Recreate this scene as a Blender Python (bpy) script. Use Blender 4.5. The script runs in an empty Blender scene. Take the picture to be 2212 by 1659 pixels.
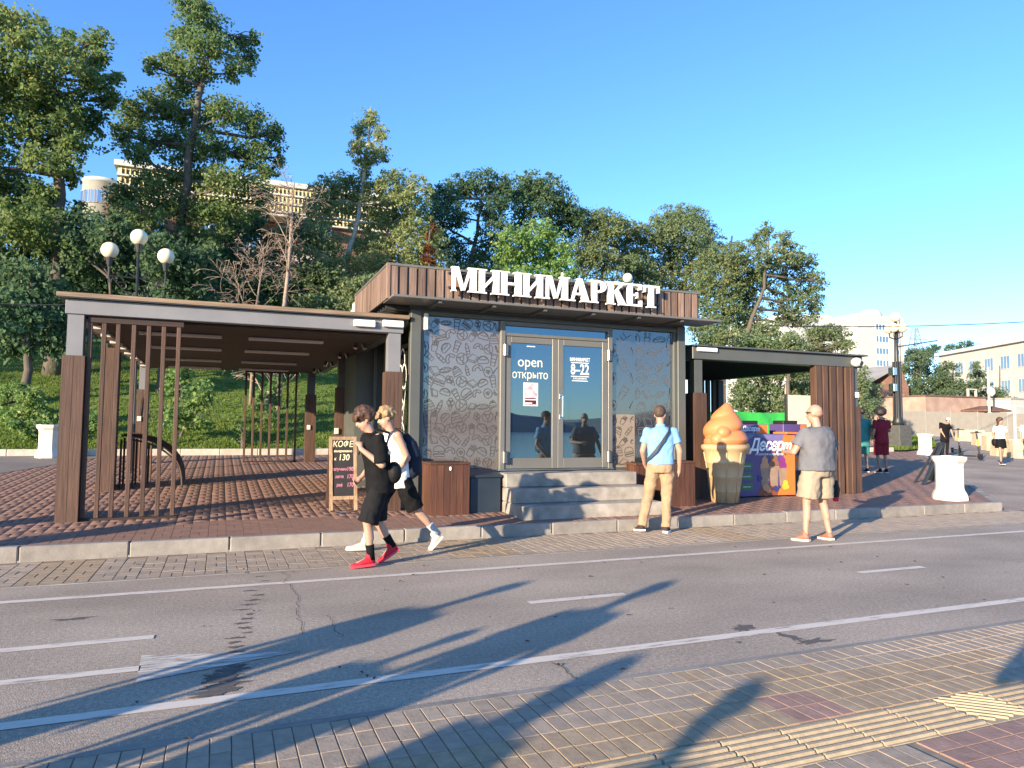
import bpy, bmesh, math, random
import numpy as np
from mathutils import Matrix, Vector
random.seed(7); np.random.seed(7)
sc = bpy.context.scene
COL = sc.collection
PI = math.pi
rad = math.radians

# ------------------------------------------------------------ camera, sky, sun, exposure
F, CX, CY, EYE = 1541.0, 1106.0, 829.5, 1.45
_v1 = np.array([4900-CX, 960-CY, F]); _v1 /= np.linalg.norm(_v1)
_v2 = np.array([477-CX, 921.5-CY, F]); _v2 -= _v1*(_v1@_v2); _v2 /= np.linalg.norm(_v2)
RW = np.stack([_v1, _v2, np.cross(_v1, _v2)])
FWD = RW[:, 2]
cam = bpy.data.cameras.new('camera'); cam.sensor_width = 36; cam.lens = 36*F/2212
cam.clip_start = 0.1; cam.clip_end = 3000
co = bpy.data.objects.new('camera', cam); COL.objects.link(co)
co.matrix_world = Matrix([[RW[i, 0], -RW[i, 1], -RW[i, 2], (0, 0, EYE)[i]] for i in range(3)] + [[0, 0, 0, 1]])
sc.camera = co

SUN = Vector((1.0, 0.60, -0.264)).normalized()       # direction the light travels
SUN_EL = math.asin(-SUN.z)
SUN_AZ = math.atan2(-SUN.x, -SUN.y)                    # clockwise from +Y
w = bpy.data.worlds.new('World'); sc.world = w; w.use_nodes = True
nt = w.node_tree; bg = nt.nodes['Background']
sky = nt.nodes.new('ShaderNodeTexSky'); sky.sky_type = 'NISHITA'; sky.sun_disc = False
sky.sun_elevation = SUN_EL; sky.sun_rotation = SUN_AZ; sky.altitude = 1200
sky.air_density = 1.0; sky.dust_density = 0.3; sky.ozone_density = 3.2
SKY_STRENGTH = 0.148
hsv = nt.nodes.new('ShaderNodeHueSaturation'); hsv.inputs['Saturation'].default_value = 1.07
tint = nt.nodes.new('ShaderNodeMix'); tint.data_type = 'RGBA'; tint.blend_type = 'MULTIPLY'; tint.inputs[0].default_value = 1.0; tint.inputs[7].default_value = (.86, .93, 1.05, 1)
nt.links.new(sky.outputs[0], tint.inputs[6]); nt.links.new(tint.outputs[2], hsv.inputs['Color']); nt.links.new(hsv.outputs[0], bg.inputs['Color'])
bg.inputs['Strength'].default_value = SKY_STRENGTH
sl = bpy.data.lights.new('sun', 'SUN'); sl.energy = 4.5; sl.angle = rad(0.55); sl.color = (1.0, 0.81, 0.57)
so = bpy.data.objects.new('sun', sl); COL.objects.link(so)
so.rotation_euler = SUN.to_track_quat('-Z', 'Y').to_euler(); so.location = (-30, -18, 20)
sc.view_settings.view_transform = 'Standard'; sc.view_settings.look = 'None'
sc.view_settings.exposure = 1.47; sc.view_settings.gamma = 1.0; sc.view_settings.use_curve_mapping = False

# ------------------------------------------------------------ helpers
def ray(px, py): return RW @ np.array([px-CX, py-CY, F])
def at(px, py, Y):
    d = ray(px, py); t = Y/d[1]; return Vector((d[0]*t, d[1]*t, EYE+d[2]*t))
def mpp(px, py, Y):                                   # metres per picture pixel at depth plane Y
    return (Y/ray(px, py)[1])
def smooth(a, b, x):
    t = np.clip((x-a)/(b-a), 0, 1); return t*t*(3-2*t)
def gz(x, y):                                          # paved ground, rising gently away from the road
    return 0.04*np.clip(np.asarray(y, float)-9, 0, 60)
def pz(y): return 0.15+0.04*(y-9)                      # brick plaza
def hz(x, y):                                          # hillside
    x = np.asarray(x, float); y = np.asarray(y, float)
    fall = smooth(13, 26, x-0.12*(y-22))
    base = gz(x, y)+0.16-.25*fall
    rise = 0.30*np.clip(y-22.2, 0, 50)-0.04*np.clip(y-22.2, 0, 46.8)
    wob = 0.35*np.sin(x*.23+1)*np.sin(y*.19)*smooth(24, 34, y)
    return base+(rise+wob)*(1-fall)

def new_obj(name, me, parent=None, loc=(0, 0, 0)):
    o = bpy.data.objects.new(name, me); COL.objects.link(o)
    if parent is not None: o.parent = parent
    o.location = loc
    return o
def tag(o, label=None, cat=None, group=None, kind=None):
    if label: o['label'] = label
    if cat: o['category'] = cat
    if group: o['group'] = group
    if kind: o['kind'] = kind
    return o
def thing(name, label, cat, loc=(0, 0, 0), group=None, rz=0):
    o = new_obj(name, None, None, loc); o.empty_display_size = .2
    o.rotation_euler = (0, 0, rz)
    return tag(o, label, cat, group)
def wloc(o):
    v = Vector((0, 0, 0))
    while o is not None: v += o.location; o = o.parent
    return v

class MB:
    """collects shapes; build() links them as one mesh object"""
    def __init__(s): s.v = []; s.f = []; s.mi = []; s.cur = 0
    def add(s, vs, fs):
        b = len(s.v); s.v += [tuple(p) for p in vs]
        for f in fs: s.f.append(tuple(i+b for i in f)); s.mi.append(s.cur)
        return s
    def box(s, x0, x1, y0, y1, z0, z1):
        return s.add([(x0, y0, z0), (x1, y0, z0), (x1, y1, z0), (x0, y1, z0), (x0, y0, z1), (x1, y0, z1), (x1, y1, z1), (x0, y1, z1)],
                     [(0, 3, 2, 1), (4, 5, 6, 7), (0, 1, 5, 4), (1, 2, 6, 5), (2, 3, 7, 6), (3, 0, 4, 7)])
    def bbox(s, x0, x1, y0, y1, z0, z1, c=.006):       # box with chamfered upper edges
        return s.add([(x0, y0, z0), (x1, y0, z0), (x1, y1, z0), (x0, y1, z0),
                      (x0, y0, z1-c), (x1, y0, z1-c), (x1, y1, z1-c), (x0, y1, z1-c),
                      (x0+c, y0+c, z1), (x1-c, y0+c, z1), (x1-c, y1-c, z1), (x0+c, y1-c, z1)],
                     [(0, 3, 2, 1), (0, 1, 5, 4), (1, 2, 6, 5), (2, 3, 7, 6), (3, 0, 4, 7),
                      (4, 5, 9, 8), (5, 6, 10, 9), (6, 7, 11, 10), (7, 4, 8, 11), (8, 9, 10, 11)])
    def rbox(s, x0, x1, y0, y1, z0, z1, c=.008):       # box with all edges chamfered (vertical edges too)
        xs = [(x0+c, y0), (x1-c, y0), (x1, y0+c), (x1, y1-c), (x1-c, y1), (x0+c, y1), (x0, y1-c), (x0, y0+c)]
        xi = [(x0+c, y0+c), (x1-c, y0+c), (x1-c, y0+c), (x1-c, y1-c), (x1-c, y1-c), (x0+c, y1-c), (x0+c, y1-c), (x0+c, y0+c)]
        v = [(a, b, z0) for a, b in xi]+[(a, b, z0+c) for a, b in xs]+[(a, b, z1-c) for a, b in xs]+[(a, b, z1) for a, b in xi]
        f = []
        for r in range(3):
            for i in range(8):
                j = (i+1) % 8; f.append((r*8+i, r*8+j, (r+1)*8+j, (r+1)*8+i))
        f.append(tuple(range(7, -1, -1))); f.append(tuple(range(24, 32)))
        return s.add(v, f)
    def poly(s, pts): return s.add(pts, [tuple(range(len(pts)))])
    def prism(s, pts, off):                            # extrude a planar outline by a vector
        n = len(pts); off = Vector(off); q = [Vector(p) for p in pts]
        v = q+[p+off for p in q]
        return s.add(v, [tuple(range(n-1, -1, -1)), tuple(range(n, 2*n))]+[(i, (i+1) % n, n+(i+1) % n, n+i) for i in range(n)])
    def tube(s, pts, rs, n=8, cap=True):
        pts = [Vector(p) for p in pts]; m = len(pts)
        if not hasattr(rs, '__len__'): rs = [rs]*m
        t0 = (pts[1]-pts[0]).normalized()
        u = t0.orthogonal().normalized(); v = []
        for i in range(m):
            t = (pts[min(i+1, m-1)]-pts[max(i-1, 0)]).normalized()
            u = (u-t*u.dot(t)).normalized(); w_ = t.cross(u)
            for k in range(n):
                a = 2*PI*k/n; v.append(pts[i]+(u*math.cos(a)+w_*math.sin(a))*rs[i])
        f = [(i*n+k, i*n+(k+1) % n, (i+1)*n+(k+1) % n, (i+1)*n+k) for i in range(m-1) for k in range(n)]
        if cap: f += [tuple(range(n-1, -1, -1)), tuple(range((m-1)*n, m*n))]
        return s.add(v, f)
    def capsule(s, a, b, ra, rb, n=10):
        a = Vector(a); b = Vector(b); d = (b-a)
        if d.length < 1e-6: return s.ell(a, (ra, ra, ra))
        d.normalize(); pts = []; rs = []
        for t in (-1, -.92, -.7, -.38): pts.append(a+d*ra*t); rs.append(max(ra*math.sqrt(max(0, 1-t*t)), ra*.05))
        pts += [a, b]; rs += [ra, rb]
        for t in (.38, .7, .92, 1): pts.append(b+d*rb*t); rs.append(max(rb*math.sqrt(max(0, 1-t*t)), rb*.05))
        return s.tube(pts, rs, n)
    def ell(s, c, r, M=None, nu=14, nv=9):
        c = Vector(c); v = []
        for j in range(nv):
            ph = -PI/2+PI*(j+.0)/(nv-1); 
            ph = max(-PI/2+.06, min(PI/2-.06, ph))
            for i in range(nu):
                th = 2*PI*i/nu
                p = Vector((math.cos(ph)*math.cos(th)*r[0], math.cos(ph)*math.sin(th)*r[1], math.sin(ph)*r[2]))
                if M is not None: p = M @ p
                v.append(c+p)
        f = [(j*nu+i, j*nu+(i+1) % nu, (j+1)*nu+(i+1) % nu, (j+1)*nu+i) for j in range(nv-1) for i in range(nu)]
        f += [tuple(range(nu-1, -1, -1)), tuple(range((nv-1)*nu, nv*nu))]
        return s.add(v, f)
    def lathe(s, prof, c=(0, 0, 0), n=24, a0=0, scale=(1, 1)):
        v = [(c[0]+r*math.cos(2*PI*i/n+a0)*scale[0], c[1]+r*math.sin(2*PI*i/n+a0)*scale[1], c[2]+z) for r, z in prof for i in range(n)]
        m = len(prof)
        f = [(j*n+i, j*n+(i+1) % n, (j+1)*n+(i+1) % n, (j+1)*n+i) for j in range(m-1) for i in range(n)]
        f += [tuple(range(n-1, -1, -1)), tuple(range((m-1)*n, m*n))]
        return s.add(v, f)
    def loft(s, rings, n=20, e=2.4):                   # ring = (centre, xdir, ydir, rx, ry), flat ends
        v = []
        for c, xd, yd, rx, ry in rings:
            c = Vector(c); xd = Vector(xd); yd = Vector(yd)
            for k in range(n):
                a = 2*PI*k/n; ca, sa = math.cos(a), math.sin(a)
                v.append(c+xd*(rx*math.copysign(abs(ca)**(2/e), ca))+yd*(ry*math.copysign(abs(sa)**(2/e), sa)))
        m = len(rings)
        f = [(j*n+i, j*n+(i+1) % n, (j+1)*n+(i+1) % n, (j+1)*n+i) for j in range(m-1) for i in range(n)]
        f += [tuple(range(n-1, -1, -1)), tuple(range((m-1)*n, m*n))]
        return s.add(v, f)
    def ribbon(s, pts, wd, mapf, closed=False, end=0.0):   # flat stroke of a 2-D polyline
        P = [Vector(p) for p in pts]; n = len(P); v = []
        for i in range(n):
            if closed: d = P[(i+1) % n]-P[i-1]
            else: d = P[min(i+1, n-1)]-P[max(i-1, 0)]
            if d.length < 1e-9: d = Vector((1, 0))
            d.normalize(); nn = Vector((-d.y, d.x))*wd/2
            v += [mapf(P[i]-nn), mapf(P[i]+nn)]
        m = n if closed else n-1
        return s.add(v, [(2*i, 2*((i+1) % n), 2*((i+1) % n)+1, 2*i+1) for i in range(m)])
    def mesh(s, name, mats, origin=(0, 0, 0), smooth_=False):
        me = bpy.data.meshes.new(name); o = Vector(origin)
        me.from_pydata([(x-o.x, y-o.y, z-o.z) for x, y, z in s.v], [], s.f)
        if not isinstance(mats, (list, tuple)): mats = [mats]
        for m_ in mats: me.materials.append(m_)
        if len(mats) > 1: me.polygons.foreach_set('material_index', s.mi)
        if smooth_: me.polygons.foreach_set('use_smooth', [True]*len(s.f))
        me.update(); return me
    def build(s, name, mats, parent=None, smooth_=False, loc=None):
        """verts are in world space when parent has no rotation; loc gives a root its own origin"""
        org = wloc(parent) if parent is not None else Vector(loc or (0, 0, 0))
        return new_obj(name, s.mesh(name, mats, org, smooth_), parent, loc or (0, 0, 0) if parent is None else (0, 0, 0))
    def local(s, name, mats, parent, smooth_=False):   # verts already local to parent
        return new_obj(name, s.mesh(name, mats, (0, 0, 0), smooth_), parent)

def mesh_np(name, verts, quads, mat, smooth_=False):
    me = bpy.data.meshes.new(name); nv, nq = len(verts), len(quads); k = quads.shape[1]
    me.vertices.add(nv); me.vertices.foreach_set('co', np.asarray(verts, np.float32).ravel())
    me.loops.add(nq*k); me.loops.foreach_set('vertex_index', np.asarray(quads, np.int32).ravel())
    me.polygons.add(nq); me.polygons.foreach_set('loop_start', np.arange(nq, dtype=np.int32)*k)
    me.polygons.foreach_set('loop_total', np.full(nq, k, np.int32))
    if smooth_: me.polygons.foreach_set('use_smooth', np.ones(nq, bool))
    me.materials.append(mat); me.update(calc_edges=True); me.validate(); return me

def copy_tree(o, parent=None):
    c = o.copy(); COL.objects.link(c)
    if parent is not None: c.parent = parent
    for ch in list(o.children): copy_tree(ch, c)
    return c

# modifiers and text are turned into plain meshes in one go at the end
TO_BAKE = []; TEXTS = []
def remesh(o, voxel, it=6, disp=0, dsize=.15):
    m = o.modifiers.new('remesh', 'REMESH'); m.mode = 'VOXEL'; m.voxel_size = voxel; m.use_smooth_shade = True
    if disp:
        t = bpy.data.textures.new('folds', 'CLOUDS'); t.noise_scale = dsize; t.noise_depth = 2
        d = o.modifiers.new('folds', 'DISPLACE'); d.texture = t; d.strength = disp; d.mid_level = .5; d.texture_coords = 'LOCAL'
    if it:
        m = o.modifiers.new('smooth', 'SMOOTH'); m.iterations = it; m.factor = .5
    TO_BAKE.append(o); return o
def text(body, size, M, name, mat, parent, shear=0, offset=0, extrude=.001, align='CENTER', sx=1.0, spacing=1.0):
    """M: matrix (world) whose x,y span the writing plane"""
    cu = bpy.data.curves.new(name, 'FONT'); cu.body = body; cu.size = size; cu.shear = shear; cu.offset = offset
    cu.extrude = extrude; cu.align_x = align; cu.align_y = 'CENTER'; cu.space_character = spacing; cu.resolution_u = 3
    o = bpy.data.objects.new(name, cu); COL.objects.link(o)
    TEXTS.append((o, M @ Matrix.Diagonal((sx, 1, 1, 1)), mat, parent)); return o
def bake_all():
    dg = bpy.context.evaluated_depsgraph_get()
    out = [(o, bpy.data.meshes.new_from_object(o.evaluated_get(dg))) for o in TO_BAKE]
    outt = [(t, bpy.data.meshes.new_from_object(t[0].evaluated_get(dg))) for t in TEXTS]
    for o, me in out:
        mats = list(o.data.materials); o.modifiers.clear(); o.data = me
        if not len(me.materials):
            for m_ in mats: me.materials.append(m_)
    for (o, M, mat, parent), me in outt:
        nm = o.name.split('.')[0]; me.materials.clear(); me.materials.append(mat)
        me.transform(Matrix.Translation(-wloc(parent)) @ M)
        bpy.data.objects.remove(o); new_obj(nm, me, parent)
FRONT = Matrix(((1, 0, 0, 0), (0, 0, -1, 0), (0, 1, 0, 0), (0, 0, 0, 1)))      # writing on a wall facing -Y
def wall_at(x, y, z): return Matrix.Translation((x, y, z)) @ FRONT

# ------------------------------------------------------------ materials
def mat(name, col, rough=.7, var=.12, scale=6.0, stretch=(1, 1, 1), bump=0.0, bscale=None, metallic=0, spec=.5, rnd=0.0, isl=0.0, col2=None, detail=4, dirt=0, trans=0, coat=0):
    m = bpy.data.materials.new(name); m.use_nodes = True; t = m.node_tree; N = t.nodes; L = t.links
    b = N['Principled BSDF']; b.inputs['Roughness'].default_value = rough; b.inputs['Metallic'].default_value = metallic
    b.inputs['Specular IOR Level'].default_value = spec
    if coat: b.inputs['Coat Weight'].default_value = coat
    tc = N.new('ShaderNodeTexCoord'); mp = N.new('ShaderNodeMapping'); mp.inputs['Scale'].default_value = stretch
    L.new(tc.outputs['Object'], mp.inputs[0])
    if rnd:
        oi = N.new('ShaderNodeObjectInfo'); cx_ = N.new('ShaderNodeCombineXYZ'); ml = N.new('ShaderNodeMath'); ml.operation = 'MULTIPLY'; ml.inputs[1].default_value = 37
        L.new(oi.outputs['Random'], ml.inputs[0]); L.new(ml.outputs[0], cx_.inputs[0]); L.new(ml.outputs[0], cx_.inputs[1]); L.new(cx_.outputs[0], mp.inputs['Location'])
    nz = N.new('ShaderNodeTexNoise'); nz.inputs['Scale'].default_value = scale; nz.inputs['Detail'].default_value = detail; nz.inputs['Roughness'].default_value = .6
    L.new(mp.outputs[0], nz.inputs['Vector'])
    rp = N.new('ShaderNodeValToRGB'); c = Vector(col)
    lo = tuple(max(0, x*(1-var)) for x in col); hi = tuple(min(1, x*(1+var)) for x in (col2 or col))
    rp.color_ramp.elements[0].color = (*lo, 1); rp.color_ramp.elements[1].color = (*hi, 1)
    rp.color_ramp.elements[0].position = .32; rp.color_ramp.elements[1].position = .68
    L.new(nz.outputs['Fac'], rp.inputs[0]); out = rp.outputs[0]
    for amt, kind in ((rnd, 'o'), (isl, 'i')):
        if not amt: continue
        src = N.new('ShaderNodeObjectInfo').outputs['Random'] if kind == 'o' else N.new('ShaderNodeNewGeometry').outputs['Random Per Island']
        mr = N.new('ShaderNodeMapRange'); mr.inputs['To Min'].default_value = 1-amt; mr.inputs['To Max'].default_value = 1+amt
        L.new(src, mr.inputs['Value']); hs = N.new('ShaderNodeHueSaturation'); L.new(mr.outputs[0], hs.inputs['Value']); L.new(out, hs.inputs['Color']); out = hs.outputs[0]
    if dirt:
        n2 = N.new('ShaderNodeTexNoise'); n2.inputs['Scale'].default_value = 1.3; n2.inputs['Detail'].default_value = 6; L.new(tc.outputs['Object'], n2.inputs['Vector'])
        r2 = N.new('ShaderNodeMapRange'); r2.inputs['From Min'].default_value = .35; r2.inputs['From Max'].default_value = .7; r2.inputs['To Min'].default_value = 1-dirt; r2.inputs['To Max'].default_value = 1+dirt*.4
        L.new(n2.outputs['Fac'], r2.inputs['Value']); hs = N.new('ShaderNodeHueSaturation'); L.new(r2.outputs[0], hs.inputs['Value']); L.new(out, hs.inputs['Color']); out = hs.outputs[0]
    L.new(out, b.inputs['Base Color'])
    if bump:
        n3 = N.new('ShaderNodeTexNoise'); n3.inputs['Scale'].default_value = bscale or scale*3; n3.inputs['Detail'].default_value = 5; L.new(mp.outputs[0], n3.inputs['Vector'])
        bp = N.new('ShaderNodeBump'); bp.inputs['Strength'].default_value = bump; bp.inputs['Distance'].default_value = .01; L.new(n3.outputs['Fac'], bp.inputs['Height']); L.new(bp.outputs[0], b.inputs['Normal'])
    if trans:
        tr = N.new('ShaderNodeBsdfTranslucent'); mx = N.new('ShaderNodeMixShader'); mx.inputs[0].default_value = trans
        L.new(out, tr.inputs['Color']); L.new(b.outputs[0], mx.inputs[1]); L.new(tr.outputs[0], mx.inputs[2]); L.new(mx.outputs[0], N['Material Output'].inputs['Surface'])
    return m
def leafmat(name, c1, c2, c3=None):
    m = bpy.data.materials.new(name); m.use_nodes = True; t = m.node_tree; N = t.nodes; L = t.links
    b = N['Principled BSDF']; b.inputs['Roughness'].default_value = .55; b.inputs['Specular IOR Level'].default_value = .3
    g = N.new('ShaderNodeNewGeometry'); rp = N.new('ShaderNodeValToRGB')
    rp.color_ramp.elements[0].color = (*c1, 1); rp.color_ramp.elements[1].color = (*c2, 1)
    if c3: e = rp.color_ramp.elements.new(.93); e.color = (*c2, 1); rp.color_ramp.elements[2].color = (*c3, 1)
    tc = N.new('ShaderNodeTexCoord'); nz = N.new('ShaderNodeTexNoise'); nz.inputs['Scale'].default_value = .45; nz.inputs['Detail'].default_value = 2
    L.new(tc.outputs['Object'], nz.inputs['Vector'])
    ad = N.new('ShaderNodeMath'); ad.operation = 'MULTIPLY_ADD'; ad.inputs[1].default_value = .6
    sb = N.new('ShaderNodeMath'); sb.operation = 'MULTIPLY_ADD'; sb.inputs[1].default_value = 1.6; sb.inputs[2].default_value = -.6
    L.new(nz.outputs['Fac'], sb.inputs[0]); L.new(g.outputs['Random Per Island'], ad.inputs[0]); L.new(sb.outputs[0], ad.inputs[2]); L.new(ad.outputs[0], rp.inputs[0])
    tr = N.new('ShaderNodeBsdfTranslucent'); mx = N.new('ShaderNodeMixShader'); mx.inputs[0].default_value = .55
    L.new(rp.outputs[0], b.inputs['Base Color']); L.new(rp.outputs[0], tr.inputs['Color'])
    L.new(b.outputs[0], mx.inputs[1]); L.new(tr.outputs[0], mx.inputs[2]); L.new(mx.outputs[0], N['Material Output'].inputs['Surface'])
    return m
def glassmat(name, dark, refl, tint=(1, 1, 1), rough=.0, see=0.0, wob=0.0):
    """coated shop glass: dull interior film or see-through body under a mirror-like coating"""
    m = bpy.data.materials.new(name); m.use_nodes = True; t = m.node_tree; N = t.nodes; L = t.links
    b = N['Principled BSDF']; b.inputs['Base Color'].default_value = (*dark, 1); b.inputs['Roughness'].default_value = .6; b.inputs['Specular IOR Level'].default_value = 0
    body = b.outputs[0]
    if see:
        tp = N.new('ShaderNodeBsdfTransparent'); tp.inputs['Color'].default_value = (.8, .88, .88, 1); m1 = N.new('ShaderNodeMixShader'); m1.inputs[0].default_value = see
        L.new(body, m1.inputs[1]); L.new(tp.outputs[0], m1.inputs[2]); body = m1.outputs[0]
    gl = N.new('ShaderNodeBsdfGlossy'); gl.inputs['Color'].default_value = (*tint, 1); gl.inputs['Roughness'].default_value = rough
    if wob:
        tc = N.new('ShaderNodeTexCoord'); nz = N.new('ShaderNodeTexNoise'); nz.inputs['Scale'].default_value = 1.2; nz.inputs['Detail'].default_value = 1; L.new(tc.outputs['Object'], nz.inputs['Vector'])
        bp = N.new('ShaderNodeBump'); bp.inputs['Strength'].default_value = wob; bp.inputs['Distance'].default_value = .02; L.new(nz.outputs['Fac'], bp.inputs['Height']); L.new(bp.outputs[0], gl.inputs['Normal'])
    fr = N.new('ShaderNodeFresnel'); fr.inputs['IOR'].default_value = 1.5; mr = N.new('ShaderNodeMapRange'); mr.inputs['From Min'].default_value = .04; mr.inputs['To Min'].default_value = refl; mr.inputs['To Max'].default_value = 1
    L.new(fr.outputs[0], mr.inputs['Value']); mx = N.new('ShaderNodeMixShader'); L.new(mr.outputs[0], mx.inputs[0]); L.new(body, mx.inputs[1]); L.new(gl.outputs[0], mx.inputs[2])
    L.new(mx.outputs[0], N['Material Output'].inputs['Surface']); return m
def woodmat(name, col, axis='z', rnd=.18, isl=0, var=.35, rough=.65):
    st = {'z': (26, 26, 1.2), 'x': (1.2, 26, 26), 'y': (26, 1.2, 26)}[axis]
    return mat(name, col, rough, var, 1.6, st, bump=.35, bscale=2.2, rnd=rnd, isl=isl, dirt=.18)

M = {}
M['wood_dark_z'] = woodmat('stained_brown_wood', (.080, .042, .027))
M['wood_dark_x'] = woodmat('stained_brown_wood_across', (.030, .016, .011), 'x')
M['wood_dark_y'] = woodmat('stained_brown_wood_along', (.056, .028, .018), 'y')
M['wood_red_z'] = woodmat('red_brown_wood', (.092, .036, .020), var=.4)
M['wood_grey_z'] = woodmat('weathered_wood', (.195, .128, .095), rnd=.28, var=.4)
M['wood_tan_x'] = woodmat('tan_wood_edge', (.20, .14, .09), 'x')
M['wood_frame'] = woodmat('light_frame_wood', (.36, .23, .13))
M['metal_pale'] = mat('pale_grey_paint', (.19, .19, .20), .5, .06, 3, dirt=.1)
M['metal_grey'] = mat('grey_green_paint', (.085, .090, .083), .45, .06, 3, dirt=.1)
M['metal_mid'] = mat('grey_door_frame', (.135, .132, .122), .4, .05, 3, dirt=.06)
M['metal_dark'] = mat('dark_metal', (.03, .03, .032), .5, .1, 4)
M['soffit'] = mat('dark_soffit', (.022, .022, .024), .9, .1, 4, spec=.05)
M['steel'] = mat('brushed_steel', (.55, .55, .54), .25, .05, 8, metallic=1)
M['navy'] = mat('navy_painted_metal', (.02, .032, .05), .45, .12, 4, dirt=.2)
M['white'] = mat('white_paint', (.64, .61, .53), .6, .04, 5, dirt=.07)
M['letter'] = mat('white_letter_plastic', (.82, .81, .77), .45, .02, 5)
M['print_white'] = mat('white_print', (.80, .80, .78), .6, .02, 5)
M['concrete'] = mat('step_concrete', (.30, .27, .235), .85, .16, 5, bump=.25, bscale=40, dirt=.25, col2=(.34, .31, .27))
M['kerb'] = mat('kerb_stone', (.28, .255, .225), .85, .14, 9, bump=.3, bscale=50, rnd=.1, dirt=.25)
M['grout'] = mat('sand_joint', (.25, .20, .145), .95, .2, 20)
M['grout_dark'] = mat('dark_sand_joint', (.20, .13, .095), .95, .2, 20)
M['brick'] = mat('red_clay_paver', (.225, .128, .092), .8, .14, 14, bump=.25, bscale=60, rnd=.08, isl=.08)
M['brick_far'] = mat('red_clay_paving', (.19, .095, .07), .85, .2, 12, bump=.2, bscale=60, dirt=.15)
M['paver_grey'] = mat('grey_paver', (.315, .25, .185), .85, .14, 14, bump=.25, bscale=70, rnd=.1, isl=.1)
M['paver_yellow'] = mat('yellow_paver', (.33, .245, .155), .85, .16, 14, bump=.25, bscale=70, rnd=.1)
M['paver_red'] = mat('red_paver', (.29, .18, .14), .85, .16, 14, bump=.25, bscale=70, rnd=.1)
M['tactile'] = mat('tactile_paver', (.38, .30, .19), .8, .14, 14, bump=.25, bscale=70, rnd=.08)
M['paint_line'] = None
M['black_rubber'] = mat('black_rubber', (.015, .015, .015), .6, .1, 5)
M['globe'] = mat('cream_lamp_globe', (.78, .70, .50), .35, .04, 4)
M['iron'] = mat('black_iron', (.02, .022, .024), .45, .1, 5)
M['chalkboard'] = mat('chalkboard', (.022, .020, .020), .8, .2, 6)
M['chalk_yellow'] = mat('yellow_chalk', (.70, .62, .38), .9, .1, 40)
M['chalk_pink'] = mat('pink_chalk', (.55, .20, .27), .9, .1, 40)
M['orange_cream'] = mat('orange_ice_cream', (.56, .20, .075), .5, .05, 4)
M['waffle'] = mat('waffle_plastic', (.47, .32, .17), .5, .06, 4)
M['purple'] = mat('purple_panel', (.085, .055, .175), .45, .06, 4)
M['purple_light'] = mat('lilac_panel', (.17, .14, .30), .45, .06, 4)
M['orange'] = mat('orange_panel', (.80, .18, .03), .4, .05, 4)
M['brown_print'] = mat('brown_print', (.22, .06, .03), .5, .1, 9)
M['green_print'] = mat('green_print', (.04, .16, .06), .5, .08, 9)
M['green_tarp'] = mat('bright_green_tarp', (.04, .44, .07), .6, .12, 3, bump=.6, bscale=2.5, trans=.08)
M['bark'] = mat('grey_bark', (.10, .082, .065), .9, .3, 6, (1, 1, .3), bump=.5)
M['bark_pale'] = mat('pale_birch_bark', (.42, .36, .28), .85, .35, 7, (1, 1, 1), bump=.3)
M['bark_bare'] = mat('bare_twig_bark', (.27, .205, .16), .85, .25, 7)

def asphalt_mat(name, base, stain=.25):
    m = bpy.data.materials.new(name); m.use_nodes = True; t = m.node_tree; N = t.nodes; L = t.links
    b = N['Principled BSDF']; b.inputs['Roughness'].default_value = .9; b.inputs['Specular IOR Level'].default_value = .25
    tc = N.new('ShaderNodeTexCoord')
    def noise(s, d, v=None):
        n = N.new('ShaderNodeTexNoise'); n.inputs['Scale'].default_value = s; n.inputs['Detail'].default_value = d; L.new(v or tc.outputs['Object'], n.inputs['Vector']); return n.outputs['Fac']
    def ramp(f, a, bb, ca, cb):
        r = N.new('ShaderNodeMapRange'); r.inputs['From Min'].default_value = a; r.inputs['From Max'].default_value = bb; r.inputs['To Min'].default_value = ca; r.inputs['To Max'].default_value = cb; L.new(f, r.inputs['Value']); return r.outputs[0]
    fine0 = ramp(noise(170, 2), .3, .7, .55, 1.5); mid = ramp(noise(38, 3), .3, .7, .80, 1.22); fm = N.new('ShaderNodeMath'); fm.operation = 'MULTIPLY'; L.new(fine0, fm.inputs[0]); L.new(mid, fm.inputs[1]); fine = fm.outputs[0]
    mp = N.new('ShaderNodeMapping'); mp.inputs['Scale'].default_value = (.5, .9, 1); L.new(tc.outputs['Object'], mp.inputs[0])
    big = ramp(noise(1.1, 6, mp.outputs[0]), .35, .7, 1+stain*.35, 1-stain)
    vo = N.new('ShaderNodeTexVoronoi'); vo.inputs['Scale'].default_value = 60; L.new(tc.outputs['Object'], vo.inputs['Vector'])
    sp = ramp(vo.outputs['Distance'], .0, .22, 2.3, 1.0)
    mm = N.new('ShaderNodeMath'); mm.operation = 'MULTIPLY'; L.new(fine, mm.inputs[0]); L.new(big, mm.inputs[1])
    m3 = N.new('ShaderNodeMath'); m3.operation = 'MULTIPLY'; L.new(mm.outputs[0], m3.inputs[0]); L.new(sp, m3.inputs[1])
    hs = N.new('ShaderNodeHueSaturation'); hs.inputs['Color'].default_value = (*base, 1); L.new(m3.outputs[0], hs.inputs['Value']); L.new(hs.outputs[0], b.inputs['Base Color'])
    bp = N.new('ShaderNodeBump'); bp.inputs['Strength'].default_value = .5; bp.inputs['Distance'].default_value = .006; L.new(noise(110, 4), bp.inputs['Height']); L.new(bp.outputs[0], b.inputs['Normal'])
    return m
M['asphalt'] = asphalt_mat('bike_path_asphalt', (.35, .288, .225))
M['asphalt_far'] = asphalt_mat('square_asphalt', (.335, .268, .208), .3)
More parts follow.
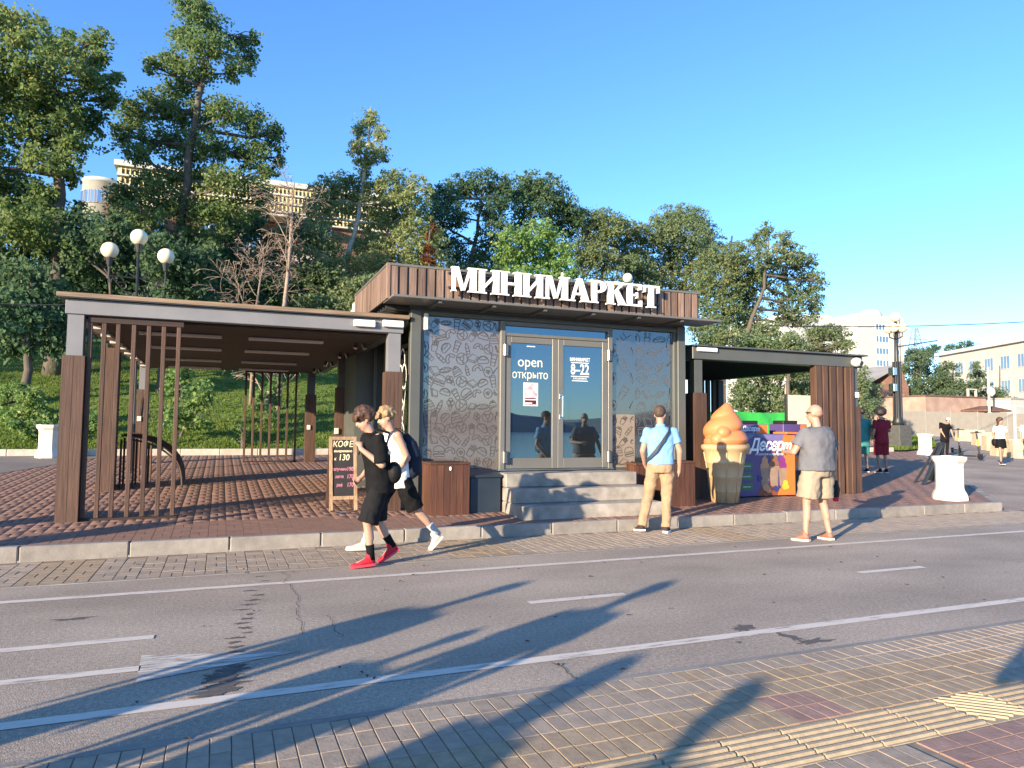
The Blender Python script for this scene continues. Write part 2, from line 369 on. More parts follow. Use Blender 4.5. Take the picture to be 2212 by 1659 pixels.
def paint_mat(nm='worn_road_paint', lo=.36, hi=.47):
    m = bpy.data.materials.new(nm); m.use_nodes = True; t = m.node_tree; N = t.nodes; L = t.links
    b = N['Principled BSDF']; b.inputs['Roughness'].default_value = .8
    tc = N.new('ShaderNodeTexCoord'); mp = N.new('ShaderNodeMapping'); mp.inputs['Scale'].default_value = (.7, 5, 1); L.new(tc.outputs['Object'], mp.inputs[0])
    n = N.new('ShaderNodeTexNoise'); n.inputs['Scale'].default_value = 5; n.inputs['Detail'].default_value = 8; n.inputs['Roughness'].default_value = .75; L.new(mp.outputs[0], n.inputs['Vector'])
    r = N.new('ShaderNodeValToRGB'); r.color_ramp.elements[0].position = lo; r.color_ramp.elements[0].color = (.25, .225, .20, 1); r.color_ramp.elements[1].position = hi; r.color_ramp.elements[1].color = (.62, .55, .465, 1)
    L.new(n.outputs['Fac'], r.inputs[0]); L.new(r.outputs[0], b.inputs['Base Color']); return m
M['paint_line'] = paint_mat()
def grass_mat():
    m = mat('lawn_soil', (.085, .14, .02), .9, .3, 2.2, bump=.5, bscale=9, col2=(.13, .19, .035), detail=8); return m
M['lawn'] = grass_mat()
M['blade'] = leafmat('grass_blade', (.10, .165, .02), (.18, .25, .04), (.23, .25, .06))

# ------------------------------------------------------------ the setting: ground, road, pavements
def grid(name, xs, ys, zf, m, kind='structure', parent=None, dz=0):
    X, Y = np.meshgrid(xs, ys); Z = zf(X, Y)+dz
    v = np.stack([X, Y, Z], -1).reshape(-1, 3); nx, ny = len(xs), len(ys)
    i = np.arange(nx-1)[None, :]+nx*np.arange(ny-1)[:, None]
    q = np.stack([i, i+1, i+1+nx, i+nx], -1).reshape(-1, 4)
    o = new_obj(name, mesh_np(name, v, q, m, True), parent); 
    if kind: o['kind'] = kind
    return o
grid('ground', np.array([-400, -60, -20, -6, 0, 6, 13, 20, 40, 60, 90, 140, 400.]), np.array([-12, 0, 2, 4, 7, 9, 12, 16, 22, 30, 45, 69, 100, 250, 700.]), lambda x, y: gz(x, y)-.03, M['asphalt_far'])
river_m = mat('river_water', (.03, .05, .06), .12, .1, .3, (1, 3, 1), bump=.25, bscale=.8)
tag(MB().box(-900, 900, -900, -12.2, -2.2, -2.0).build('river', river_m), kind='structure')
hm = mat('far_bank_hazed', (.20, .24, .25), .9, .15, .02)  # bank colour lightened: distance haze is painted into it
mb = MB()
for k in range(24):
    x = -900+k*78; mb.lathe([(120, 0), (90, 14+6*math.sin(k*2.1)), (45, 24+9*math.sin(k*1.3)), (4, 28+10*math.sin(k*1.3))], (x, -980+40*math.sin(k), -2.2), 14)
tag(mb.build('far_river_bank', hm), kind='structure')

road = grid('bike_path', np.array([-60, -10, 0, 4, 8, 13, 20, 60.]), np.array([3.74, 5.5, 7.64]), lambda x, y: 0*x, M['asphalt'])
def strip(name, x0, x1, y0, y1, m, parent, z=.004):
    return MB().poly([(x0, y0, z), (x1, y0, z), (x1, y1, z), (x0, y1, z)]).build(name, m, parent)
strip('edge_line', -60, 60, 6.995, 7.095, M['paint_line'], road)
strip('edge_line', -60, 60, 4.135, 4.235, M['paint_line'], road)
for x0, x1 in ((2.43, 3.36), (6.15, 7.08), (9.9, 10.85), (13.6, 14.5), (-1.5, -.38), (-5.2, -4.1)):
    strip('lane_dash', x0, x1, 5.515, 5.61, M['paint_line'], road)
strip('arrow_shaft', -1.9, -.40, 4.83, 4.925, M['paint_line'], road)
MB().poly([(-.398, 4.62, .004), (.53, 4.885, .004), (-.418, 5.14, .004)]).build('arrow_head', paint_mat('very_worn_road_paint', .44, .56), road)
# cracks and stains in the asphalt
rnd = random.Random(3)
tar = mat('dark_asphalt_stain', (.10, .088, .078), .9, .2, 30)
mb = MB()
def blot(mb, x, y, rx, ry, z, seed):
    r = random.Random(seed); n = 22
    mb.poly([(x+math.cos(2*PI*i/n)*rx*k+r.uniform(-.3, .3)*rx*.5, y+math.sin(2*PI*i/n)*ry*k, z) for i in range(n) for k in (.45+.75*r.random()**1.5,)])
for i in range(26):
    tt = i/25; px = 565-95*tt+8*math.sin(i*1.7); py = 1245+255*tt
    g = Vector(RW @ np.array([px-CX, py-CY, F])); g = g*(-EYE/g.z)
    blot(mb, g.x+rnd.uniform(-.03, .03), g.y, .045+.035*rnd.random()+(.05 if i > 19 else 0), .018+.022*rnd.random()+(.04 if i > 19 else 0), .0012+.0001*i, i)
mb.build('oil_stain', tar, road)
mb = MB(); blot(mb, -.98, 6.28, .16, .05, .0012, 91); blot(mb, 3.62, 4.32, .13, .09, .0013, 92); blot(mb, 3.78, 4.02, .05, .16, .0014, 93); blot(mb, 3.85, 3.88, .17, .06, .0015, 94)
mb.build('damp_stain', tar, road)
mb = MB()
def crack(mb, pts, wd, z):
    mb.ribbon(pts, wd, lambda p: (p.x, p.y, z))
p = []; x, y = .62, 7.6
while y > 5.2:
    p.append((x, y)); y -= .05+.05*rnd.random(); x += (rnd.random()-.5)*.07
crack(mb, p, .0045, .0046)
p = []; x, y = .80, 5.75
while y > 5.1: p.append((x, y)); y -= .04; x += (rnd.random()-.42)*.05
crack(mb, p, .004, .0047)
p = []; x, y = 1.95, 4.1
while y > 3.76: p.append((x, y)); y -= .04; x += (rnd.random()-.42)*.04
crack(mb, p, .006, .0048)
mb.build('crack', mat('crack_shadow', (.02, .018, .016), .95, .1, 30), road)
# small fallen leaves and bits lying on the path
mb = MB()
for i in range(70):
    x = rnd.uniform(-.8, 8); y = rnd.uniform(2.6, 8.8); a = rnd.random()*6.28; l = rnd.uniform(.012, .03); z = .008
    c_, s_ = math.cos(a), math.sin(a)
    mb.poly([(x-c_*l, y-s_*l, z), (x+s_*l*.45, y-c_*l*.45, z+.008), (x+c_*l, y+s_*l, z), (x-s_*l*.45, y+c_*l*.45, z+.006)])
tag(mb.build('fallen_leaves', mat('dry_leaf', (.07, .05, .03), .9, .4, 10)), kind='stuff')

# near pavement: individually laid pavers over a bed
near = MB().box(-60, 60, -12, 3.735, -.06, -.001).build('near_pavement', M['grout']); near['kind'] = 'structure'
MB().box(-60, 60, 3.68, 3.735, -.0115, .006).build('edging_strip', M['kerb'], near)
PX, PY = .0907, .1696
def pv_mesh(key, sx, sy, g=.005, h=.018):
    mb = MB(); mb.bbox(g/2, sx-g/2, g/2, sy-g/2, -.012, h-.012, .0025); return mb.mesh('paver', M[key])
PV = {k: pv_mesh(k, PX, PY) for k in ('paver_grey', 'paver_yellow', 'paver_red')}
PV2 = pv_mesh('paver_red', .172, .118)
rib = MB(); T = .353; rib.bbox(.004, T-.004, .004, T-.004, -.012, .0, .004)
for k in range(6):
    y0 = .02+k*(T-.03)/6; rib.prism([(.008, y0, .0002), (.008, y0+.034, .0002), (.008, y0+.026, .011), (.008, y0+.008, .011)], (T-.016, 0, 0))
TAC = rib.mesh('tactile_paver', M['tactile'])
rib = MB(); rib.bbox(.004, T-.004, .004, T-.004, -.012, .0, .004)
for k in range(-5, 6):                                  # diagonal ribs on one tile
    a = T/2+k*.062; pts = []
    for t in np.linspace(0, 1, 13):
        x = .012+t*(T-.024); y = x*-.9+T*.45+a
        if .012 < y < T-.012: pts.append((x, y))
    if len(pts) > 1:
        (xa, ya), (xb, yb) = pts[0], pts[-1]
        rib.prism([(xa, ya, .0002), (xa+.012, ya+.014, .0002), (xa+.009, ya+.010, .011), (xa+.003, ya+.004, .011)], (xb-xa, yb-ya, 0))
TAC2 = rib.mesh('tactile_paver', M['tactile'])
def zone(x, y):
    """which colour is laid where: grey with random yellow and red fields"""
    if 2.70 < x < 3.05 and 2.84 < y < 3.2: return 'paver_red'
    if 2.5 < x < 2.75 and 3.5 < y < 3.68: return 'paver_yellow'
    n = math.sin(x*1.9+y*2.3+.6)+math.sin(x*.83-y*3.1+2.2)+.5*math.sin(x*4.1+1)
    if y < 3.2 and x < 2.6 and n > -1.0: return 'paver_yellow'
    if y < 3.35 and n > .2: return 'paver_yellow'
    if n > 1.5: return 'paver_yellow'
    return 'paver_grey'
cand = []
for i in range(-40, 110):
    for j in range(0, 21):
        x = i*PX; y1 = (3.678-j*PY if j < 5 else 2.468-(j-5)*PY)+.003*math.sin(i*1.7); y0 = y1-PY
        if y1 < .2: continue
        d = (x-1.2)**2+(y0)**2
        cx_, cy_ = x+PX/2, y0+PY/2
        vis = cy_*FWD[1]+cx_*FWD[0]; 
        px = None
        c = RW.T @ np.array([cx_, cy_, -EYE]); infr = c[2] > .5 and -60 < CX+F*c[0]/c[2] < 2290 and CY+F*c[1]/c[2] < 1700
        cand.append((0 if infr else 1, d, x, y0, zone(cx_, cy_), cx_ > 3.03 and cy_ < 2.47))
cand.sort()
nobj = 0; rest = {k: MB() for k in PV}
for flag, d, x, y0, z_, red in cand:
    if red: continue
    if flag == 0 and nobj < 262:
        o = new_obj('paver', PV[z_], near, (x, y0, rnd.uniform(-.0015, .0015))); nobj += 1
    else: rest[z_].bbox(x+.0035, x+PX-.0035, y0+.0035, y0+PY-.0035, -.012, .006, .004)
for k in rest:
    if rest[k].f: o = rest[k].build('pavers', M[k], near); o['kind'] = 'stuff'
n = 0
for i in range(14):
    for j in range(3):
        x = 3.06+i*.172; y = 2.468-(j+1)*.118
        new_obj('red_paver', PV2, near, (x, y, rnd.uniform(-.001, .001)))
for i in range(-12, 14):
    x = 2.185+i*(T+.001)
    if abs(i) < 7: new_obj('tactile_paver', TAC2 if i == 4 else TAC, near, (x, 2.473, .002))

# far strip of pavers between the path and the kerb
strip2 = MB().box(-60, 60, 7.645, 8.995, -.06, .0005).build('far_paver_strip', M['grout_dark']); strip2['kind'] = 'structure'
MB().box(-60, 60, 7.645, 7.69, -.0115, .007).build('edging_strip', M['kerb'], strip2)
def vm(key, sx, sy, g): 
    mb = MB(); mb.bbox(g/2, sx-g/2, g/2*.6, sy-g/2*.6, -.012, .004, .002); return mb.mesh('paver', M[key])
VA = {k: vm(k, .1, .2, .009) for k in ('paver_grey', 'paver_yellow')}; VB = {k: vm(k, .2, .1, .009) for k in VA}
n = 0; rest = {k: MB() for k in VA}
cells = sorted(((abs(i*.2-1.2), i, j) for i in range(-30, 70) for j in range(7)))
for _, i, j in cells:
    x = i*.2-.097; y = 7.69+j*.2
    if y+.2 > 9.0+.11: continue
    key = 'paver_yellow' if (-1.75 < x < -1.15 or 2.5 < x < 3.15 or 6.3 < x < 6.8) else 'paver_grey'
    for (ms, dx, dy, sx, sy) in (((VA, 0, 0, .1, .2), (VA, .1, 0, .1, .2)) if (i+j) % 2 == 0 else ((VB, 0, 0, .2, .1), (VB, 0, .1, .2, .1))):
        if y+dy+sy > 8.998: continue
        if n < 290: new_obj('paver', ms[key], strip2, (x+dx, y+dy, rnd.uniform(-.002, .002))); n += 1
        else: rest[key].bbox(x+dx+.005, x+dx+sx-.005, y+dy+.003, y+dy+sy-.003, -.012, .004, .002)
for k in rest:
    if rest[k].f: o = rest[k].build('pavers', M[k], strip2); o['kind'] = 'stuff'

# kerb: one stone a metre
kerb = MB().box(-40, 13.3, 9.005, 9.12, -.05, .02).build('kerb', M['concrete']); kerb['kind'] = 'structure'
km = MB(); km.rbox(.004, 1.03, 0, .13, -.02, .162, .014); km = km.mesh('kerb_stone', M['kerb'])
for i in range(-9, 14):
    new_obj('kerb_stone', km, kerb, (-.895+i*1.035, 9.0+rnd.uniform(-.004, .004), rnd.uniform(-.004, .006)))
km2 = MB(); km2.rbox(.004, 1.03, 0, .13, -.12, .10, .014); km2 = km2.mesh('kerb_stone', M['kerb'])
p0 = Vector((13.62, 9.02, .02)); p1 = Vector((27.3, 21.4, .52)); dd = (p1-p0); L_ = dd.length; dd.normalize()
for i in range(int(L_/1.035)):
    o = new_obj('kerb_stone', km2, kerb); q = dd.to_track_quat('X', 'Z'); o.rotation_euler = q.to_euler(); o.location = p0+dd*1.035*i+Vector((0, 0, .03))

# brick plaza: basket weave clay pavers laid on a sloping bed
def plaza_edge(y): return 13.5+(y-9.1)*1.10
mb = MB(); mb.poly([(-40, 9.125, pz(9.125)-.0025), (13.5, 9.125, pz(9.125)-.0025), (plaza_edge(21.6), 21.6, pz(21.6)-.0025), (-40, 21.6, pz(21.6)-.0025)])
plaza = mb.build('brick_plaza', M['grout_dark']); plaza['kind'] = 'structure'
BG = .006
ba = MB(); ba.bbox(BG/2, .1-BG/2, .0015, .2-.0015, -.03, .0, .0015); ba = ba.mesh('brick', M['brick'])
bb = MB(); bb.bbox(.003, .2-.003, .0008, .1-.0008, -.03, .0, .0015); bb = bb.mesh('brick', M['brick'])
restv = []; n = 0; cells = []
for i in range(-36, 142):
    for j in range(0, 62):
        x = -.096+i*.2; y = 9.14+j*.2
        if x+.2 > plaza_edge(y) or y+.2 > 21.6: continue
        if 2.75 < x < 7.4 and y > 10.8: continue
        vis = 1 if (x < -1.95-.2*(y-9) and y < 12) or x/y < -.24 else 0
        cells.append((vis, (x-.5)**2+(y-2)**2, i, j, x, y))
cells.sort()
tilt = math.atan(.04)
for vis, d, i, j, x, y in cells:
    for (ms, dx, dy, sx, sy) in (((ba, 0, 0, .1, .2), (ba, .1, 0, .1, .2)) if (i+j) % 2 == 0 else ((bb, 0, 0, .2, .1), (bb, 0, .1, .2, .1))):
        if n < 292:
            o = new_obj('brick', ms, plaza, (x+dx, y+dy, pz(y+dy)+rnd.uniform(-.0007, .0007))); o.rotation_euler = (tilt, 0, 0); n += 1
        else: restv.append((x+dx, y+dy, sx, sy))
rv = np.array(restv); g2 = np.where(rv[:, 2] < .15, BG/2, .003); g3 = np.where(rv[:, 2] < .15, .0015, .0008)
x0 = rv[:, 0]+g2; x1 = rv[:, 0]+rv[:, 2]-g2; y0 = rv[:, 1]+g3; y1 = rv[:, 1]+rv[:, 3]-g3; jz = np.random.uniform(-.0007, .0007, len(rv))
def cc(xx, yy, dz): return np.stack([xx, yy, 0.15+.04*(yy-9)+jz+dz], -1)
c = .0015
V = np.stack([cc(x0, y0, -.03), cc(x1, y0, -.03), cc(x1, y1, -.03), cc(x0, y1, -.03), cc(x0, y0, -c), cc(x1, y0, -c), cc(x1, y1, -c), cc(x0, y1, -c),
              cc(x0+c, y0+c, 0), cc(x1-c, y0+c, 0), cc(x1-c, y1-c, 0), cc(x0+c, y1-c, 0)], 1).reshape(-1, 3)
fq = np.array([(0, 1, 5, 4), (1, 2, 6, 5), (2, 3, 7, 6), (3, 0, 4, 7), (4, 5, 9, 8), (5, 6, 10, 9), (6, 7, 11, 10), (7, 4, 8, 11), (8, 9, 10, 11)])
Q = (fq[None]+12*np.arange(len(rv))[:, None, None]).reshape(-1, 4)
tag(new_obj('bricks', mesh_np('bricks', V, Q, M['brick']), plaza), kind='stuff')

# grey paved walk left of the plaza (grey area with fine slabs) and lawn kerb, lawn and hillside
gw = MB(); gw.poly([(-40, 12.1, pz(12.1)+.006), (-4.9, 14.5, pz(14.5)+.006), (-2.62, 21.6, pz(21.6)+.006), (-40, 21.6, pz(21.6)+.006)])
tag(gw.build('grey_walk', mat('grey_slab_walk', (.20, .17, .15), .85, .2, 7, (1, 6, 1), bump=.3, bscale=20, dirt=.15)), kind='structure')
lk = MB().box(-40, 26.0, 21.62, 21.75, .3, .74).build('lawn_kerb', M['concrete']); lk['kind'] = 'structure'
km3 = MB(); km3.rbox(.004, .995, 0, .16, -.1, .17, .014); km3 = km3.mesh('kerb_stone', M['white'])
lkm = mat('pale_kerb_stone', (.50, .44, .37), .85, .12, 9, bump=.3, bscale=40, rnd=.07, dirt=.15); km3.materials[0] = lkm
for i in range(-16, 26): new_obj('kerb_stone', km3, lk, (i*1.0, 21.61, pz(21.6)+.005))
xs = np.concatenate([np.linspace(-120, -30, 16), np.linspace(-28, 34, 52)]); ys = np.concatenate([np.linspace(21.76, 40, 30), np.linspace(42, 110, 24)])
hill = grid('hillside', xs, ys, lambda x, y: hz(x, y)+.02, M['lawn'])
# lawn round the lamp plinth on the right
def lawn_patch(name, pts, dz):
    mb = MB(); mb.poly([(x, y, gz(0, y)+dz) for x, y in pts]); o = mb.build(name, M['lawn']); o['kind'] = 'structure'; return o
LAMP_LAWN = [(27.6, 24.0), (29.2, 23.7), (34.6, 26.1), (47.1, 36.1), (46.1, 37.2), (43.1, 37.0)]
lawn_patch('lamp_lawn', LAMP_LAWN, .05)
# grass blades
rg = np.random.RandomState(5)
def blades(name, x, y, z, h, sp):
    n = len(x); a = rg.rand(n)*6.283; wv = .5*h*(.16+.1*rg.rand(n)); lx = (rg.rand(n)-.5)*h*1.0; ly = (rg.rand(n)-.5)*h*1.0; hh = h*(.6+.8*rg.rand(n))
    ca, sa = np.cos(a)*wv*3, np.sin(a)*wv*3
    V = np.stack([np.stack([x-ca, y-sa, z], -1), np.stack([x+ca, y+sa, z], -1), np.stack([x+lx+ca*.3, y+ly+sa*.3, z+hh], -1), np.stack([x+lx-ca*.3, y+ly-sa*.3, z+hh], -1)], 1).reshape(-1, 3)
    tag(new_obj(name, mesh_np(name, V, np.arange(4*n).reshape(-1, 4), M['blade'])), kind='stuff')
n = 90000; y = 21.8+16*rg.rand(n)**1.7; x = -9+31*rg.rand(n); keep = x > -.36*y; x, y = x[keep], y[keep]
blades('lawn_grass', x, y, hz(x, y)+.02, .065, 1)
n = 26000; x = 24+24*rg.rand(n); y = 20+20*rg.rand(n); k = np.zeros(n, bool); pp_ = LAMP_LAWN
for i in range(len(pp_)):
    (xa, ya), (xb, yb) = pp_[i], pp_[(i+1) % len(pp_)]; cond = (ya > y) != (yb > y); k ^= cond & (x < (xb-xa)*(y-ya)/(yb-ya+1e-9)+xa)
x, y = x[k], y[k]
blades('lamp_lawn_grass', x, y, gz(x, y)+.04, .12, 1)

# ------------------------------------------------------------ left pergola
perg = thing('pergola', 'open timber pergola with pale grey portal frame and dark plank ceiling left of the shop', 'pergola', (.3, 10.75, pz(10.75)))
def slab_z(y): return pz(y)-.02
def post(parent, x, y, wd, metal, clad_top, top, wood=True, ww=None, wmat='wood_dark_z'):
    b = slab_z(y); mb = MB(); h = wd/2-.03
    mb.box(x-h, x+h, y-h, y+h, b, top); p = mb.build('post', metal, parent)
    if wood:
        h2 = (ww or wd)/2
        for (x0, x1, y0, y1) in ((x-h2, x-.002, y-h2, y-h2+.024), (x+.002, x+h2, y-h2, y-h2+.024), (x-h2, x+h2, y+h2-.024, y+h2), (x-h2, x-h2+.024, y-h2+.026, y+h2-.026), (x+h2-.024, x+h2, y-h2+.026, y+h2-.026)):
            m_ = MB(); m_.bbox(x0, x1, y0, y1, b, clad_top, .004); m_.build('cladding_board', M[wmat], p)
    return p
for (x, y, ct) in ((-1.785, 10.73, 2.35), (2.40, 10.73, 2.30), (-1.75, 19.2, 2.32), (2.15, 19.2, 2.30), (2.32, 15.1, 2.28)):
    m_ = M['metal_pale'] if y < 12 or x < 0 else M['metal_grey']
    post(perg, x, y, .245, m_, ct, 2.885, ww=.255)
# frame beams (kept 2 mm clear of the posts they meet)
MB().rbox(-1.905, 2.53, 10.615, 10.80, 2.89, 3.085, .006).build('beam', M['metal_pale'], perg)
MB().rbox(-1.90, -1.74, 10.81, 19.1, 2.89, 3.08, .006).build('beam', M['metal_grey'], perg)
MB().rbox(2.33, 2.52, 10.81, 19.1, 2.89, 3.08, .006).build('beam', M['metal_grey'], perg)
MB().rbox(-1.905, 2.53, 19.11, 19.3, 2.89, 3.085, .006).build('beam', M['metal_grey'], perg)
MB().box(-1.98, 2.58, 10.55, 19.4, 3.088, 3.10).build('roof_sheet', M['metal_dark'], perg)
for (x0, x1, y0, y1) in ((-2.0, 2.60, 10.54, 10.60), (-2.0, -1.94, 10.605, 19.42), (2.54, 2.60, 10.605, 19.42)):
    MB().bbox(x0, x1, y0, y1, 3.102, 3.16, .005).build('roof_edge_board', M['wood_tan_x'], perg)
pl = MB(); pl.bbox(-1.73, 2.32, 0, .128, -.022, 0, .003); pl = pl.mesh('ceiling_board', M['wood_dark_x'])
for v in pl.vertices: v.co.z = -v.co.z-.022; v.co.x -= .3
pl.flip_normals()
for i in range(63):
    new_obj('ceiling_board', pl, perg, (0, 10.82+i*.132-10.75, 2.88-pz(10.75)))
lampm = mat('unlit_lamp_diffuser', (.55, .50, .46), .4, .04, 4)
lb = MB(); lb.rbox(-.57, .57, -.035, .035, -.05, -.002, .008); lb = lb.mesh('strip_lamp', lampm)
for y in (11.85, 13.87, 16.25, 18.3):
    for x in (-.60, .93):
        o = new_obj('strip_lamp', lb, perg, (x-.3, y-10.75, 2.855-pz(10.75)))
for y in (11.9, 13.6, 15.6, 17.6):                      # spot lamps on the side beam
    m_ = MB(); m_.tube([(2.05, y, 2.85), (2.02, y-.04, 2.76)], .035, 8); m_.tube([(2.15, y, 2.85), (2.18, y-.04, 2.76)], .035, 8); m_.build('spot_lamp', M['steel'], perg)
for y in np.arange(11.4, 18.5, .95):                   # clamps along the left beam
    m_ = MB(); m_.rbox(-1.735, -1.60, y, y+.55, 2.80, 2.852, .006); m_.build('heater_bar', lampm, perg)
# slatted screens front and back
for (xs_, y, top) in (([-1.625, -1.465, -1.30, -1.115, -.935, -.755, -.57], 10.71, 2.80), ([.56, .75, .95, 1.155, 1.365, 1.575, 1.785], 19.25, 2.83)):
    x0, x1 = xs_[0]-.03, xs_[-1]+.06
    MB().rbox(x0, x1, y-.03, y+.04, top, top+.075, .004).build('slat_rail', M['wood_dark_x'], perg)
    MB().rbox(x0, x1, y-.03, y+.04, slab_z(y)+.005, slab_z(y)+.05, .004).build('slat_rail', M['wood_dark_x'], perg)
    for x in xs_:
        m_ = MB(); m_.rbox(x-.026, x+.026, y-.024, y+.03, slab_z(y)+.052, top-.002, .004); m_.build('slat', M['wood_dark_z'], perg)
# light fittings and sockets
for (x, y, z, s) in ((1.93, 10.607, 3.0, .16), (2.36, 10.607, 3.02, .16)):
    m_ = MB(); m_.rbox(x-s, x+s, y-.06, y, z-.05, z+.05, .01); m_.build('wall_lamp', M['print_white'], perg)
for (x, y, z) in ((-1.80, 19.06, 1.62), (2.10, 19.06, 1.45), (2.20, 14.95, 1.38)):
    m_ = MB(); m_.rbox(x-.045, x+.045, y-.025, y, z-.06, z+.06, .008); m_.build('socket', M['white'], perg)
cab = MB(); cab.tube([(-1.66, 19.05, 2.9), (-1.70, 19.04, 2.6), (-1.66, 19.04, 2.35), (-1.77, 19.04, 2.1), (-1.80, 19.045, 1.7)], .012, 6); cab.build('cable', M['black_rubber'], perg)
pipe = MB(); pipe.tube([(-1.74, 17.1, 2.86), (-1.74, 17.1, 1.5)], .05, 10); pipe.build('downpipe', M['metal_pale'], perg)
pipe = MB(); pipe.tube([(-1.74, 17.1, 1.498), (-1.74, 17.1, .5)], .06, 10); pipe.build('downpipe', M['metal_dark'], perg)

# slatted partition with the curved bench leaning against it
part_ = thing('slatted_partition', 'tall brown partition of vertical boards inside the left pergola', 'partition', (-1.8, 14.2, pz(14.2)))
for i in range(6):
    y = 13.82+i*.15; m_ = MB(); m_.bbox(-1.87, -1.72, y, y+.125, slab_z(y)+.0, 2.78, .004); m_.build('board', M['wood_dark_z'], part_)
MB().box(-1.83, -1.76, 14.72, 14.79, slab_z(14.7), 2.5).build('edge_post', M['wood_red_z'], part_)
bench = thing('curved_bench', 'curved slatted wooden lounger sweeping down to the bricks in the left pergola', 'bench', (-1.15, 14.8, pz(14.8)))
def arc(y, off=0):
    pts = []
    for t in np.linspace(0, 1, 15):
        a = PI/2*(1-t); x = -1.62+1.0*math.cos(a)**1.0*(1.0); z = .03+pz(y)+.88*math.sin(a)**.85
        pts.append((x, y, z+off))
    return pts
for i in range(11):
    y = 14.3+i*.105; m_ = MB(); m_.tube(arc(y), .015, 6); m_.build('bench_slat', M['wood_dark_z'], bench)
for y in (14.32, 15.33):
    m_ = MB(); p_ = arc(y, -.06); m_.tube(p_[1:], .018, 6); m_.build('bench_frame', M['metal_dark'], bench)
for x, z in ((-1.62, .88), (-1.42, .86), (-1.22, .78)):
    for y in (14.33, 14.8, 15.32):
        m_ = MB(); m_.tube([(x, y, slab_z(y)), (x, y, pz(y)+z-.03)], .02, 6); m_.build('bench_leg', M['wood_red_z'], bench)

# ------------------------------------------------------------ the shop
KY = 10.7
shop = thing('minimarket_kiosk', 'small grey shop pavilion with glass front, timber fascia and big white letters', 'shop', (5.1, 12.6, pz(12)))
FL = .80
KR = 7.62
# plinth, floor, roof, back and right walls
MB().box(2.74, KR-.02, 10.76, 13.55, .12, FL-.01).build('plinth', M['metal_grey'], shop)
MB().box(2.76, KR-.04, 13.40, 13.53, FL, 3.28).build('wall', mat('kiosk_inner_wall', (.10, .09, .08), .8, .1, 3), shop)
MB().box(KR-.10, KR-.03, 10.95, 13.39, FL, 3.28).build('wall', M['metal_grey'], shop)
MB().box(2.25, KR+.07, 10.3, 13.62, 3.365, 3.40).build('roof_slab', M['metal_dark'], shop)
# canopy plate with ribs below
cp = MB(); cp.rbox(2.21, 7.95, 9.96, 10.62, 3.325, 3.362, .006); cp = cp.build('canopy', M['metal_mid'], shop)
for x in (2.9, 3.75, 4.6, 5.45, 6.3, 7.15):
    MB().box(x, x+.05, 10.0, 10.6, 3.285, 3.323).build('canopy_rib', M['metal_grey'], cp)
# left soffit dark slats
for i in range(14):
    y = 10.75+i*.195; m_ = MB(); m_.box(2.28, 2.68, y, y+.06, 3.26, 3.335); m_.build('soffit_slat', M['metal_dark'], shop)
# columns
def column(x0, x1, y0, y1, z0, z1, nm='column'):
    m_ = MB(); m_.rbox(x0, x1, y0, y1, z0, z1, .006); o = m_.build(nm, M['metal_grey'], shop); return o
c_ = column(2.64, 2.80, KY-.10, KY+.06, .16, 3.26)
MB().rbox(2.802, 2.862, KY-.06, KY+.05, .18, 3.2, .004).build('column_flange', M['metal_grey'], c_)
c_ = column(7.50, 7.66, KY-.10, KY+.06, .16, 3.30)
MB().rbox(7.44, 7.498, KY-.06, KY+.05, .18, 3.2, .004).build('column_flange', M['metal_grey'], c_)
MB().rbox(2.802, 7.498, KY-.08, KY+.05, 3.20, 3.26, .005).build('head_beam', M['metal_grey'], shop)
MB().rbox(2.64, 7.66, KY-.09, KY+.06, 3.302, 3.322, .005).build('head_beam', M['metal_grey'], shop)
MB().box(2.66, 7.64, KY-.03, KY+.04, 3.262, 3.30).build('head_panel', M['metal_grey'], shop)
MB().rbox(2.865, 4.10, KY-.05, KY+.04, .70, .80, .005).build('sill', M['metal_grey'], shop)
MB().rbox(6.18, 7.435, KY-.05, KY+.04, .70, .80, .005).build('sill', M['metal_grey'], shop)
for x in (2.92, 3.5): MB().box(x, x+.5, KY-.02, KY+.02, .15, .69).build('skirting', M['metal_grey'], shop)
MB().box(6.4, 7.43, KY-.02, KY+.02, .15, .69).build('skirting', M['metal_grey'], shop)
m_ = MB(); m_.rbox(2.845, 2.905, KY-.135, KY-.062, 2.96, 3.22, .01); m_.build('sensor', M['white'], shop)
m_ = MB(); m_.rbox(2.80, 2.86, KY-.12, KY-.062, .86, 1.02, .004); m_.build('meter_box', M['black_rubber'], shop)
# film-covered side panels of the front
film = glassmat('printed_film_glass', (.125, .105, .092), .14, (.85, .93, 1.0), .07, wob=.05)
clear = glassmat('door_glass', (.016, .019, .02), .23, (.60, .84, 1.0), .0, see=.3, wob=.012)
clear2 = glassmat('right_pane_glass', (.06, .055, .052), .15, (.8, .9, 1.0), .035, see=.42, wob=.04)
pan = MB().box(2.868, 4.12, KY, KY+.012, .802, 3.198).build('window_pane', film, shop)
pan2 = MB().box(6.20, 7.438, KY, KY+.012, .802, 3.198).build('window_pane', clear2, shop)
fil2 = MB().box(6.21, 6.66, KY-.004, KY-.001, .81, 1.72).build('window_film', mat('beige_film', (.24, .19, .145), .7, .06, 4), shop)
